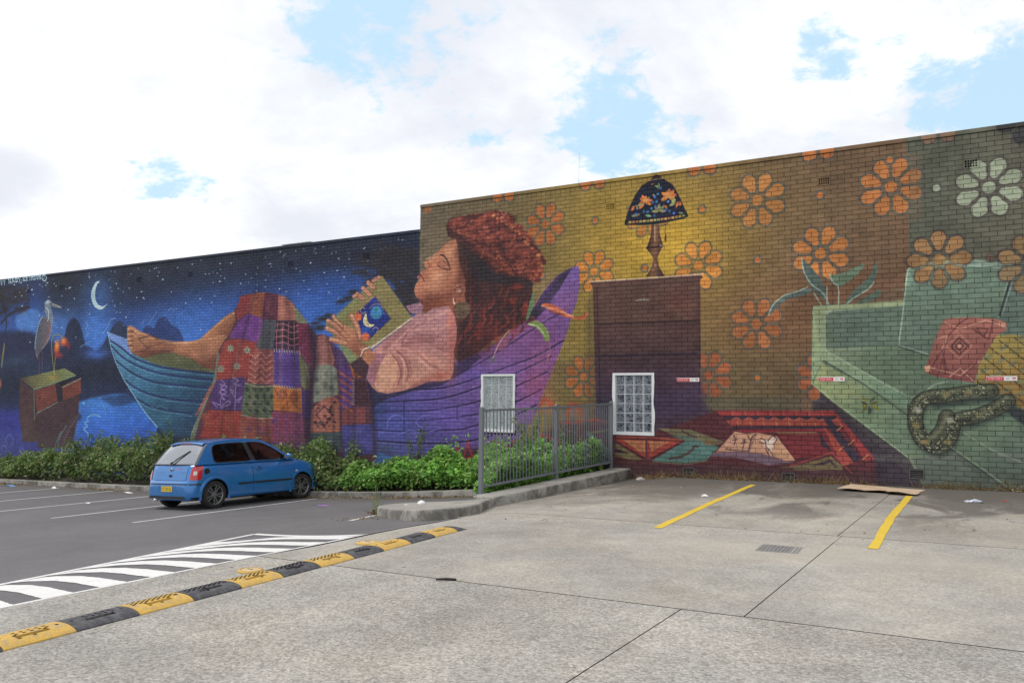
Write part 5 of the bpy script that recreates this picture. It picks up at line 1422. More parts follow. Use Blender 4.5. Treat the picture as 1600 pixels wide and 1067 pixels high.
# ------------------------------------------------------------------ ground: concrete apron in slabs, asphalt car park
def concrete_mat(name, tone, speck, seed):
    m_, t, b = mat_new(name)
    pos = t.node('ShaderNodeNewGeometry').outputs['Position']
    p = t.vmath('ADD', pos, (seed, seed * 1.7, 0))
    s = t.node('ShaderNodeSeparateXYZ'); t.put(s.inputs[0], pos)
    big = t.noise(p, .55, 6, .62, .4)
    mid = t.noise(p, 2.6, 7, .68, .5)
    v = t.mapr(big, .3, .72, .76, 1.12, 'LINEAR')
    v = t.math('MULTIPLY', v, t.mapr(mid, .3, .7, .84, 1.12, 'LINEAR'))
    # exposed aggregate: pale stones, dark pits
    st_ = t.node('ShaderNodeTexVoronoi'); t.put(st_.inputs['Vector'], p); st_.inputs['Scale'].default_value = 62
    stone = t.node('ShaderNodeSeparateColor'); t.put(stone.inputs[0], st_.outputs['Color'])
    sp = t.mapr(stone.outputs[0], 0, 1, 1 - speck, 1 + speck * .8, 'LINEAR')
    g2 = t.mapr(t.noise(p, 95, 3, .7), .32, .68, 1 - speck * .9, 1 + speck * .7, 'LINEAR')
    g3 = t.mapr(t.noise(p, 30, 4, .7), .34, .66, 1 - speck * .45, 1 + speck * .35, 'LINEAR')
    v = t.math('MULTIPLY', t.math('MULTIPLY', v, sp), t.math('MULTIPLY', g2, g3))
    base = t.mix(t.mapr(t.noise(p, 1.1, 5), .35, .7), (.99, .985, .97), (1.03, .985, .925))
    col = t.mix(1.0, t.mix(1.0, base, _grey(t, v), 'MULTIPLY'), (*tone, 1), 'MULTIPLY')
    # grime: drips and tyre dirt gathered along the foot of the wall, fading out into the bay
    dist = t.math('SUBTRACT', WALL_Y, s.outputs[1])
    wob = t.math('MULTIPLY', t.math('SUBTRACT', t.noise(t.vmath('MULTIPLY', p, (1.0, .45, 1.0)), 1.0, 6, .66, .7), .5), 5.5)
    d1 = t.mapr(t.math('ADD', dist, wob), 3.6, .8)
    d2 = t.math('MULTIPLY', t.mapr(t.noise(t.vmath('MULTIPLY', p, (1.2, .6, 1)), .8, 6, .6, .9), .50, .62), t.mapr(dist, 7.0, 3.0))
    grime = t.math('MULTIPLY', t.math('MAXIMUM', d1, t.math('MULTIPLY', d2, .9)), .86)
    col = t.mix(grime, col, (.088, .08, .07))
    # tyre-dirty patches in the middle of each bay
    sn = t.noise(p, 1.7, 6, .66, .6)
    for (cx_, cy_, rx_, ry_, a_) in ((-5.1, 13.7, 1.25, 1.9, .62), (-5.9, 11.6, .9, 1.3, .3), (-2.7, 14.3, .8, 1.2, .5), (.4, 14.2, 1.2, 1.3, .5), (-2.3, 12.3, .5, 1.4, .28), (-3.0, 7.4, 1.6, .8, .14)):
        q_ = t.vmath('MULTIPLY', t.vmath('SUBTRACT', pos, (cx_, cy_, .25)), (1 / rx_, 1 / ry_, 0))
        ds_ = t.math('ADD', t.vmath('LENGTH', q_), t.math('MULTIPLY', t.math('SUBTRACT', sn, .5), 2.2))
        col = t.mix(t.math('MULTIPLY', t.mapr(ds_, 1.25, .45), a_), col, (.118, .106, .09))
    # sandy silt where water lies round the drain
    wet = t.mapr(t.vmath('DISTANCE', t.vmath('MULTIPLY', pos, (.35, 1.0, 0.0)), (-.55, 8.5, 0)), 1.0, .1)
    col = t.mix(t.math('MULTIPLY', wet, .5), col, (.42, .375, .31))
    # a few oil and gum spots
    vo = t.node('ShaderNodeTexVoronoi'); t.put(vo.inputs['Vector'], p); vo.inputs['Scale'].default_value = 1.3
    spot = t.math('MULTIPLY', t.mapr(vo.outputs['Distance'], .034, .015), .7)
    col = t.mix(spot, col, (.05, .046, .042))
    t.put(b.inputs['Base Color'], col)
    b.inputs['Roughness'].default_value = .88
    b.inputs['Specular IOR Level'].default_value = .3
    bp_ = t.node('ShaderNodeBump'); bp_.inputs['Strength'].default_value = .35; bp_.inputs['Distance'].default_value = .004
    t.put(bp_.inputs['Height'], t.math('ADD', stone.outputs[0], t.noise(p, 95, 3))); t.l.new(bp_.outputs[0], b.inputs['Normal'])
    return m_

M_CONC = [concrete_mat("concrete_coarse", (.395, .382, .352), .32, 3.0), concrete_mat("concrete_worn", (.40, .384, .35), .21, 11.0), concrete_mat("concrete_bay", (.39, .37, .332), .17, 23.0)]

def asphalt_mat():
    m_, t, b = mat_new("asphalt")
    p = t.node('ShaderNodeNewGeometry').outputs['Position']
    n1 = t.noise(p, .5, 6, .6, .4); n2 = t.noise(p, 3.5, 6, .65); n3 = t.noise(p, 120, 3, .7); n4 = t.noise(p, 36, 3, .6)
    v = t.math('MULTIPLY', t.mapr(n1, .3, .7, .84, 1.14, 'LINEAR'), t.mapr(n2, .3, .7, .92, 1.08, 'LINEAR'))
    v = t.math('MULTIPLY', v, t.math('MULTIPLY', t.mapr(n3, .3, .7, .62, 1.42, 'LINEAR'), t.mapr(n4, .3, .7, .86, 1.14, 'LINEAR')))
    col = t.mix(1.0, _grey(t, v), (.124, .119, .122, 1), 'MULTIPLY')
    s = t.node('ShaderNodeSeparateXYZ'); t.put(s.inputs[0], p)
    # brown silt in the gutter along the kerb
    gut = t.math('MULTIPLY', t.mapr(t.math('ADD', s.outputs[1], t.math('MULTIPLY', n2, 1.2)), 13.6, 14.9), .55)
    col = t.mix(gut, col, (.085, .07, .055))
    vo = t.node('ShaderNodeTexVoronoi'); t.put(vo.inputs['Vector'], p); vo.inputs['Scale'].default_value = 1.6
    col = t.mix(t.math('MULTIPLY', t.mapr(vo.outputs['Distance'], .03, .014), .6), col, (.3, .29, .28))
    t.put(b.inputs['Base Color'], col)
    b.inputs['Roughness'].default_value = .82
    bp_ = t.node('ShaderNodeBump'); bp_.inputs['Strength'].default_value = .5; bp_.inputs['Distance'].default_value = .004
    t.put(bp_.inputs['Height'], t.math('ADD', n3, n4)); t.l.new(bp_.outputs[0], b.inputs['Normal'])
    return m_
M_ASPH = asphalt_mat()

def paint_mat(name, col, wear=.5, gone=(.13, .125, .128)):
    m_, t, b = mat_new(name)
    p = t.node('ShaderNodeNewGeometry').outputs['Position']
    n = t.noise(p, 26, 6, .7); n2 = t.noise(p, 2.5, 5)
    k = t.math('MULTIPLY', t.mapr(t.math('ADD', n, t.math('MULTIPLY', n2, .35)), .74, .9), wear)
    c = t.mix(1.0, (*col, 1), _grey(t, t.mapr(n2, .3, .7, .90, 1.06, 'LINEAR')), 'MULTIPLY')
    t.put(b.inputs['Base Color'], t.mix(k, c, gone))
    b.inputs['Roughness'].default_value = .6
    bp_ = t.node('ShaderNodeBump'); bp_.inputs['Strength'].default_value = .3; bp_.inputs['Distance'].default_value = .003
    t.put(bp_.inputs['Height'], t.noise(p, 110, 3)); t.l.new(bp_.outputs[0], b.inputs['Normal'])
    return m_
M_LINE = paint_mat("white_road_paint", (.70, .70, .68), .85)
M_ZEB = paint_mat("white_thermoplastic", (.76, .755, .735), .8)
M_YEL = paint_mat("yellow_road_paint", (.72, .50, .045), .85, (.3, .28, .24))

def axis(a, b, step):
    n = max(1, int(math.ceil((b - a) / step)))
    return [a + (b - a) * i / n for i in range(n + 1)]

# far ground under and around everything
b = MB(); b.box(-900, 900, -900, 900, -4.5, -2.6)
o = b.build("ground", plain("bare_ground", (.16, .15, .13), .95, vary=.2, scale=.05)); tag(o, kind='structure')

xs = [-60, -52, -45] + axis(-40, -12, 1.0) + axis(-12, EDGE_X - .02, .22)[1:]
ys = [-60, -30, -15] + axis(-8, 14.36, .7)
g = MB()
g.grid([[(x, y, gz(x, y)) for x in xs] for y in ys])
# skirt so the sheet has a thickness
g.grid([[(x, ys[-1], gz(x, ys[-1])) for x in xs], [(x, ys[-1], -2.6) for x in xs]], 0, False)
g.grid([[(xs[-1], y, gz(xs[-1], y) ) for y in ys], [(xs[-1], y, -2.6) for y in ys]], 0, False)
tag(g.build("car_park", M_ASPH), kind='structure')

M_JOINTF = plain("joint_dirt", (.03, .027, .023), .95, vary=.3, scale=20)
pad = empty("concrete_apron", (0, 8, .2), kind='structure')
def slab(poly_x, y0, y1, mat, edge=None, side=1):
    """one cast slab: finely divided top that follows the ground, rounded arris, sides"""
    x0, x1 = poly_x
    X = axis(x0 + .005, x1 - .005, .4); Y = axis(y0 + .009, y1 - .009, .8)
    if x0 < -6: X = axis(x0 + .005, -5.3, .11) + axis(-5.3, x1 - .005, .6)[1:]
    def xx(x, y):
        if edge is not None and x == X[0]:
            return edge(y)
        return x
    b = MB()
    hz = pad_z
    top = [[(xx(x, y), y, hz(xx(x, y), y)) for x in X] for y in Y]
    b.grid(top)
    ring = [top[0][i] for i in range(len(X))] + [top[j][-1] for j in range(1, len(Y))] + [top[-1][i] for i in range(len(X) - 2, -1, -1)] + [top[j][0] for j in range(len(Y) - 2, 0, -1)]
    ring.append(ring[0])
    cx_, cy_ = (x0 + x1) / 2, (y0 + y1) / 2
    def out(p, d_, dz):
        ox = d_ if abs(p[0] - x1) < .01 else (-d_ if p[0] < x0 + .3 and edge is None or (edge is not None and abs(p[0] - edge(p[1])) < .01) else 0)
        oy = d_ if abs(p[1] - y1) < .01 else (-d_ if abs(p[1] - y0) < .01 else 0)
        return (p[0] + ox, p[1] + oy, p[2] + dz)
    b.grid([[p for p in ring], [out(p, .003, -.003) for p in ring], [out(p, .004, -.16) for p in ring]], side, False)
    o = b.build("slab", [mat, M_JOINTF], pad)
    o.matrix_parent_inverse = Matrix.Translation((0, -8, -.2))
    return o
def edge_line(y):
    return EDGE_X + .05 * math.sin(y * .9 + 1) + .02 * math.sin(y * 3.1)
J1, J2, JT1, JT2 = 5.77, 9.75, -2.0, -1.56
slab((EDGE_X, JT1), -8, J1, M_CONC[0], edge_line)
slab((JT1, 12), -8, J1, M_CONC[0])
slab((EDGE_X, JT2), J1, 9.32, M_CONC[1], edge_line)
slab((-6.62, JT2), 9.32 - .017, J2, M_CONC[1], None, 0)
slab((JT2, 12), J1, J2, M_CONC[1])
slab((-6.75, JT2 - .04), J2, WALL_Y + .02, M_CONC[2])
slab((JT2 - .04, 12), J2, WALL_Y + .02, M_CONC[2])
b = MB()
b.grid([[(x, y, pad_z(x, y) - .005) for x in axis(-6.15, -5.3, .12) + axis(-5.2, 12, .9)] for y in axis(-8, 9.3, .8)])
b.grid([[(x, y, pad_z(x, y) - .005) for x in axis(-6.6, -5.3, .12) + axis(-5.2, 12, .9)] for y in axis(9.32, WALL_Y, .8)])
o = b.build("joint_filler", plain("joint_filler", (.028, .025, .022), .95, vary=.3, scale=20), pad)
o.matrix_parent_inverse = Matrix.Translation((0, -8, -.2))

# ------------------------------------------------------------------ markings
def strip(name, pts, w_, mat, lift=.004, n=24, jit=.004, hf=None):
    """painted line along pts (plan), following the ground"""
    hf = hf or gz
    P0, P1 = Vector((*pts[0], 0)), Vector((*pts[1], 0))
    dv = (P1 - P0).normalized(); nv = Vector((-dv.y, dv.x, 0))
    rows = []
    for i in range(n + 1):
        c = P0.lerp(P1, i / n)
        j = [random.uniform(-jit, jit) for _ in range(2)]
        a, b_ = c + nv * (w_ / 2 + j[0]), c - nv * (w_ / 2 + j[1])
        rows.append([(a.x, a.y, hf(a.x, a.y) + lift), (b_.x, b_.y, hf(b_.x, b_.y) + lift)])
    g = MB(); g.grid(rows)
    return tag(g.build(name, mat), kind='structure')
for i in range(5):
    x = -13.3 - 2.467 * i
    strip("bay_line", ((x + .04, 9.35 if i < 2 else 8.4), (x - .05, 14.0)), .085, M_LINE, jit=.006)
strip("bay_line", ((-8.66, 9.82), (-8.83, 10.62)), .1, M_LINE)
def bent(name, pts, w_, mat):
    g = MB()
    rows = []
    for (p, q) in zip(pts, pts[1:]):
        n = 10
        for i in range(n + (1 if q == pts[-1] else 0)):
            t_ = i / n
            x, y = p[0] + (q[0] - p[0]) * t_, p[1] + (q[1] - p[1]) * t_
            j = [random.uniform(-.007, .007) for _ in range(2)]
            rows.append([(x - w_ / 2 + j[0], y, gz(x, y) + .0045), (x + w_ / 2 + j[1], y, gz(x, y) + .0045)])
    g.grid(rows)
    return tag(g.build(name, mat), kind='structure')
bent("yellow_bay_line", [(-3.53, 9.35), (-3.72, 12.0), (-3.905, 15.15)], .1, M_YEL)
bent("yellow_bay_line", [(-1.155, 9.05), (-1.26, 11.6), (-1.30, 14.45)], .098, M_YEL)

# hatched crossing strip beside the apron: white border and slanting bars
zx0 = lambda y: -8.24 - .2 * (y - 4.45)             # outer (left) edge
zx1 = lambda y: edge_line(y) - .03                   # edge along the apron
g = MB()
LZ = .004
def zq(p, q, w0, w1, n=18):
    """bar between two plan points with widths along y at each end"""
    rows = []
    for i in range(n + 1):
        t_ = i / n
        x = p[0] + (q[0] - p[0]) * t_
        y = p[1] + (q[1] - p[1]) * t_
        w_ = w0 + (w1 - w0) * t_
        r_ = []
        for yy in (y - w_ / 2, y + w_ / 2):
            xc = min(x, edge_line(yy) - .012)
            r_.append((xc, yy, gz(xc, yy) + LZ))
        rows.append(r_)
    g.grid(rows)
def zline(fx, y0, y1, w0, w1, n=60):
    rows = []
    for i in range(n + 1):
        y = y0 + (y1 - y0) * i / n
        a, b_ = fx(y) + w0, fx(y) + w1
        rows.append([(a, y, gz(a, y) + LZ), (b_, y, gz(b_, y) + LZ)])
    g.grid(rows)
YB, YE = .2, 8.25
zline(zx0, YB, YE, -.055, .055)
zline(zx1, YB, 7.35, -.10, -.012)
# curved bars: each dark gap starts as a point on the outer line and widens towards the apron
def bend(x):
    return float(np.interp(x, [-9.2, -8.6, -8.32, -8.1, -7.7, -7.2, -6.7, -6.1], [.05, .18, .34, .50, .52, .40, .22, 0]))
def gapw(x):
    return float(np.interp(x, [-8.75, -8.45, -8.1, -7.6, -6.1], [0, .09, .19, .225, .22]))
near_y = [3.545 + .462 * (i - 6) for i in range(15)]
for y1, y2 in zip(near_y, near_y[1:]):
    if y2 > 7.35:
        break
    rows = []
    for i in range(31):
        t_ = i / 30
        xa = zx0(y1 + .4) + .03
        x = xa + (zx1(y1) - .05 - xa) * t_
        lo, hi = y1 + bend(x) * (1 + .06 * (y1 - 4)) + gapw(x) / 2, y2 + bend(x) * (1 + .06 * (y2 - 4)) - gapw(x) / 2
        r_ = []
        for q_ in range(4):
            yy = lo + (hi - lo) * q_ / 3 + (random.uniform(-.004, .004) if q_ in (0, 3) else 0)
            xc = min(x, edge_line(yy) - .02)
            r_.append((xc, yy, gz(xc, yy) + LZ + .0008))
        rows.append(r_)
    g.grid(rows)
# closing bar at the far end
rows = []
for i in range(19):
    t_ = i / 18
    x = -9.0 + (-6.30 + 9.0) * t_; y = 8.28 + (7.34 - 8.28) * t_
    rows.append([(x, y - .1, gz(x, y - .1) + LZ + .0015), (x, y + .02, gz(x, y + .02) + LZ + .0015)])
g.grid(rows)
tag(g.build("hatched_marking", M_ZEB), kind='structure')

# ------------------------------------------------------------------ kerbs and planting bed
def kerb_mat():
    m_, t, b = mat_new("kerb_concrete")
    p = t.node('ShaderNodeNewGeometry').outputs['Position']
    nrm = t.node('ShaderNodeNewGeometry').outputs['Normal']
    n1 = t.noise(p, 2.2, 6, .65, .5); n2 = t.noise(p, 60, 4, .7); n3 = t.noise(t.vmath('MULTIPLY', p, (1, 1, .8)), 2.6, 7, .7, .4)
    v = t.math('MULTIPLY', t.mapr(n1, .3, .7, .82, 1.1, 'LINEAR'), t.mapr(n2, .3, .7, .82, 1.15, 'LINEAR'))
    col = t.mix(1.0, _grey(t, v), (.34, .325, .29, 1), 'MULTIPLY')
    s = t.node('ShaderNodeSeparateXYZ'); t.put(s.inputs[0], nrm)
    side = t.mapr(s.outputs[2], .8, .3)
    moss = t.math('MULTIPLY', t.mapr(n3, .40, .62), t.math('ADD', .22, t.math('MULTIPLY', side, .55)))
    col = t.mix(moss, col, (.06, .055, .043))
    t.put(b.inputs['Base Color'], col)
    b.inputs['Roughness'].default_value = .9
    bp_ = t.node('ShaderNodeBump'); bp_.inputs['Strength'].default_value = .5; bp_.inputs['Distance'].default_value = .006
    t.put(bp_.inputs['Height'], t.math('ADD', n2, n1)); t.l.new(bp_.outputs[0], b.inputs['Normal'])
    return m_
M_KERB = kerb_mat()
def kerb_run(name, x0, x1, y0, y1, h, n):
    rows = []
    prof = [(0, -.2), (0.012, h - .03), (.02, h - .012), (.035, h - .002), (y1 - y0 - .02, h), (y1 - y0, h - .01), (y1 - y0, -.2)]
    for i in range(n + 1):
        x = x0 + (x1 - x0) * i / n
        j = random.uniform(-.004, .004)
        rows.append([(x, y0 + a, gz(x, y0) + z + j) for a, z in prof])
    g = MB(); g.grid(rows, 0, True)
    return tag(g.build(name, M_KERB), kind='structure')
KH = .135
seg = [-37, -33, -29, -25, -21, -17.5, -14.6, -11.8, -9.0, -7.1]
for a, b_ in zip(seg, seg[1:]):
    kerb_run("kerb", a + .004, b_ - .004, 14.34, 14.56, KH, 12)
b = MB()
Xb = axis(-37, -7.0, .6)
b.grid([[(x, y, gz(x, 14.3) + KH - .05 + (.10 if y > 14.6 else 0)) for x in Xb] for y in (14.54, 14.8, 15.3, WALL_Y + .005)])
tag(b.build("soil_bed", plain("soil", (.055, .043, .032), .95, vary=.35, scale=9, bump=.8, bscale=30)), kind='structure')
# bed between the car-park kerb and the railing
b = MB()
b.grid([[(-6.95 - (.1 + (y - 10.9) * .56) * k_ / 6, y, gz(-6.95 - (.1 + (y - 10.9) * .56) * k_ / 6, y) + .05) for k_ in range(7)] for y in axis(11.0, 14.4, .4)])
tag(b.build("soil_bed", bpy.data.materials["soil"]), kind='structure')

def ring_solid(name, outline, hfun, foot, mat, arris=.02, bottom=-.35):
    """kerb island: outline in plan, top height by place, rounded arris"""
    n = len(outline)
    c = Vector((sum(p[0] for p in outline) / n, sum(p[1] for p in outline) / n, 0))
    def inset(d_):
        o_ = []
        for i, p in enumerate(outline):
            a, b_ = Vector((*outline[i - 1], 0)), Vector((*outline[(i + 1) % n], 0))
            tn = (b_ - a).normalized(); nv = Vector((-tn.y, tn.x, 0))
            o_.append((p[0] + nv.x * d_, p[1] + nv.y * d_))
        return o_
    g = MB()
    rows = []
    for d_, dz in ((-.015, bottom), (0, -.04), (.008, -.015), (.025, -.003), (.05, 0)):
        rr = [(x, y, hfun(x, y) + dz) for x, y in inset(d_)]
        rows.append(rr + [rr[0]])
    g.grid(rows, 0, True)
    ins = inset(.05)
    tri = tessellate_polygon([[Vector((x, y, 0)) for x, y in ins]])
    g.add([(x, y, hfun(x, y)) for x, y in ins], [tuple(t_) for t_ in tri], 0, True)
    o = g.build(name, mat)
    bm = bmesh.new(); bm.from_mesh(o.data); bmesh.ops.remove_doubles(bm, verts=bm.verts[:], dist=.0004); bmesh.ops.recalc_face_normals(bm, faces=bm.faces[:]); bm.to_mesh(o.data); bm.free()
    return tag(o, kind='structure')
def smooth_closed(pts, n=5):
    return [tuple(p) for p in Mural.spline(np.array(pts, float), True, n)]
nose = smooth_closed([(-8.86, 10.8), (-8.66, 10.46), (-8.2, 10.12), (-7.4, 9.52), (-6.95, 9.22), (-6.55, 9.12), (-6.32, 9.36), (-6.33, 9.8), (-6.48, 10.25), (-6.60, 10.58), (-6.80, 10.62), (-7.25, 10.72), (-7.9, 11.0), (-8.4, 11.12), (-8.75, 11.06)])
ring_solid("kerb_island", nose, lambda x, y: gz(min(x, -6.5), y) + .15 + .02 * max(0, x + 7.6), None, M_KERB, bottom=-.4)
ret = [(-6.60, 10.63), (-6.6, 12.3), (-6.595, 14.2), (-6.6, WALL_Y - .01), (-7.0, WALL_Y - .01), (-7.02, 14.2), (-7.0, 12.3), (-6.98, 10.66)]
ring_solid("retaining_kerb", ret, lambda x, y: .285 + (y - 10.6) * .012, None, M_KERB, bottom=-.45)

# ------------------------------------------------------------------ steel railing
fence = empty("steel_railing", (-7.0, 13.5, .3), label="grey steel railing on the kerb, standing out square from the wall", cat="railing")
def fx_obj(b, name, mat=None, label=None):
    o = b.build(name, mat or M_FENCE, fence)
    o.matrix_parent_inverse = Matrix.Translation((7.0, -13.5, -.3))
    if label: o['label'] = label
    return o
FX = -7.03
POSTS = [(10.98, .262, 1.60, .066), (13.50, .30, 1.635, .065), (15.97, .33, 1.70, .06)]
for (y, z0, z1, w_) in POSTS:
    b = MB(); b.bbox(FX - w_ / 2, FX + w_ / 2, y - w_ / 2, y + w_ / 2, z0 - .02, z1, .004); b.bbox(FX - .07, FX + .07, y - .07, y + .07, z0 - .012, z0 + .012, .003)
    fx_obj(b, "post")
    b = MB(); b.bbox(FX - w_ / 2 - .003, FX + w_ / 2 + .003, y - w_ / 2 - .003, y + w_ / 2 + .003, z1 + .001, z1 + .012, .004); b.lathe([(.028, .012), (.022, .022), (0, .027)], 12, M=Matrix.Translation((FX, y, z1)))
    fx_obj(b, "post_cap")
TOPZ = [1.565, 1.60, 1.665]; BOTZ = [.385, .425, .465]
for k in range(2):
    (ya, _, _, wa), (yb, _, _, wb) = POSTS[k], POSTS[k + 1]
    ya += wa / 2; yb -= wb / 2
    for zz in (TOPZ, BOTZ):
        b = MB()
        za, zb = zz[k], zz[k + 1]
        h = .019
        b.grid([[(FX - h, ya, za - h), (FX + h, ya, za - h), (FX + h, ya, za + h), (FX - h, ya, za + h), (FX - h, ya, za - h)], [(FX - h, yb, zb - h), (FX + h, yb, zb - h), (FX + h, yb, zb + h), (FX - h, yb, zb + h), (FX - h, yb, zb - h)]], 0, False)
        fx_obj(b, "rail")
    n = 22
    for i in range(n):
        t_ = (i + 1) / (n + 1)
        y = ya + (yb - ya) * t_
        z0 = BOTZ[k] + (BOTZ[k + 1] - BOTZ[k]) * t_ + .019; z1 = TOPZ[k] + (TOPZ[k + 1] - TOPZ[k]) * t_ - .019
        b = MB(); b.tube([(FX, y, z0), (FX, y, z1)], .0098, 8, caps=False)
        fx_obj(b, "picket")

# ------------------------------------------------------------------ rubber speed hump
def rubber(name, col, scuff):
    m_, t, b = mat_new(name)
    p = t.node('ShaderNodeNewGeometry').outputs['Position']
    n = t.noise(p, 16, 6, .7, .4); n2 = t.noise(p, 90, 3)
    c = t.mix(1.0, (*col, 1), _grey(t, t.mapr(n2, .3, .7, .85, 1.15, 'LINEAR')), 'MULTIPLY')
    t.put(b.inputs['Base Color'], t.mix(t.math('MULTIPLY', t.mapr(n, .42, .66), .8), c, scuff))
    b.inputs['Roughness'].default_value = .72
    bp_ = t.node('ShaderNodeBump'); bp_.inputs['Strength'].default_value = .3; bp_.inputs['Distance'].default_value = .003
    t.put(bp_.inputs['Height'], n2); t.l.new(bp_.outputs[0], b.inputs['Normal'])
    return m_
M_RY = rubber("yellow_rubber", (.60, .37, .065), (.38, .28, .14))
M_RB = rubber("black_rubber", (.045, .045, .052), (.12, .12, .125))
M_TRAY = rubber("tray_rubber", (.02, .02, .022), (.05, .05, .05))
M_YW = rubber("worn_yellow", (.5, .38, .2), (.32, .29, .24))
hump = empty("speed_hump", (-5.5, 5.2, .22), label="yellow and black rubber speed hump bolted across the concrete", cat="speed bump")
HW, HL, HH = .30, .472, .042
def module_mesh(kind, mat, seed):
    """arched rubber block with a rectangular grip slot and a field of small drain holes (both are real openings)"""
    rr = random.Random(seed)
    NX, NY = 16, 19
    xs_ = [-HW / 2 + HW * i / NX for i in range(NX + 1)]
    ys_ = [.003 + (HL - .006) * i / NY for i in range(NY + 1)]
    def top(x):
        u = abs(x) / (HW / 2)
        return .008 + (HH - .008) * max(0, 1 - u ** 2.4) ** .8
    g = MB()
    vs = [(x, y, top(x)) for y in ys_ for x in xs_]
    fs = []
    slot = (lambda i, j: 10 <= i <= 11 and 5 <= j <= 13)
    ragged_ = {(i, j) for i in (9, 12) for j in range(5, 14) if rr.random() < .22} if kind != 'neat' else set()
    def hole_(i, j):
        if slot(i, j) or (i, j) in ragged_:
            return True
        if kind == 'mesh':
            return 2 <= i <= 8 and i % 2 == 0 and 2 <= j <= 17 and j % 2 == 0 or 2 <= i <= 8 and i % 2 and 2 <= j <= 17 and j % 2
        if kind == 'row':
            return i in (6, 8) and 5 <= j <= 15 and j % 2 == 0
        return (i in (8,) and 6 <= j <= 13 and j % 2 == 0)
    for j in range(NY):
        for i in range(NX):
            if not hole_(i, j):
                a = j * (NX + 1) + i
                fs.append((a, a + 1, a + NX + 2, a + NX + 1))
    g.add(vs, fs, 0, True)
    for yy, flip in ((ys_[0], False), (ys_[-1], True)):
        ring = [(x, yy, top(x)) for x in xs_] + [(xs_[-1], yy, 0), (xs_[0], yy, 0)]
        g.add(ring, [tuple(range(len(ring))) if flip else tuple(range(len(ring)))[::-1]])
    for x in (xs_[0], xs_[-1]):
        g.add([(x, ys_[0], 0), (x, ys_[-1], 0), (x, ys_[-1], top(x)), (x, ys_[0], top(x))], [(0, 1, 2, 3)])
    # bolt heads
    for (bx, by) in ((.015, .05), (.015, HL - .05)):
        g.lathe([(0, top(bx) + .003), (.011, top(bx) + .002), (.013, top(bx) - .004)], 8, M=Matrix.Translation((bx, by, 0)), mi=1, smooth=False)
    # inner walls under the slot
    x0, x1, y0, y1 = xs_[10], xs_[12], ys_[5], ys_[14]
    for p, q in (((x0, y0), (x1, y0)), ((x1, y0), (x1, y1)), ((x1, y1), (x0, y1)), ((x0, y1), (x0, y0))):
        g.add([(p[0], p[1], .006), (q[0], q[1], .006), (q[0], q[1], top(q[0])), (p[0], p[1], top(p[0]))], [(0, 1, 2, 3)])
    return g.mesh("segment", [mat, M_DARK])
def tray_mesh():
    g = MB()
    g.add([(-HW / 2 + .012, .01, .0055), (HW / 2 - .012, .01, .0055), (HW / 2 - .012, HL - .01, .0055), (-HW / 2 + .012, HL - .01, .0055)], [(0, 1, 2, 3)])
    return g.mesh("underside_tray", [M_TRAY])
def insert_mesh():
    g = MB()
    g.box(.040, .072, .15, .325, .006, .022)
    return g.mesh("slot_insert", [M_YW])
TM, IM = tray_mesh(), insert_mesh()
hy = 3.27
def hx(y): return -5.295 - .054 * (y - 2.8)
kinds = {-4: 'row', -3: 'mesh', -2: 'row', -1: 'row', 0: 'row', 1: 'mesh', 2: 'mesh', 3: 'mesh', 4: 'mesh', 5: 'mesh', 6: 'row', 7: 'neat', 8: 'neat', 9: 'neat'}
for k in range(-4, 10):
    y = hy + k * HL
    yel = k % 2 != 0
    o = bpy.data.objects.new("segment", module_mesh(kinds[k], M_RY if yel else M_RB, k))
    link(o, hump)
    x = hx(y)
    o.location = (x + 5.5, y - 5.2, gz(x, y) - .22 + .002)
    o.rotation_euler = (random.uniform(-.006, .006), 0, math.radians(3.1) + random.uniform(-.008, .008))
    tr = link(bpy.data.objects.new("underside_tray", TM), o)
    if kinds[k] != 'row' or k == 0:
        ins = link(bpy.data.objects.new("slot_insert", IM), o)
b = MB()
rows = []
for i in range(9):
    u = i / 8
    rows.append([(x_, u * .2, max(.004, (.008 + (HH - .008) * max(0, 1 - (abs(x_) / (HW / 2)) ** 2.4) ** .8) * math.sqrt(max(0, 1 - u ** 2.2)))) for x_ in [-HW / 2 + HW * q_ / 14 for q_ in range(15)]])
rows.append([(x_, .2, 0) for x_, _, _ in rows[-1]])
b.grid(rows)
b.grid([[(p[0], p[1], 0) for p in (r[0] for r in rows)], [r[0] for r in rows]]); b.grid([[r[-1] for r in rows], [(p[0], p[1], 0) for p in (r[-1] for r in rows)]])
o = b.build("end_cap", M_RB, hump)
y = hy + 10 * HL
o.location = (hx(y) + 5.5, y - 5.2, gz(hx(y), y) - .22 + .002); o.rotation_euler = (0, 0, math.radians(3.1))

# round yellow covers next to the hump
M_COV = rubber("yellow_cover_paint", (.56, .40, .17), (.55, .49, .42))
M_CONCP = plain("pale_patch", (.5, .46, .4), .9, vary=.2, scale=30)
for (x, y, r, lab) in ((-5.73, 5.21, .085, "round worn yellow ground cover left of the speed hump, nearer to the camera"), (-5.80, 6.86, .095, "round yellow ground cover beside the far part of the speed hump")):
    e = empty("ground_cover_plate", (x, y, gz(x, y)), label=lab, cat="ground cover", group="round yellow ground covers")
    b = MB(); b.lathe([(r * 1.32, .002), (r * 1.3, .012), (r * 1.08, .018), (r, .02), (r, .012)], 28); b.build("ring", M_RY, e)
    b = MB(); b.lathe([(r, .0125), (r * .9, .017), (r * .5, .019), (0, .02)], 28); b.build("lid", M_COV, e)
    b = MB(); b.box(-r * .35, r * .35, -.006, .006, .018, .022); b.build("lift_slot", M_TRAY, e)

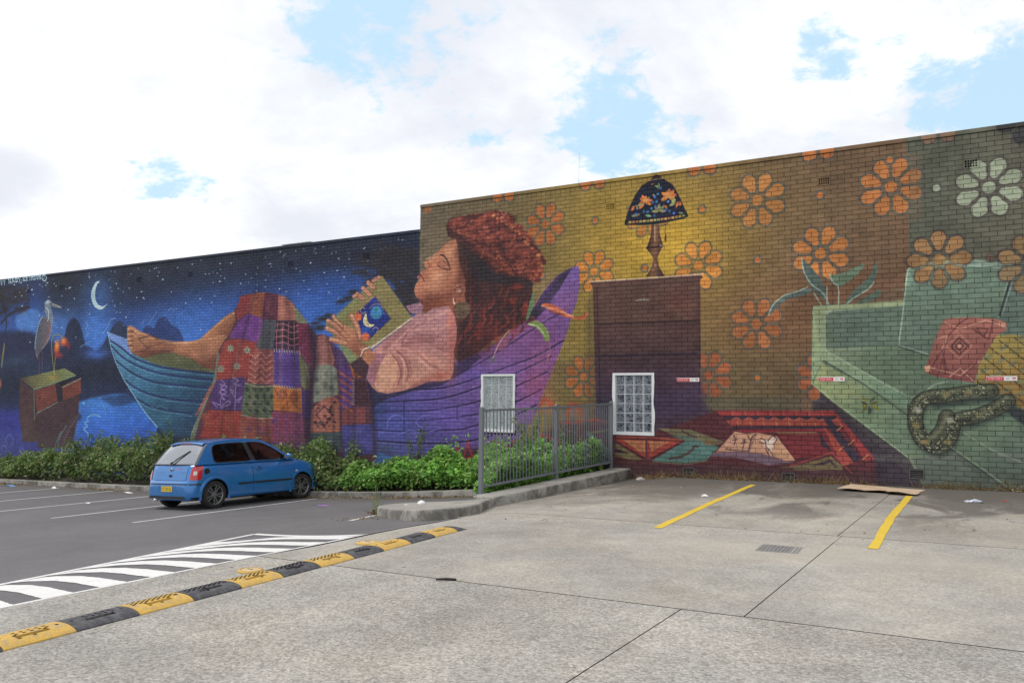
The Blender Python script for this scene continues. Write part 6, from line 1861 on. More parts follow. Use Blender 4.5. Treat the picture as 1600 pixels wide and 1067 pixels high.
# drain grate in the apron
M_GRATE = plain("grate_iron", (.25, .25, .245), .6, .3, vary=.2, scale=30)
e = empty("drain_grate", (-1.96, 8.6, gz(-1.96, 8.6)), .06, label="small rusty drain grate set flush in the concrete", cat="drain")
b = MB(); b.bbox(-.2, .2, -.2, -.17, -.01, .004, .001); b.bbox(-.2, .2, .17, .2, -.01, .004, .001); b.bbox(-.2, -.17, -.17, .17, -.01, .004, .001); b.bbox(.17, .2, -.17, .17, -.01, .004, .001); b.build("frame", M_GRATE, e)
b = MB(); b.box(-.169, .169, -.169, .169, .0008, .0016); b.build("sump", plain("sump_silt", (.21, .2, .185), .9), e)
for i in range(9):
    b = MB(); x = -.15 + i * .0375; b.bbox(x - .009, x + .009, -.17, .17, .001, .0065, .001); b.build("bar", M_GRATE, e)

# flattened cardboard at the wall
def cardboard():
    m_, t, b = mat_new("cardboard")
    p = t.node('ShaderNodeNewGeometry').outputs['Position']
    n = t.noise(p, 5, 5); n2 = t.noise(p, 70, 3)
    col = t.mix(t.mapr(n, .4, .68), (.60, .46, .32), (.46, .33, .21))
    t.put(b.inputs['Base Color'], t.mix(1, col, _grey(t, t.mapr(n2, .3, .7, .9, 1.1, 'LINEAR')), 'MULTIPLY'))
    b.inputs['Roughness'].default_value = .9
    return m_
M_CARD = cardboard()
e = empty("flattened_carton", (-1.82, 15.2, gz(-1.8, 15.2)), label="flattened brown cardboard carton lying against the wall foot", cat="cardboard")
def sheet(poly, hfun, th, name):
    N, K = 22, 8
    rows = []
    for i in range(N + 1):
        u = i / N
        a = Vector(poly[0]).lerp(Vector(poly[1]), u); c = Vector(poly[3]).lerp(Vector(poly[2]), u)
        r = []
        for j in range(K + 1):
            p = a.lerp(c, j / K)
            jit = random.uniform(-.012, .012) if j == 0 else 0
            r.append((p.x, p.y + jit, hfun(u, j / K)))
        rows.append(r)
    b = MB()
    b.grid(rows)
    b.grid([[(x, y, z - th) for x, y, z in r][::-1] for r in rows])
    edge = [rows[0][j] for j in range(K + 1)] + [rows[i][K] for i in range(1, N + 1)] + [rows[N][j] for j in range(K - 1, -1, -1)] + [rows[i][0] for i in range(N - 1, 0, -1)]
    edge.append(edge[0])
    b.grid([[(x, y, z - th) for x, y, z in edge], edge], 0, False)
    return b.build(name, M_CARD, e)
sheet([(-.60, -.42), (.60, -.62), (.66, .42), (-.50, .50)], lambda u, v: .022 + .020 * abs(math.sin(u * 7 + .6)) * (1 - v) + .012 * math.sin(u * 3 + v * 2), .006, "panel")
sheet([(.18, -.70), (.62, -.74), (.64, -.30), (.2, -.34)], lambda u, v: .055 + .012 * math.sin(u * 5) - .02 * v, .006, "flap")

# ------------------------------------------------------------------ blue three-door hatchback
def paint():
    m_, t, b = mat_new("blue_car_paint")
    p = t.node('ShaderNodeNewGeometry').outputs['Position']
    n = t.noise(p, 700, 2); n2 = t.noise(p, 3.0, 5)
    c = t.mix(t.mapr(n, .4, .6), (.013, .155, .46), (.024, .215, .57))
    dust = t.math('MULTIPLY', t.mapr(n2, .45, .75), .12)
    t.put(b.inputs['Base Color'], t.mix(dust, c, (.25, .25, .25)))
    b.inputs['Metallic'].default_value = .3
    b.inputs['Roughness'].default_value = .28
    b.inputs['Coat Weight'].default_value = .9
    b.inputs['Coat Roughness'].default_value = .02
    return m_
def glass(name, tint, refl):
    m_, t, b = mat_new(name)
    t.n.remove(b)
    o = t.n['Material Output']
    tr = t.node('ShaderNodeBsdfTransparent'); tr.inputs[0].default_value = (*tint, 1)
    gl = t.node('ShaderNodeBsdfGlossy'); gl.inputs['Roughness'].default_value = .02; gl.inputs[0].default_value = (.95, .97, 1, 1)
    fr = t.node('ShaderNodeFresnel'); fr.inputs[0].default_value = 1.5
    mx = t.node('ShaderNodeMixShader')
    t.put(mx.inputs[0], t.math('ADD', t.math('MULTIPLY', fr.outputs[0], 1.1), refl, clamp=True))
    t.l.new(tr.outputs[0], mx.inputs[1]); t.l.new(gl.outputs[0], mx.inputs[2]); t.l.new(mx.outputs[0], o.inputs[0])
    return m_
M_BLUE = paint()
M_GLASS = glass("side_glass", (.22, .29, .25), .03)
M_RGLASS = glass("rear_glass", (.22, .25, .26), .38)
M_TRIM = plain("black_trim", (.022, .022, .024), .5, vary=.1)
M_TYRE = plain("tyre_rubber", (.022, .021, .021), .85, vary=.25, scale=20, bump=.3, bscale=50)
M_RIM = plain("grey_alloy", (.25, .25, .26), .3, .7, vary=.1)
M_LAMP = plain("red_lens", (.50, .012, .012), .12, vary=.05, coat=1)
M_LENS = plain("clear_lens", (.70, .62, .60), .12, vary=.05, coat=1)
M_CHR = plain("silver_trim", (.66, .67, .68), .22, .85, vary=.04)
M_PLATE = plain("plate_yellow", (.74, .52, .05), .4, vary=.04)
M_INT = plain("dark_upholstery", (.03, .03, .032), .85, vary=.15)
M_PINK = plain("pink_sticker", (.62, .25, .34), .5, vary=.2, scale=60)

CS = .955
XS = [-1.845, -1.838, -1.815, -1.785, -1.770, -1.757, -1.742, -1.722, -1.70, -1.67, -1.62, -1.52, -1.38, -1.2, -1.0, -.8, -.5, -.2, .1, .4, .7, .95, 1.02, 1.15, 1.3, 1.45, 1.6, 1.75, 1.86, 1.94, 2.0, 2.035, 2.05]
TOPP = ([-1.845, -1.838, -1.815, -1.785, -1.770, -1.757, -1.742, -1.722, -1.70, -1.67, -1.62, -1.5, -.2, .9, 1.02, 1.2, 1.45, 1.7, 1.86, 1.95, 2.0, 2.035, 2.05], [.50, .565, .595, .61, .64, .70, .77, .84, .90, .945, .962, .965, .955, .945, .955, .93, .875, .79, .71, .64, .57, .50, .42])
WID = ([-1.845, -1.83, -1.80, -1.76, -1.70, -1.55, -1.3, -.8, 0, .8, 1.3, 1.6, 1.8, 1.92, 2.0, 2.04, 2.05], [.60, .665, .72, .765, .795, .815, .825, .825, .83, .828, .825, .80, .745, .67, .56, .44, .36])
BOT = ([-1.845, -1.78, -1.5, -.8, .8, 1.6, 1.95, 2.05], [.24, .20, .20, .185, .185, .19, .21, .27])
def ip(T, x): return float(np.interp(x, T[0], T[1]))
RK = [0, .05, .13, .34, .54, .72, .86, .95, 1.0]
def dyk(x):
    s = min(1, (ip(TOPP, x) - .45) / .4)
    return [-.12, -.03, -.008, 0, -.004, -.018, -.040, -.065 - .02 * s, -.12]
def half(x):
    W, zt, zb = ip(WID, x), ip(TOPP, x), ip(BOT, x)
    return [(W + d_, zb + (zt - zb) * r) for r, d_ in zip(RK, dyk(x))]
def hw(x, z):
    h = half(x)
    return float(np.interp(z, [p[1] for p in h], [p[0] for p in h]))
def xr(z):
    """where the tail reaches height z"""
    return float(np.interp(z, TOPP[1][:11], TOPP[0][:11]))

def body_mesh():
    bm = bmesh.new()
    rings = []
    for x in XS:
        h = half(x)
        zt = ip(TOPP, x)
        cr = .028 if x > 1.0 else .0
        y6 = h[-1][0]
        right = [(-y, z) for y, z in h]
        top = [(-y6 * .55, zt + cr * .7), (0, zt + cr), (y6 * .55, zt + cr * .7)]
        left = [(y, z) for y, z in h][::-1]
        ring = right + top + left
        rings.append([bm.verts.new((x, y, z)) for y, z in ring])
    n = len(rings[0])
    for a, b_ in zip(rings, rings[1:]):
        for k in range(n):
            bm.faces.new((a[k], b_[k], b_[(k + 1) % n], a[(k + 1) % n]))
    bm.faces.new(rings[0]); bm.faces.new(rings[-1][::-1])
    bmesh.ops.recalc_face_normals(bm, faces=bm.faces[:])
    for f in bm.faces: f.smooth = True
    me = bpy.data.meshes.new("body")
    bm.to_mesh(me); bm.free()
    return me
car = empty("parked_car", label="blue three-door hatchback parked nose-in against the kerb", cat="car")
def cobj(b, name, mat, parent=None, label=None):
    o = b.build(name, mat, parent or car)
    if label: o['label'] = label
    return o
me = body_mesh()
me.materials.append(M_BLUE)
tmp = bpy.data.objects.new("body_tmp", me); COL.objects.link(tmp)
cut = MB()
AX = (-1.23, 1.23)
for ax in AX:
    for s in (-1, 1):
        cut.lathe([(0, s * .50), (.338, s * .50), (.338, s * 1.0), (0, s * 1.0)], 40, 'Y', Matrix.Translation((ax, 0, .300)), smooth=True)
cm = cut.mesh("cutter", [M_TRIM])
bm = bmesh.new(); bm.from_mesh(cm); bmesh.ops.remove_doubles(bm, verts=bm.verts[:], dist=.0005); bmesh.ops.recalc_face_normals(bm, faces=bm.faces[:]); bm.to_mesh(cm); bm.free()
cutter = bpy.data.objects.new("cutter", cm); COL.objects.link(cutter)
md = tmp.modifiers.new("arches", 'BOOLEAN'); md.object = cutter; md.operation = 'DIFFERENCE'; md.solver = 'EXACT'
dg = bpy.context.evaluated_depsgraph_get()
bme = bpy.data.meshes.new_from_object(tmp.evaluated_get(dg))
bme.name = "body"
bpy.data.objects.remove(tmp); bpy.data.objects.remove(cutter)
bme.materials.clear(); bme.materials.append(M_BLUE); bme.materials.append(M_TRIM)
for p in bme.polygons:
    c = p.center
    inwell = any(math.hypot(c.x - ax, c.z - .30) < .3375 for ax in AX) and abs(c.y) > .45
    p.material_index = 1 if inwell or abs(c.y) < .52 and any(math.hypot(c.x - ax, c.z - .3) < .34 for ax in AX) else 0
body = link(bpy.data.objects.new("body", bme), car)
try:
    bme.set_sharp_from_angle(angle=math.radians(42))
except Exception:
    pass

# arch lips
for ax in AX:
    for s in (-1, 1):
        rows = []
        for i in range(25):
            a = math.radians(-16 + 212 * i / 24)
            r = []
            for (dr, dy) in ((0, -.012), (.001, .010), (.03, .012), (.075, -.002)):
                x, z = ax + (.336 + dr) * math.cos(a), .30 + (.336 + dr) * math.sin(a)
                z = max(z, .19)
                r.append((x, s * (hw(x, max(.25, z)) + dy), z))
            rows.append(r if s > 0 else r[::-1])
        b = MB(); b.grid(rows); cobj(b, "wheel_arch", M_BLUE)

# greenhouse sides
YB_, YT_, ZB_, ZT_ = .762, .585, .955, 1.42
def gy(z): return YB_ + (YT_ - YB_) * (z - ZB_) / (ZT_ - ZB_) - .012 * math.sin(math.pi * max(0, min(1, (z - ZB_) / (ZT_ - ZB_)))) * -1
SIDE = [(-1.665, .95), (-1.60, 1.04), (-1.50, 1.17), (-1.40, 1.29), (-1.31, 1.375), (-1.2, 1.405), (-1.0, 1.425), (-.7, 1.443), (-.4, 1.45), (-.1, 1.442), (.1, 1.424), (.24, 1.395), (.40, 1.325), (.58, 1.225), (.80, 1.088), (1.03, .948)]
QW = [(-1.20, 1.0), (-1.225, 1.04), (-1.22, 1.22), (-1.19, 1.31), (-1.11, 1.355), (-.8, 1.375), (-.42, 1.38), (-.37, 1.37), (-.26, 1.0), (-.30, .985), (-1.15, .985)]
DW = [(-.12, .985), (-.265, 1.37), (-.235, 1.382), (-.05, 1.38), (.1, 1.362), (.22, 1.328), (.40, 1.242), (.62, 1.11), (.80, .99), (.78, .98)]
def flat_side(polys, s, off):
    t_ = tessellate_polygon([[Vector((x, z, 0)) for x, z in p] for p in polys])
    vs = [(x, s * (gy(z) + off), z) for p in polys for x, z in p]
    return vs, [tuple(f) for f in t_]
def orient(b, d_):
    """turn every face so that it looks along d_"""
    for i, f in enumerate(b.f):
        p = [Vector(b.v[k]) for k in f]
        if (p[1] - p[0]).cross(p[2] - p[0]).dot(Vector(d_)) < 0:
            b.f[i] = f[::-1]
    return b
def frame_outline(poly, grow):
    n = len(poly); o_ = []
    cx_ = sum(p[0] for p in poly) / n; cz_ = sum(p[1] for p in poly) / n
    for i, p in enumerate(poly):
        a, b_ = Vector((*poly[i - 1], 0)), Vector((*poly[(i + 1) % n], 0))
        tn = (b_ - a).normalized(); nv = Vector((tn.y, -tn.x, 0))
        if nv.dot(Vector((p[0] - cx_, p[1] - cz_, 0))) < 0: nv = -nv
        o_.append((p[0] + nv.x * grow, p[1] + nv.y * grow))
    return o_
pil = MB()
for s in (-1, 1):
    vs, fs = flat_side([SIDE, QW[::-1], DW[::-1]], s, 0)
    pil.add(vs, fs)
    vs, fs = flat_side([SIDE, QW[::-1], DW[::-1]], s, -.03)
    pil.add(vs, fs)
cobj(pil, "pillar_frame", M_BLUE)
for s in (-1, 1):
    for nm, W_ in (("quarter_window", QW), ("door_window", DW)):
        vs, fs = flat_side([W_], s, -.012)
        b = MB(); b.add(vs, fs); orient(b, (0, s, 0)); g_ = cobj(b, nm, M_GLASS)
        b = MB()
        o_ = frame_outline(W_, .018)
        rows = [[(x, s * (gy(z) + .004), z) for x, z in o_ + o_[:1]], [(x, s * (gy(z) + .004), z) for x, z in W_ + W_[:1]], [(x, s * (gy(z) - .014), z) for x, z in W_ + W_[:1]]]
        b.grid(rows, 0, False)
        b.build("window_seal", M_TRIM, g_)
    # black pillar between the side windows
    bp4 = [(-.262, .985), (-.38, 1.385), (-.262, 1.385), (-.118, .985)]
    vs, fs = flat_side([bp4], s, .0025); b = MB(); b.add(vs, fs); cobj(b, "centre_pillar", M_TRIM)

# roof, screens
top = SIDE[4:12]
rows = []
for x, z in top:
    r = []
    for k in range(13):
        u = -1 + 2 * k / 12
        yb = gy(z)
        r.append((x, u * (yb - .0), z + .045 * (1 - abs(u) ** 2.6)))
    rows.append(r)
b = MB(); b.grid(rows); cobj(b, "roof", M_BLUE)
for s in (-1, 1):
    b = MB(); b.tube([(x, s * (gy(z) - .012), z + .006) for x, z in top], .014, 8); cobj(b, "roof_rail", M_BLUE)
def screen(edge, name_glass, mat, inset, off, curve):
    """glazed end of the cabin between the two side frames; edge = [(x,z)...] from roof down"""
    sgn = 1 if edge[-1][0] > 0 else -1
    rows, grow = [], []
    for i, (x, z) in enumerate(edge):
        yb = gy(z)
        r = [(x + sgn * curve * (1 - (k / 5) ** 2) * 1.0, k / 5 * yb, z + (.04 * (1 - abs(k / 5) ** 2.6) if i == 0 else .03 * (1 - i / (len(edge) - 1)) * (1 - abs(k / 5) ** 2.6))) for k in range(-5, 6)]
        rows.append(r)
    n = len(rows) - 1
    b = MB()
    # painted border all round, glass let in
    def P_(i, u):
        i0 = min(int(i), n - 1); f = i - i0
        k = (u + 1) * 5; k0 = min(int(k), 9); g = k - k0
        a = Vector(rows[i0][k0]).lerp(Vector(rows[i0][k0 + 1]), g); c = Vector(rows[i0 + 1][k0]).lerp(Vector(rows[i0 + 1][k0 + 1]), g)
        return a.lerp(c, f)
    iu, it = inset
    us = [-1, -iu] + [-iu + 2 * iu * q_ / 10 for q_ in range(1, 10)] + [iu, 1]
    ts = [0, it * n] + [it * n + (n - 2 * it * n) * q_ / 6 for q_ in range(1, 6)] + [n - it * n, n]
    bord, gl = MB(), MB()
    for j in range(len(ts) - 1):
        for k in range(len(us) - 1):
            q4 = [P_(ts[j], us[k]), P_(ts[j], us[k + 1]), P_(ts[j + 1], us[k + 1]), P_(ts[j + 1], us[k])]
            inside = 0 < j < len(ts) - 2 and 0 < k < len(us) - 2
            (gl if inside else bord).add(q4, [(0, 1, 2, 3)], 0, True)
    cobj(bord, "screen_border", M_TRIM if sgn < 0 else M_BLUE)
    orient(gl, (sgn, 0, .6))
    return cobj(gl, name_glass, mat)
rear = [SIDE[4], SIDE[3], SIDE[2], SIDE[1], SIDE[0]]
rg = screen(rear, "rear_window", M_RGLASS, (.90, .05), 0, .035)
screen(SIDE[11:], "windscreen", M_GLASS, (.92, .03), 0, .06)
# spoiler lip with the high brake lamp
b = MB()
b.grid([[(-1.20, y, 1.447 - .03 * abs(y / .55) ** 2.6), (-1.33, y, 1.432 - .035 * abs(y / .55) ** 2.6), (-1.385, y, 1.412 - .04 * abs(y / .55) ** 2.6), (-1.39, y, 1.398 - .04 * abs(y / .55) ** 2.6), (-1.30, y, 1.385 - .04 * abs(y / .55) ** 2.6)] for y in axis(-.55, .55, .1)])
sp = cobj(b, "spoiler", M_BLUE)
b = MB(); b.box(-1.394, -1.386, -.17, .17, 1.399, 1.412); b.build("brake_lamp", M_LAMP, sp)
b = MB(); b.tube([(-1.12, 0, 1.465), (-1.14, 0, 1.50)], [.014, .008], 8); cobj(b, "aerial_stub", M_TRIM)
# wiper
b = MB(); b.tube([(-1.705, .02, 1.0), (-1.63, -.10, 1.085), (-1.555, -.22, 1.17), (-1.50, -.31, 1.235)], [.014, .010, .008, .005], 6); b.tube([(-1.715, .06, .985), (-1.705, .02, 1.0)], .022, 8)
b.tube([(-1.665, -.02, 1.06), (-1.49, -.30, 1.25)], .006, 6); cobj(b, "wiper", M_TRIM)

# patches laid over the body side
def side_patch(x0, x1, zf0, zf1, s, off, nx=14, nz=8):
    rows = []
    for i in range(nx + 1):
        x = x0 + (x1 - x0) * i / nx
        a, c = (zf0(x) if callable(zf0) else zf0), (zf1(x) if callable(zf1) else zf1)
        rows.append([(x, s * (hw(x, a + (c - a) * j / nz) + off), a + (c - a) * j / nz) for j in range(nz + 1)])
    b = MB(); b.grid(rows)
    edge = [rows[0][j] for j in range(nz + 1)] + [rows[i][nz] for i in range(1, nx + 1)] + [rows[nx][j] for j in range(nz - 1, -1, -1)] + [rows[i][0] for i in range(nx - 1, -1, -1)]
    b.grid([edge, [(x, y - s * (off + .002), z) for x, y, z in edge]], 0, False)
    return b
for s in (-1, 1):
    zt_ = lambda x: ip(TOPP, x) - .025
    b = side_patch(-.235, .985, .228, zt_, s, .0015); cobj(b, "door_seam", M_TRIM)
    d_ = cobj(side_patch(-.226, .976, .237, zt_, s, .004), "door", M_BLUE)
    # moulding
    b = side_patch(-.215, .90, .475, .515, s, .015, 14, 2); b.build("rub_strip", M_TRIM, d_)
    b = side_patch(-.64, -.246, .475, .515, s, .012, 8, 2); cobj(b, "rub_strip", M_TRIM)
    b = MB()
    hx0, hx1, hz = -.155, .03, .79
    b.tube([(hx0, s * (hw(hx0, hz) + .008), hz), (hx0 + .03, s * (hw(hx0, hz) + .035), hz + .004), (hx1 - .03, s * (hw(hx1, hz) + .035), hz + .004), (hx1, s * (hw(hx1, hz) + .008), hz)], .011, 8); b.build("handle", M_BLUE, d_)
    b = MB(); b.lathe([(.045, .001), (.04, .0065), (0, .0065)], 16, 'Y', Matrix.Translation((-.06, s * (hw(-.06, .785)), .785)) @ Matrix.Scale(s, 4, (0, 1, 0)) @ Matrix.Scale(1.5, 4, (1, 0, 0)), smooth=False); b.build("handle_recess", M_TRIM, d_)
    # mirror
    b = MB()
    b.tube([(.70, s * .76, .985), (.71, s * .84, 1.0)], [.03, .022], 8)
    cobj(b, "mirror_arm", M_TRIM)
    bm = bmesh.new(); bmesh.ops.create_icosphere(bm, subdivisions=3, radius=1)
    b = MB(); b.bm(bm, 0, True, Matrix.Translation((.72, s * .905, 1.035)) @ Matrix.Diagonal((.062, .095, .07, 1))); mr = cobj(b, "mirror", M_BLUE)
    b = MB(); b.lathe([(0, 0), (1, 0)], 20, 'X', Matrix.Translation((.664, s * .905, 1.035)) @ Matrix.Diagonal((1, .075, .052, 1)), smooth=False); b.build("mirror_glass", M_CHR, mr)
    # indicator on the wing
    b = side_patch(1.02, 1.09, .665, .695, s, .006, 3, 2); cobj(b, "side_repeater", M_LENS)
    # tail lamp wraps the corner
    def lamp(zlo, zhi, wd, off, u0=0.0):
        rows = []
        for j in range(9):
            z = zlo + (zhi - zlo) * j / 8
            r = []
            for i in range(13):
                u = i / 12
                x = xr(z) + .001 + u0 + wd * u
                y = hw(x, z)
                r.append((x - off * (1 - u), s * (y + off), z))
            rows.append(r if s > 0 else r[::-1])
        b = MB(); b.grid(rows); return b
    tl_ = cobj(lamp(.64, .925, .185, .010), "tail_lamp", M_LAMP)
    lamp(.74, .82, .045, .013, .02).build("reversing_lens", M_LENS, tl_)
    # headlamp
    rows = []
    for j in range(6):
        z = .56 + .14 * j / 5
        r = []
        for i in range(9):
            x = 1.70 + .22 * i / 8
            zz = min(z, ip(TOPP, x) - .01)
            r.append((x, s * (hw(x, zz) + .006), zz))
        rows.append(r)
    b = MB(); b.grid(rows); cobj(b, "headlamp", M_LENS)
# fuel recess with the flap missing (near side)
b = MB()
fx_, fz_ = -1.43, .80
b.lathe([(.072, .002), (.066, .005), (.06, .004), (0, .003)], 22, 'Y', Matrix.Translation((fx_, -hw(fx_, fz_), fz_)) @ Matrix.Rotation(math.radians(-6), 4, 'X') @ Matrix.Scale(-1, 4, (0, 1, 0)), smooth=False); fl = cobj(b, "fuel_recess", M_DARK)
b = MB(); b.lathe([(.036, .004), (.034, .02), (0, .022)], 16, 'Y', Matrix.Translation((fx_ + .008, -hw(fx_, fz_), fz_ - .004)) @ Matrix.Scale(-1, 4, (0, 1, 0)), smooth=False); b.build("fuel_cap", M_TRIM, fl)

# rear panel: hatch, bumper strip, plate, emblem
def rear_x(y, z):
    x = xr(z)
    for _ in range(40):
        if hw(x + .0, min(z, ip(TOPP, x))) >= abs(y):
            break
        x += .004
    return x
def rear_patch(y0, y1, z0, z1, off, ny=12, nz=6):
    rows = []
    for j in range(nz + 1):
        z = z0 + (z1 - z0) * j / nz
        rows.append([(rear_x(y0 + (y1 - y0) * i / ny, z) - off, y0 + (y1 - y0) * i / ny, z) for i in range(ny + 1)])
    b = MB(); b.grid(rows)
    return b
b = rear_patch(-.545, .545, .622, .938, .0015); cobj(b, "hatch_seam", M_TRIM)
b = rear_patch(-.538, .538, .630, .935, .005); hatch = cobj(b, "hatch", M_BLUE)
b = MB(); M = Matrix.Translation((xr(.72) - .006, 0, .715))
b.lathe([(.062, 0), (.058, -.006), (.0, -.003)], 20, 'X', M @ Matrix.Diagonal((1, 1, .55, 1)), smooth=False); b.build("hatch_handle", M_TRIM, hatch)
# emblem: ring with two stacked chevrons
ez = .835
b = MB(); M = Matrix.Translation((xr(ez) - .014, 0, ez)) @ Matrix.Rotation(math.radians(-14), 4, 'Y')
b.lathe([(.046, .004), (.046, -.003), (.038, -.003), (.038, .004)], 24, 'X', M)
def bar(p, q, w_=.0065):
    p, q = Vector((0, *p)), Vector((0, *q))
    d_ = (q - p).normalized(); n_ = Vector((0, -d_.z, d_.y)) * w_ / 2
    b.add([M @ (p + n_ + Vector((-.003, 0, 0))), M @ (q + n_ + Vector((-.003, 0, 0))), M @ (q - n_ + Vector((-.003, 0, 0))), M @ (p - n_ + Vector((-.003, 0, 0)))], [(0, 1, 2, 3)])
for p, q in (((-.017, .034), (0, .004)), ((0, .004), (.017, .034)), ((-.033, .02), (-.016, -.034)), ((-.016, -.034), (0, -.003)), ((0, -.003), (.016, -.034)), ((.016, -.034), (.033, .02))):
    bar(p, q)
b.build("emblem", M_CHR, hatch)
b = MB(); b.lathe([(.045, 0), (0, 0)], 24, 'X', Matrix.Translation((xr(ez) - .0115, 0, ez)) @ Matrix.Rotation(math.radians(-14), 4, 'Y'), smooth=False); b.build("emblem_ground", M_DARK, hatch)
for y0, n_ in ((.38, 4), (-.34, 5)):
    b = MB()
    for i in range(n_):
        y = y0 - i * .028
        b.box(xr(.79) - .010, xr(.79) - .004, y - .011, y - .007, .778, .802); b.box(xr(.79) - .010, xr(.79) - .004, y - .0069, y + .006, (.778, .797, .787)[i % 3], (.783, .802, .792)[i % 3])
    b.build("badge", M_CHR, hatch)
b = MB()
for i in range(14):
    y, z = -.16 - .011 * i, .865 + .012 * math.sin(i * 1.9)
    b.lathe([(.012, 0), (0, 0)], 7, 'X', Matrix.Translation((xr(z) - .0075, y, z)), smooth=False)
b.build("sticker", M_PINK, hatch)
b = rear_patch(-.66, .66, .545, .566, .012, 20, 2)
rows = []
cobj(b, "bumper_strip", M_TRIM)
for s in (-1, 1):
    b = side_patch(-1.80, -1.585, .535, .562, s, .010, 8, 2); cobj(b, "bumper_strip", M_TRIM)
    b = side_patch(-1.79, -1.55, .205, .275, s, .006, 8, 2); cobj(b, "bumper_valance", M_TRIM)
b = MB(); b.grid([[(-1.847 - .004, y, .245), (-1.847 - .006, y, .30)] for y in axis(-.60, .60, .1)]); cobj(b, "bumper_valance", M_TRIM)
b = MB(); b.bbox(-1.8475, -1.846, -.30, .30, .385, .515, .0005); cobj(b, "plate_recess", M_BLUE)
b = MB(); b.bbox(-1.858, -1.849, -.186, .186, .392, .508, .002); pl = cobj(b, "number_plate", M_PLATE)
text_mesh("CT 21 LL", .095, M_DARK, "lettering", pl, Matrix.Translation((-1.8595, 0, .448)) @ Matrix.Rotation(math.radians(-90), 4, 'Z') @ Matrix.Rotation(math.radians(90), 4, 'X'), .0004, width=.33)
b = MB(); b.lathe([(.026, .0), (.026, -.11), (.02, -.11), (.02, .0)], 12, 'X', Matrix.Translation((-1.76, .42, .215))); cobj(b, "exhaust", M_CHR)
# front face
b = MB(); b.grid([[(2.052, y, .36), (2.056, y, .42)] for y in axis(-.33, .33, .11)]); cobj(b, "grille", M_TRIM)

# underside and cabin
b = MB(); b.box(-1.55, 1.75, -.62, .62, .19, .30); cobj(b, "underbody", M_TRIM)
b = MB()
for s in (-1, 1):
    Mx = Matrix.Translation((.12, s * .36, .62)); 
    b.bbox(-.25, .25, -.23, .23, .30, .42, .05, M=Mx)
    b.bbox(-.07, .07, -.22, .22, -.1, .56, .05, M=Matrix.Translation((-.13, s * .36, .66)) @ Matrix.Rotation(math.radians(-14), 4, 'Y'))
    b.bbox(-.05, .05, -.13, .13, 0, .19, .04, M=Matrix.Translation((-.29, s * .36, 1.235)) @ Matrix.Rotation(math.radians(-10), 4, 'Y'))
cobj(b, "front_seat", M_INT)
b = MB(); b.bbox(-.07, .07, -.58, .58, 0, .42, .05, M=Matrix.Translation((-1.05, 0, .80)) @ Matrix.Rotation(math.radians(-16), 4, 'Y'))
for y in (-.3, .3): b.bbox(-.04, .04, -.12, .12, 0, .13, .03, M=Matrix.Translation((-1.17, y, 1.2)))
cobj(b, "rear_seat", M_INT)
b = MB(); b.bbox(.62, 1.0, -.7, .7, .9, 1.0, .03); b.bbox(.55, .8, .2, .55, .95, 1.05, .03); cobj(b, "dashboard", M_INT)
b = MB(); Ms = Matrix.Translation((.50, -.36, 1.02)) @ Matrix.Rotation(math.radians(-62), 4, 'Y')
b.tube([Ms @ Vector((.19 * math.cos(a), .19 * math.sin(a), 0)) for a in np.linspace(0, 2 * math.pi, 29)], .016, 8)
b.box(-.18, .18, -.02, .02, -.01, .01, M=Ms); cobj(b, "steering_wheel", M_INT)
b = MB(); b.bbox(.18, .21, -.11, .11, 1.31, 1.37, .008); cobj(b, "interior_mirror", M_INT)

# wheels
def wheel_meshes():
    R, Wd = .300, .185
    t = MB()
    prof = [(.205, -Wd / 2 + .012), (.225, -Wd / 2), (.262, -Wd / 2 - .004), (.285, -Wd / 2 + .010), (.297, -Wd / 2 + .030), (R, -.03), (R, -.022), (.294, -.020), (.294, -.012), (R, -.010), (R, .010), (.294, .012), (.294, .02), (R, .022), (R, .03), (.297, Wd / 2 - .03), (.285, Wd / 2 - .01), (.262, Wd / 2 + .004), (.225, Wd / 2), (.205, Wd / 2 - .012)]
    t.lathe(prof, 44, 'Y')
    tm_ = t.mesh("tyre", [M_TYRE])
    r = MB()
    r.lathe([(.214, .070), (.212, .084), (.200, .082), (.193, .060), (.190, -.06)], 44, 'Y')
    r.lathe([(.0, .058), (.040, .060), (.052, .052), (.054, .03)], 20, 'Y')
    for k in range(5):
        a = 2 * math.pi * k / 5 + .3
        for s in (-1, 1):
            M = Matrix.Rotation(a, 4, 'Y')
            d0, d1 = .012 * s, .040 * s
            w0, w1 = .013, .017
            pts = [(.035, d0 - w0), (.035, d0 + w0), (.200, d1 + w1), (.200, d1 - w1)]
            vs = [M @ Vector((p[0], yy, p[1])) for yy in (.052, .070) for p in pts] 
            vs[4] = M @ Vector((.035, .058, pts[0][1])); vs[5] = M @ Vector((.035, .058, pts[1][1]))
            r.add(vs, [(0, 1, 2, 3), (7, 6, 5, 4), (0, 4, 5, 1), (1, 5, 6, 2), (2, 6, 7, 3), (3, 7, 4, 0)])
    for k in range(5):
        a = 2 * math.pi * (k + .5) / 5 + .3
        r.lathe([(0, .064), (.008, .063), (.008, .05)], 8, 'Y', Matrix.Translation((.034 * math.cos(a), 0, -.034 * math.sin(a))))
    rm = r.mesh("rim", [M_RIM])
    d_ = MB()
    d_.lathe([(.15, .005), (.15, .02), (.03, .02), (0, .02)], 28, 'Y')
    d_.lathe([(.193, -.03), (0, -.03)], 28, 'Y')
    return tm_, rm, d_.mesh("brake_disc", [M_TRIM])
TMh, RMh, DMh = wheel_meshes()
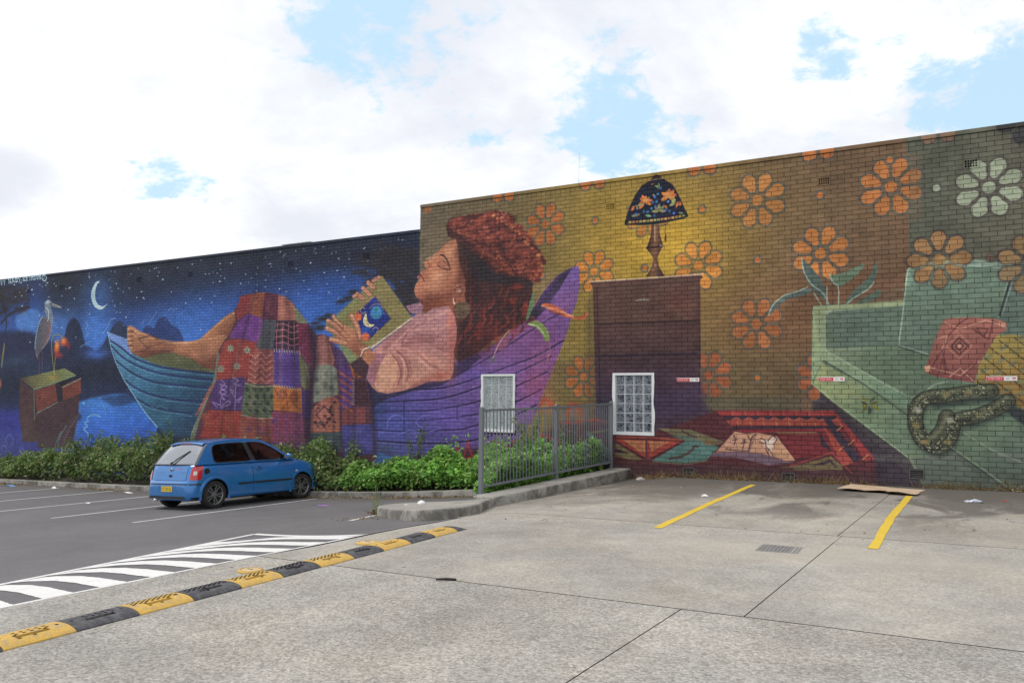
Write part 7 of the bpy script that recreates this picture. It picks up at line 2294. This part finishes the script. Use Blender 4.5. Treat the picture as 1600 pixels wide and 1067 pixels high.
for ax in AX:
    for s in (-1, 1):
        wh = bpy.data.objects.new("wheel", None); link(wh, car)
        wh.location = (ax, s * .715, .300)
        wh.rotation_euler = (0, random.uniform(0, 6), (0 if s > 0 else math.pi) + (math.radians(-7) if ax > 0 else 0))
        for nm, me_ in (("tyre", TMh), ("rim", RMh), ("brake_disc", DMh)):
            link(bpy.data.objects.new(nm, me_), wh)

# set the car on its four wheels on the sloping ground
hd = math.radians(90 - 2.5)
fwd = Vector((math.cos(hd), math.sin(hd), 0)); lft_ = Vector((-math.sin(hd), math.cos(hd), 0))
rr_ = Vector((CAR_RR[0], CAR_RR[1], 0)) if 'CAR_RR' in globals() else Vector((-13.98, 11.72, 0))
org = rr_ + fwd * 1.23 * CS + lft_ * .78 * CS
def gzv(p): return gz(p.x, p.y)
e_ = .7
dzf = (gzv(org + fwd * e_) - gzv(org - fwd * e_)) / (2 * e_)
dzl = (gzv(org + lft_ * e_) - gzv(org - lft_ * e_)) / (2 * e_)
fx3 = (fwd + Vector((0, 0, dzf))).normalized(); up3 = fx3.cross((lft_ + Vector((0, 0, dzl))).normalized()).normalized(); lf3 = up3.cross(fx3)
org.z = gzv(org) - .004
car.matrix_world = Matrix(((fx3.x, lf3.x, up3.x, org.x), (fx3.y, lf3.y, up3.y, org.y), (fx3.z, lf3.z, up3.z, org.z), (0, 0, 0, 1))) @ Matrix.Scale(CS, 4)

# ------------------------------------------------------------------ vegetation
def leaf_mat(name, stops, rough=.55):
    m_, t, b = mat_new(name)
    gi = t.node('ShaderNodeNewGeometry')
    k = t.ramp(gi.outputs['Random Per Island'], stops)
    n = t.noise(gi.outputs['Position'], 1.6, 4)
    c = t.mix(1.0, k, _grey(t, t.mapr(n, .3, .7, .5, 1.42, 'LINEAR')), 'MULTIPLY')
    t.put(b.inputs['Base Color'], c)
    b.inputs['Roughness'].default_value = rough
    b.inputs['Specular IOR Level'].default_value = .35
    tr = t.node('ShaderNodeBsdfTranslucent'); t.put(tr.inputs[0], t.mix(1.0, c, (1.3, 1.5, .7), 'MULTIPLY'))
    mx = t.node('ShaderNodeMixShader'); mx.inputs[0].default_value = .28
    o = t.n['Material Output']
    t.l.new(b.outputs[0], mx.inputs[1]); t.l.new(tr.outputs[0], mx.inputs[2]); t.l.new(mx.outputs[0], o.inputs[0])
    return m_
M_LEAF = leaf_mat("weed_leaf", [(0, (0.083, 0.173, 0.040)), (.35, (0.154, 0.330, 0.067)), (.7, (0.238, 0.462, 0.096)), (.93, (0.336, 0.533, 0.141)), (1, (0.448, 0.448, 0.197))])
M_LEAFD = leaf_mat("dark_weed_leaf", [(0, (0.062, 0.110, 0.039)), (.4, (0.121, 0.192, 0.062)), (.8, (0.205, 0.273, 0.101)), (.95, (0.314, 0.306, 0.169)), (1, (0.410, 0.306, 0.218))])
M_STEM = plain("weed_stem", (.12, .13, .05), .7, vary=.2)
M_DRY = leaf_mat("dry_leaf", [(0, (.10, .055, .028)), (.3, (.22, .12, .05)), (.6, (.30, .19, .09)), (.85, (.36, .27, .16)), (1, (.45, .38, .28))], .85)
M_STRAW = leaf_mat("dry_grass", [(0, (.16, .10, .045)), (.5, (.30, .21, .10)), (1, (.42, .33, .19))], .85)

def leaves(P0, size, aspect=.55, up=.55, droop=.35):
    """folded leaf blades (4 corners and a midrib fold -> two quads each) at points P0"""
    n = len(P0)
    nrm = rng.normal(size=(n, 3)); nrm[:, 2] = np.abs(nrm[:, 2]) + up
    nrm[:, 1] -= .35
    nrm /= np.linalg.norm(nrm, axis=1)[:, None]
    d_ = rng.normal(size=(n, 3)); d_ -= (d_ * nrm).sum(1)[:, None] * nrm
    d_ /= np.linalg.norm(d_, axis=1)[:, None]
    d_[:, 2] -= droop; d_ /= np.linalg.norm(d_, axis=1)[:, None]
    sd = np.cross(d_, nrm)
    L_ = size * rng.uniform(.6, 1.35, n)[:, None]
    wd = L_ * aspect * .5
    fold = wd * .35
    b = P0; t_ = P0 + d_ * L_
    m1 = P0 + d_ * L_ * .32; m2 = P0 + d_ * L_ * .72
    v = np.stack([b, m1 + sd * wd + nrm * fold, m2 + sd * wd * .75 + nrm * fold, t_, m1 - sd * wd + nrm * fold, m2 - sd * wd * .75 + nrm * fold], 1)
    q = np.array([(0, 1, 2, 3), (0, 3, 5, 4)])
    q = (q[None] + (np.arange(n) * 6)[:, None, None]).reshape(-1, 4)
    return v.reshape(-1, 3), q

# heights of the weedy bank along the wall (x, height above the kerb-side ground)
HX = [-37, -30, -28.2, -27, -26, -24.6, -23.7, -22.5, -21.6, -20.6, -18, -16, -14.4, -13.6, -12.9, -12.4, -11.8, -11.2, -10.5, -9.8, -9.3, -8.8, -8.3, -7.7, -7.1]
HH_ = [.5, .5, .48, .58, .80, .86, 1.0, 1.02, 1.0, 1.02, .95, .95, .85, .72, .58, .46, .62, .68, .62, .68, .74, .72, .9, .68, .62]
def bank(x, y):
    h = np.interp(x, HX, HH_)
    lump = .26 * np.sin(x * 2.3 + 1) * np.sin(x * .9 + y * 2) + .20 * np.sin(x * 5.1 + y * 3.7)
    prof = np.clip((y - 14.36) / .45, 0, 1) ** .5
    return np.maximum(.08, h * (1 + lump) * (.35 + .65 * prof))
gzn = np.vectorize(gz)
def bank_points(n, x0, x1, seed):
    x = rng.uniform(x0, x1, n); y = 14.42 + (WALL_Y - .03 - 14.42) * rng.uniform(0, 1, n) ** 1.35
    h = bank(x, y)
    u = rng.uniform(0, 1, n) ** .42
    z = gzn(x, np.full(n, 14.3)) + KH + .02 + h * u
    y = y - .10 * u * (rng.uniform(0, 1, n) < .25)
    return np.stack([x, y, z], 1)
pr_ = bank_points(30000, -13.0, -7.1, 1)
v, q = leaves(pr_, .088, .62)
tag(np_mesh("ground_cover", v, q, M_LEAF), kind='stuff')
pl_ = bank_points(36000, -33, -13.0, 2)
gap_ = np.sin(pl_[:, 0] * 1.7 + 2) + np.sin(pl_[:, 0] * 3.9) + .6 * np.sin(pl_[:, 0] * 9 + pl_[:, 1] * 6) + rng.normal(0, .7, len(pl_))
pl_ = pl_[(gap_ > -.75) | (pl_[:, 2] < gzn(pl_[:, 0], np.full(len(pl_), 14.3)) + KH + .3)]
v, q = leaves(pl_, .105, .5)
tag(np_mesh("ground_cover", v, q, M_LEAFD), kind='stuff')
# low growth behind the railing
n = 9000
y = rng.uniform(11.05, 14.4, n); x = -7.06 - rng.uniform(0, 1, n) * (.06 + (y - 11.0) * .56)
h = .28 + .3 * np.clip((y - 11.0) / 2, 0, 1) + .12 * np.sin(y * 3 + x * 4)
P0 = np.stack([x, y, gzn(x, y) + .05 + np.clip((x + 8.6) / .5, .2, 1) * h * rng.uniform(0, 1, n) ** .5 + .15 * np.clip((x + 8.2), 0, 1)], 1)
v, q = leaves(P0, .075, .55)
tag(np_mesh("ground_cover", v, q, M_LEAF), kind='stuff')

def weed(name, label, x, y, z, h, spread, nst, nl, size, mat, lean=0.0, group=None, cat="weed", aspect=.5):
    root = empty(name, (x, y, z), label=label, cat=cat, group=group)
    b = MB(); pts = []
    for s in range(nst):
        a = random.uniform(0, 2 * math.pi); r = spread * random.uniform(.35, 1)
        hh = 1.22 * h * random.uniform(.62, 1.0)
        ex, ey = math.cos(a) * r + lean, math.sin(a) * r * .6
        path = [(ex * t_ ** 1.4 + random.gauss(0, .01), ey * t_ ** 1.4 + random.gauss(0, .01), hh * (t_ - .08 * t_ ** 3)) for t_ in (0, .25, .5, .75, 1.0)]
        b.tube(path, [.006, .005, .004, .003, .0015], 5, caps=False)
        for i in range(nl):
            t_ = random.uniform(.12, 1) ** .8
            k = min(3, int(t_ * 4)); f = t_ * 4 - k
            p = Vector(path[k]).lerp(Vector(path[k + 1]), f)
            pts.append((p.x + random.gauss(0, .02 + .03 * (1 - t_)), p.y + random.gauss(0, .03), p.z + random.gauss(0, .012)))
    b.build("stem", M_STEM, root)
    v, q = leaves(np.array(pts), size, aspect, .4, .5)
    np_mesh("foliage", v, q, mat, root)
    return root
def bz(x): return gz(x, 14.3) + KH + .03
G_ = "tall weeds growing along the mural wall"
weed("weed_plant", "tall thin weed with pale leaves rising against the boat to the right of the car", -11.6, 15.4, bz(-11.6), 1.28, .38, 9, 24, .085, M_LEAFD, group=G_)
weed("weed_plant", "spindly weed with drooping stems left of the first railing post, over the purple boat", -10.45, 15.3, bz(-10.45), 1.12, .32, 7, 22, .08, M_LEAF, group=G_)
weed("weed_plant", "short leafy weed between the boat's lower planks and the railing post", -9.55, 15.5, bz(-9.55), 1.08, .26, 6, 22, .08, M_LEAF, group=G_)
weed("weed_plant", "thin upright weed just beyond the car's nose, under the patchwork skirt", -13.5, 15.3, bz(-13.5), 1.22, .25, 6, 22, .08, M_LEAFD, group=G_)
weed("weed_plant", "bushy weed beside the front wheel of the car", -14.35, 15.1, bz(-14.35), 1.08, .3, 8, 24, .085, M_LEAF, group=G_)
weed("weed_plant", "seeding weed with pale tips behind the car roof's front end", -15.4, 15.4, bz(-15.4), 1.2, .3, 7, 20, .08, M_LEAFD, group=G_)
weed("weed_plant", "tall seeding weed just left of the car's rear window, before the blue water", -20.3, 15.3, bz(-20.3), 1.5, .35, 10, 24, .09, M_LEAFD, group=G_)
weed("weed_plant", "tall ragged weed under the reflected crescent moon", -21.6, 15.4, bz(-21.6), 1.42, .4, 10, 24, .09, M_LEAFD, group=G_)
weed("weed_plant", "wide ragged weed under the open painted drawer", -23.9, 15.4, bz(-23.9), 1.32, .45, 11, 24, .095, M_LEAFD, group=G_)
weed("weed_plant", "low grassy weed below the painted cabinet", -26.0, 15.2, bz(-26.0), 1.0, .4, 9, 22, .09, M_LEAFD, group=G_)
weed("weed_plant", "low weed at the far left edge of the bank", -28.3, 15.2, bz(-28.3), .75, .4, 9, 22, .09, M_LEAFD, group=G_)
weed("shrub", "tall leafy shrub behind the left panel of the railing", -8.35, 14.8, bz(-8.35) - .02, 1.30, .40, 16, 42, .075, M_LEAFD, cat="shrub", aspect=.55)
weed("shrub", "leafy shrub behind the right panel of the railing, leaning to the wall", -7.45, 14.7, bz(-7.45) - .02, 1.05, .35, 13, 40, .072, M_LEAFD, cat="shrub", aspect=.55)
weed("shrub", "shorter bright shrub behind the left end of the railing", -8.7, 14.3, bz(-8.7) - .02, .95, .45, 12, 36, .075, M_LEAF, cat="shrub", aspect=.55)

# grass tuft at the tip of the kerb island
e = empty("grass_tuft", (-8.9, 10.72, gz(-8.9, 10.7)), label="tall thin grass growing at the tip of the kerb island", cat="grass tuft")
b = MB()
for i in range(13):
    a = random.uniform(0, 6.28); h = random.uniform(.2, .56); r = random.uniform(.02, .16)
    bx_, by_ = random.gauss(0, .05), random.gauss(0, .03)
    pth = [(bx_ + math.cos(a) * r * t_ ** 2, by_ + math.sin(a) * r * t_ ** 2, h * t_) for t_ in (0, .35, .7, 1)]
    b.tube(pth, [.0045, .004, .003, .001], 4, caps=False)
b.build("blades", plain("grass_blade", (.20, .26, .08), .6, vary=.25, scale=30), e)
pp = np.stack([rng.normal(0, .10, 90), rng.normal(0, .05, 90), rng.uniform(.0, .07, 90)], 1)
v, q = leaves(pp, .05, .5); np_mesh("dead_leaves", v, q, leaf_mat("red_dead_leaf", [(0, (.08, .03, .025)), (.6, (.17, .06, .045)), (1, (.24, .17, .10))], .8), e)

# dry leaves in the gutter and straw along the wall foot
def scatter(n, fx, lift=.006):
    P_ = np.array([fx() for _ in range(n)])
    z = gzn(P_[:, 0], P_[:, 1]) + lift + np.abs(rng.normal(0, .006, n))
    return np.stack([P_[:, 0], P_[:, 1], z], 1)
p1 = scatter(1700, lambda: (random.uniform(-30, -8), 14.33 - abs(random.gauss(0, .16))))
p1 = p1[(np.sin(p1[:, 0] * 1.1) + np.sin(p1[:, 0] * .43 + 1) + rng.normal(0, .5, len(p1))) > -.2]
v, q = leaves(p1, .06, .55, 1.4, .05); tag(np_mesh("leaf_litter", v, q, M_DRY), kind='stuff')
def clump():
    c = random.choice([(-6.25, .12, .22), (-5.9, .1, .2), (-4.75, .06, .35), (-4.3, .06, .3), (-3.4, .07, .28), (-2.9, .06, .25), (-2.4, .06, .3), (-1.0, .08, .25), (-.55, .05, .2), (.1, .05, .2), (-5.3, .05, .3)])
    return (c[0] + random.gauss(0, c[2]), WALL_Y - .03 - abs(random.gauss(0, c[1])))
p2 = scatter(900, clump); v, q = leaves(p2, .05, .5, 1.2, .1); tag(np_mesh("leaf_litter", v, q, M_DRY), kind='stuff')
p3 = scatter(1300, clump, .004)
v, q = leaves(p3, .17, .035, .1, -.55); tag(np_mesh("dry_grass", v, q, M_STRAW), kind='stuff')
p4 = scatter(160, lambda: (random.uniform(-6.5, 2), random.uniform(9, 15.9))); v, q = leaves(p4, .028, .6, 2, .0); tag(np_mesh("leaf_litter", v, q, M_DRY), kind='stuff')
p5 = scatter(90, lambda: (-8.4 + random.gauss(0, .5), 10.15 + random.gauss(0, .16)), .008); v, q = leaves(p5, .05, .4, 1.2, .1); tag(np_mesh("leaf_litter", v, q, M_DRY), kind='stuff')

# ------------------------------------------------------------------ scraps of rubbish
def crumple(name, label, x, y, z, sx, sy, sz, mat, cat="litter", rz=0, group=None, seed=1):
    rr = random.Random(seed)
    bm = bmesh.new(); bmesh.ops.create_icosphere(bm, subdivisions=2, radius=1)
    for v_ in bm.verts:
        k = rr.uniform(.55, 1.15)
        v_.co = Vector((v_.co.x * sx * k, v_.co.y * sy * k, max(0, v_.co.z * .6 + .4) * sz * rr.uniform(.5, 1.2)))
    b = MB(); b.bm(bm); o = b.build(name, mat)
    o.location = (x, y, z); o.rotation_euler = (0, 0, rz)
    return tag(o, label, cat, group)
M_PAPER = plain("paper_white", (.80, .80, .79), .7, vary=.06, scale=40)
M_PURP = plain("purple_wrapper", (.36, .16, .50), .4, vary=.2, scale=40)
M_BLUEP = plain("blue_plastic", (.10, .28, .52), .35, vary=.2, scale=40)
M_REDP = plain("red_plastic", (.6, .08, .06), .4, vary=.2, scale=40)
M_WOOD = plain("dark_twig", (.03, .026, .022), .8, vary=.2)
crumple("paper_scrap", "white scrap of paper left of the first yellow line", -4.06, 12.85, gz(-4.06, 12.85), .06, .045, .035, M_PAPER, seed=3)
crumple("paper_scrap", "crumpled white tissue on top of the kerb island", -7.75, 10.4, gz(-7.75, 10.4) + .152, .07, .05, .06, M_PAPER, seed=5)
crumple("paper_scrap", "pale flat scrap on the kerb island beside the tissue", -8.05, 10.45, gz(-8.05, 10.45) + .152, .08, .03, .008, M_PAPER, seed=6)
crumple("crushed_wrapper", "crushed silver and blue wrapper on the concrete at the right", -.39, 13.96, gz(-.39, 13.96), .15, .05, .045, plain("foil", (.5, .54, .62), .35, .3, vary=.35, scale=40), cat="wrapper", rz=.1, seed=8)
crumple("red_scrap", "tiny red plastic scrap near the wall at the far right", -.02, 14.34, gz(0, 14.34), .04, .03, .012, M_REDP, seed=9)
crumple("purple_wrapper", "purple wrapper lying on the asphalt in front of the kerb", -11.78, 12.58, gz(-11.78, 12.58), .16, .05, .02, M_PURP, cat="wrapper", rz=.3, seed=10)
crumple("blue_scrap", "blue plastic scrap in the gutter at the far left", -25.41, 13.85, gz(-25.41, 13.85), .24, .07, .04, M_BLUEP, seed=11)
crumple("paper_scrap", "white paper in the gutter between the first bay lines at the left", -23.3, 13.9, gz(-23.3, 13.9), .13, .05, .05, M_PAPER, seed=12)
crumple("paper_scrap", "white paper lying beside the third bay line from the left", -18.1, 11.6, gz(-18.1, 11.6), .11, .05, .015, M_PAPER, seed=13)
crumple("paper_scrap", "flat white scrap in the gutter left of the car", -19.8, 13.8, gz(-19.8, 13.8), .22, .05, .03, M_PAPER, seed=14)
crumple("paper_scrap", "crumpled paper where the kerb meets the wall by the dark window", -6.28, 15.7, gz(-6.28, 15.7), .10, .07, .07, plain("old_paper", (.5, .46, .42), .8, vary=.3, scale=30), seed=15)
b = MB(); b.tube([(-.085, 0, .012), (0, .006, .014), (.085, 0, .012)], [.008, .011, .009], 8)
o = b.build("twig", M_WOOD); o.location = (-4.0, 5.73, gz(-4, 5.73)); o.rotation_euler = (0, 0, .55); tag(o, "short black stick lying on the concrete joint", "stick")
b = MB(); b.tube([(-.05, 0, .004), (0, .01, .012), (.05, 0, .004)], .003, 5)
o = b.build("straw", M_STRAW); o.location = (-5.0, 9.3, gz(-5, 9.3)); o.rotation_euler = (0, 0, 1.1); tag(o, "thin pale straw on the concrete past the end of the speed hump", "straw")
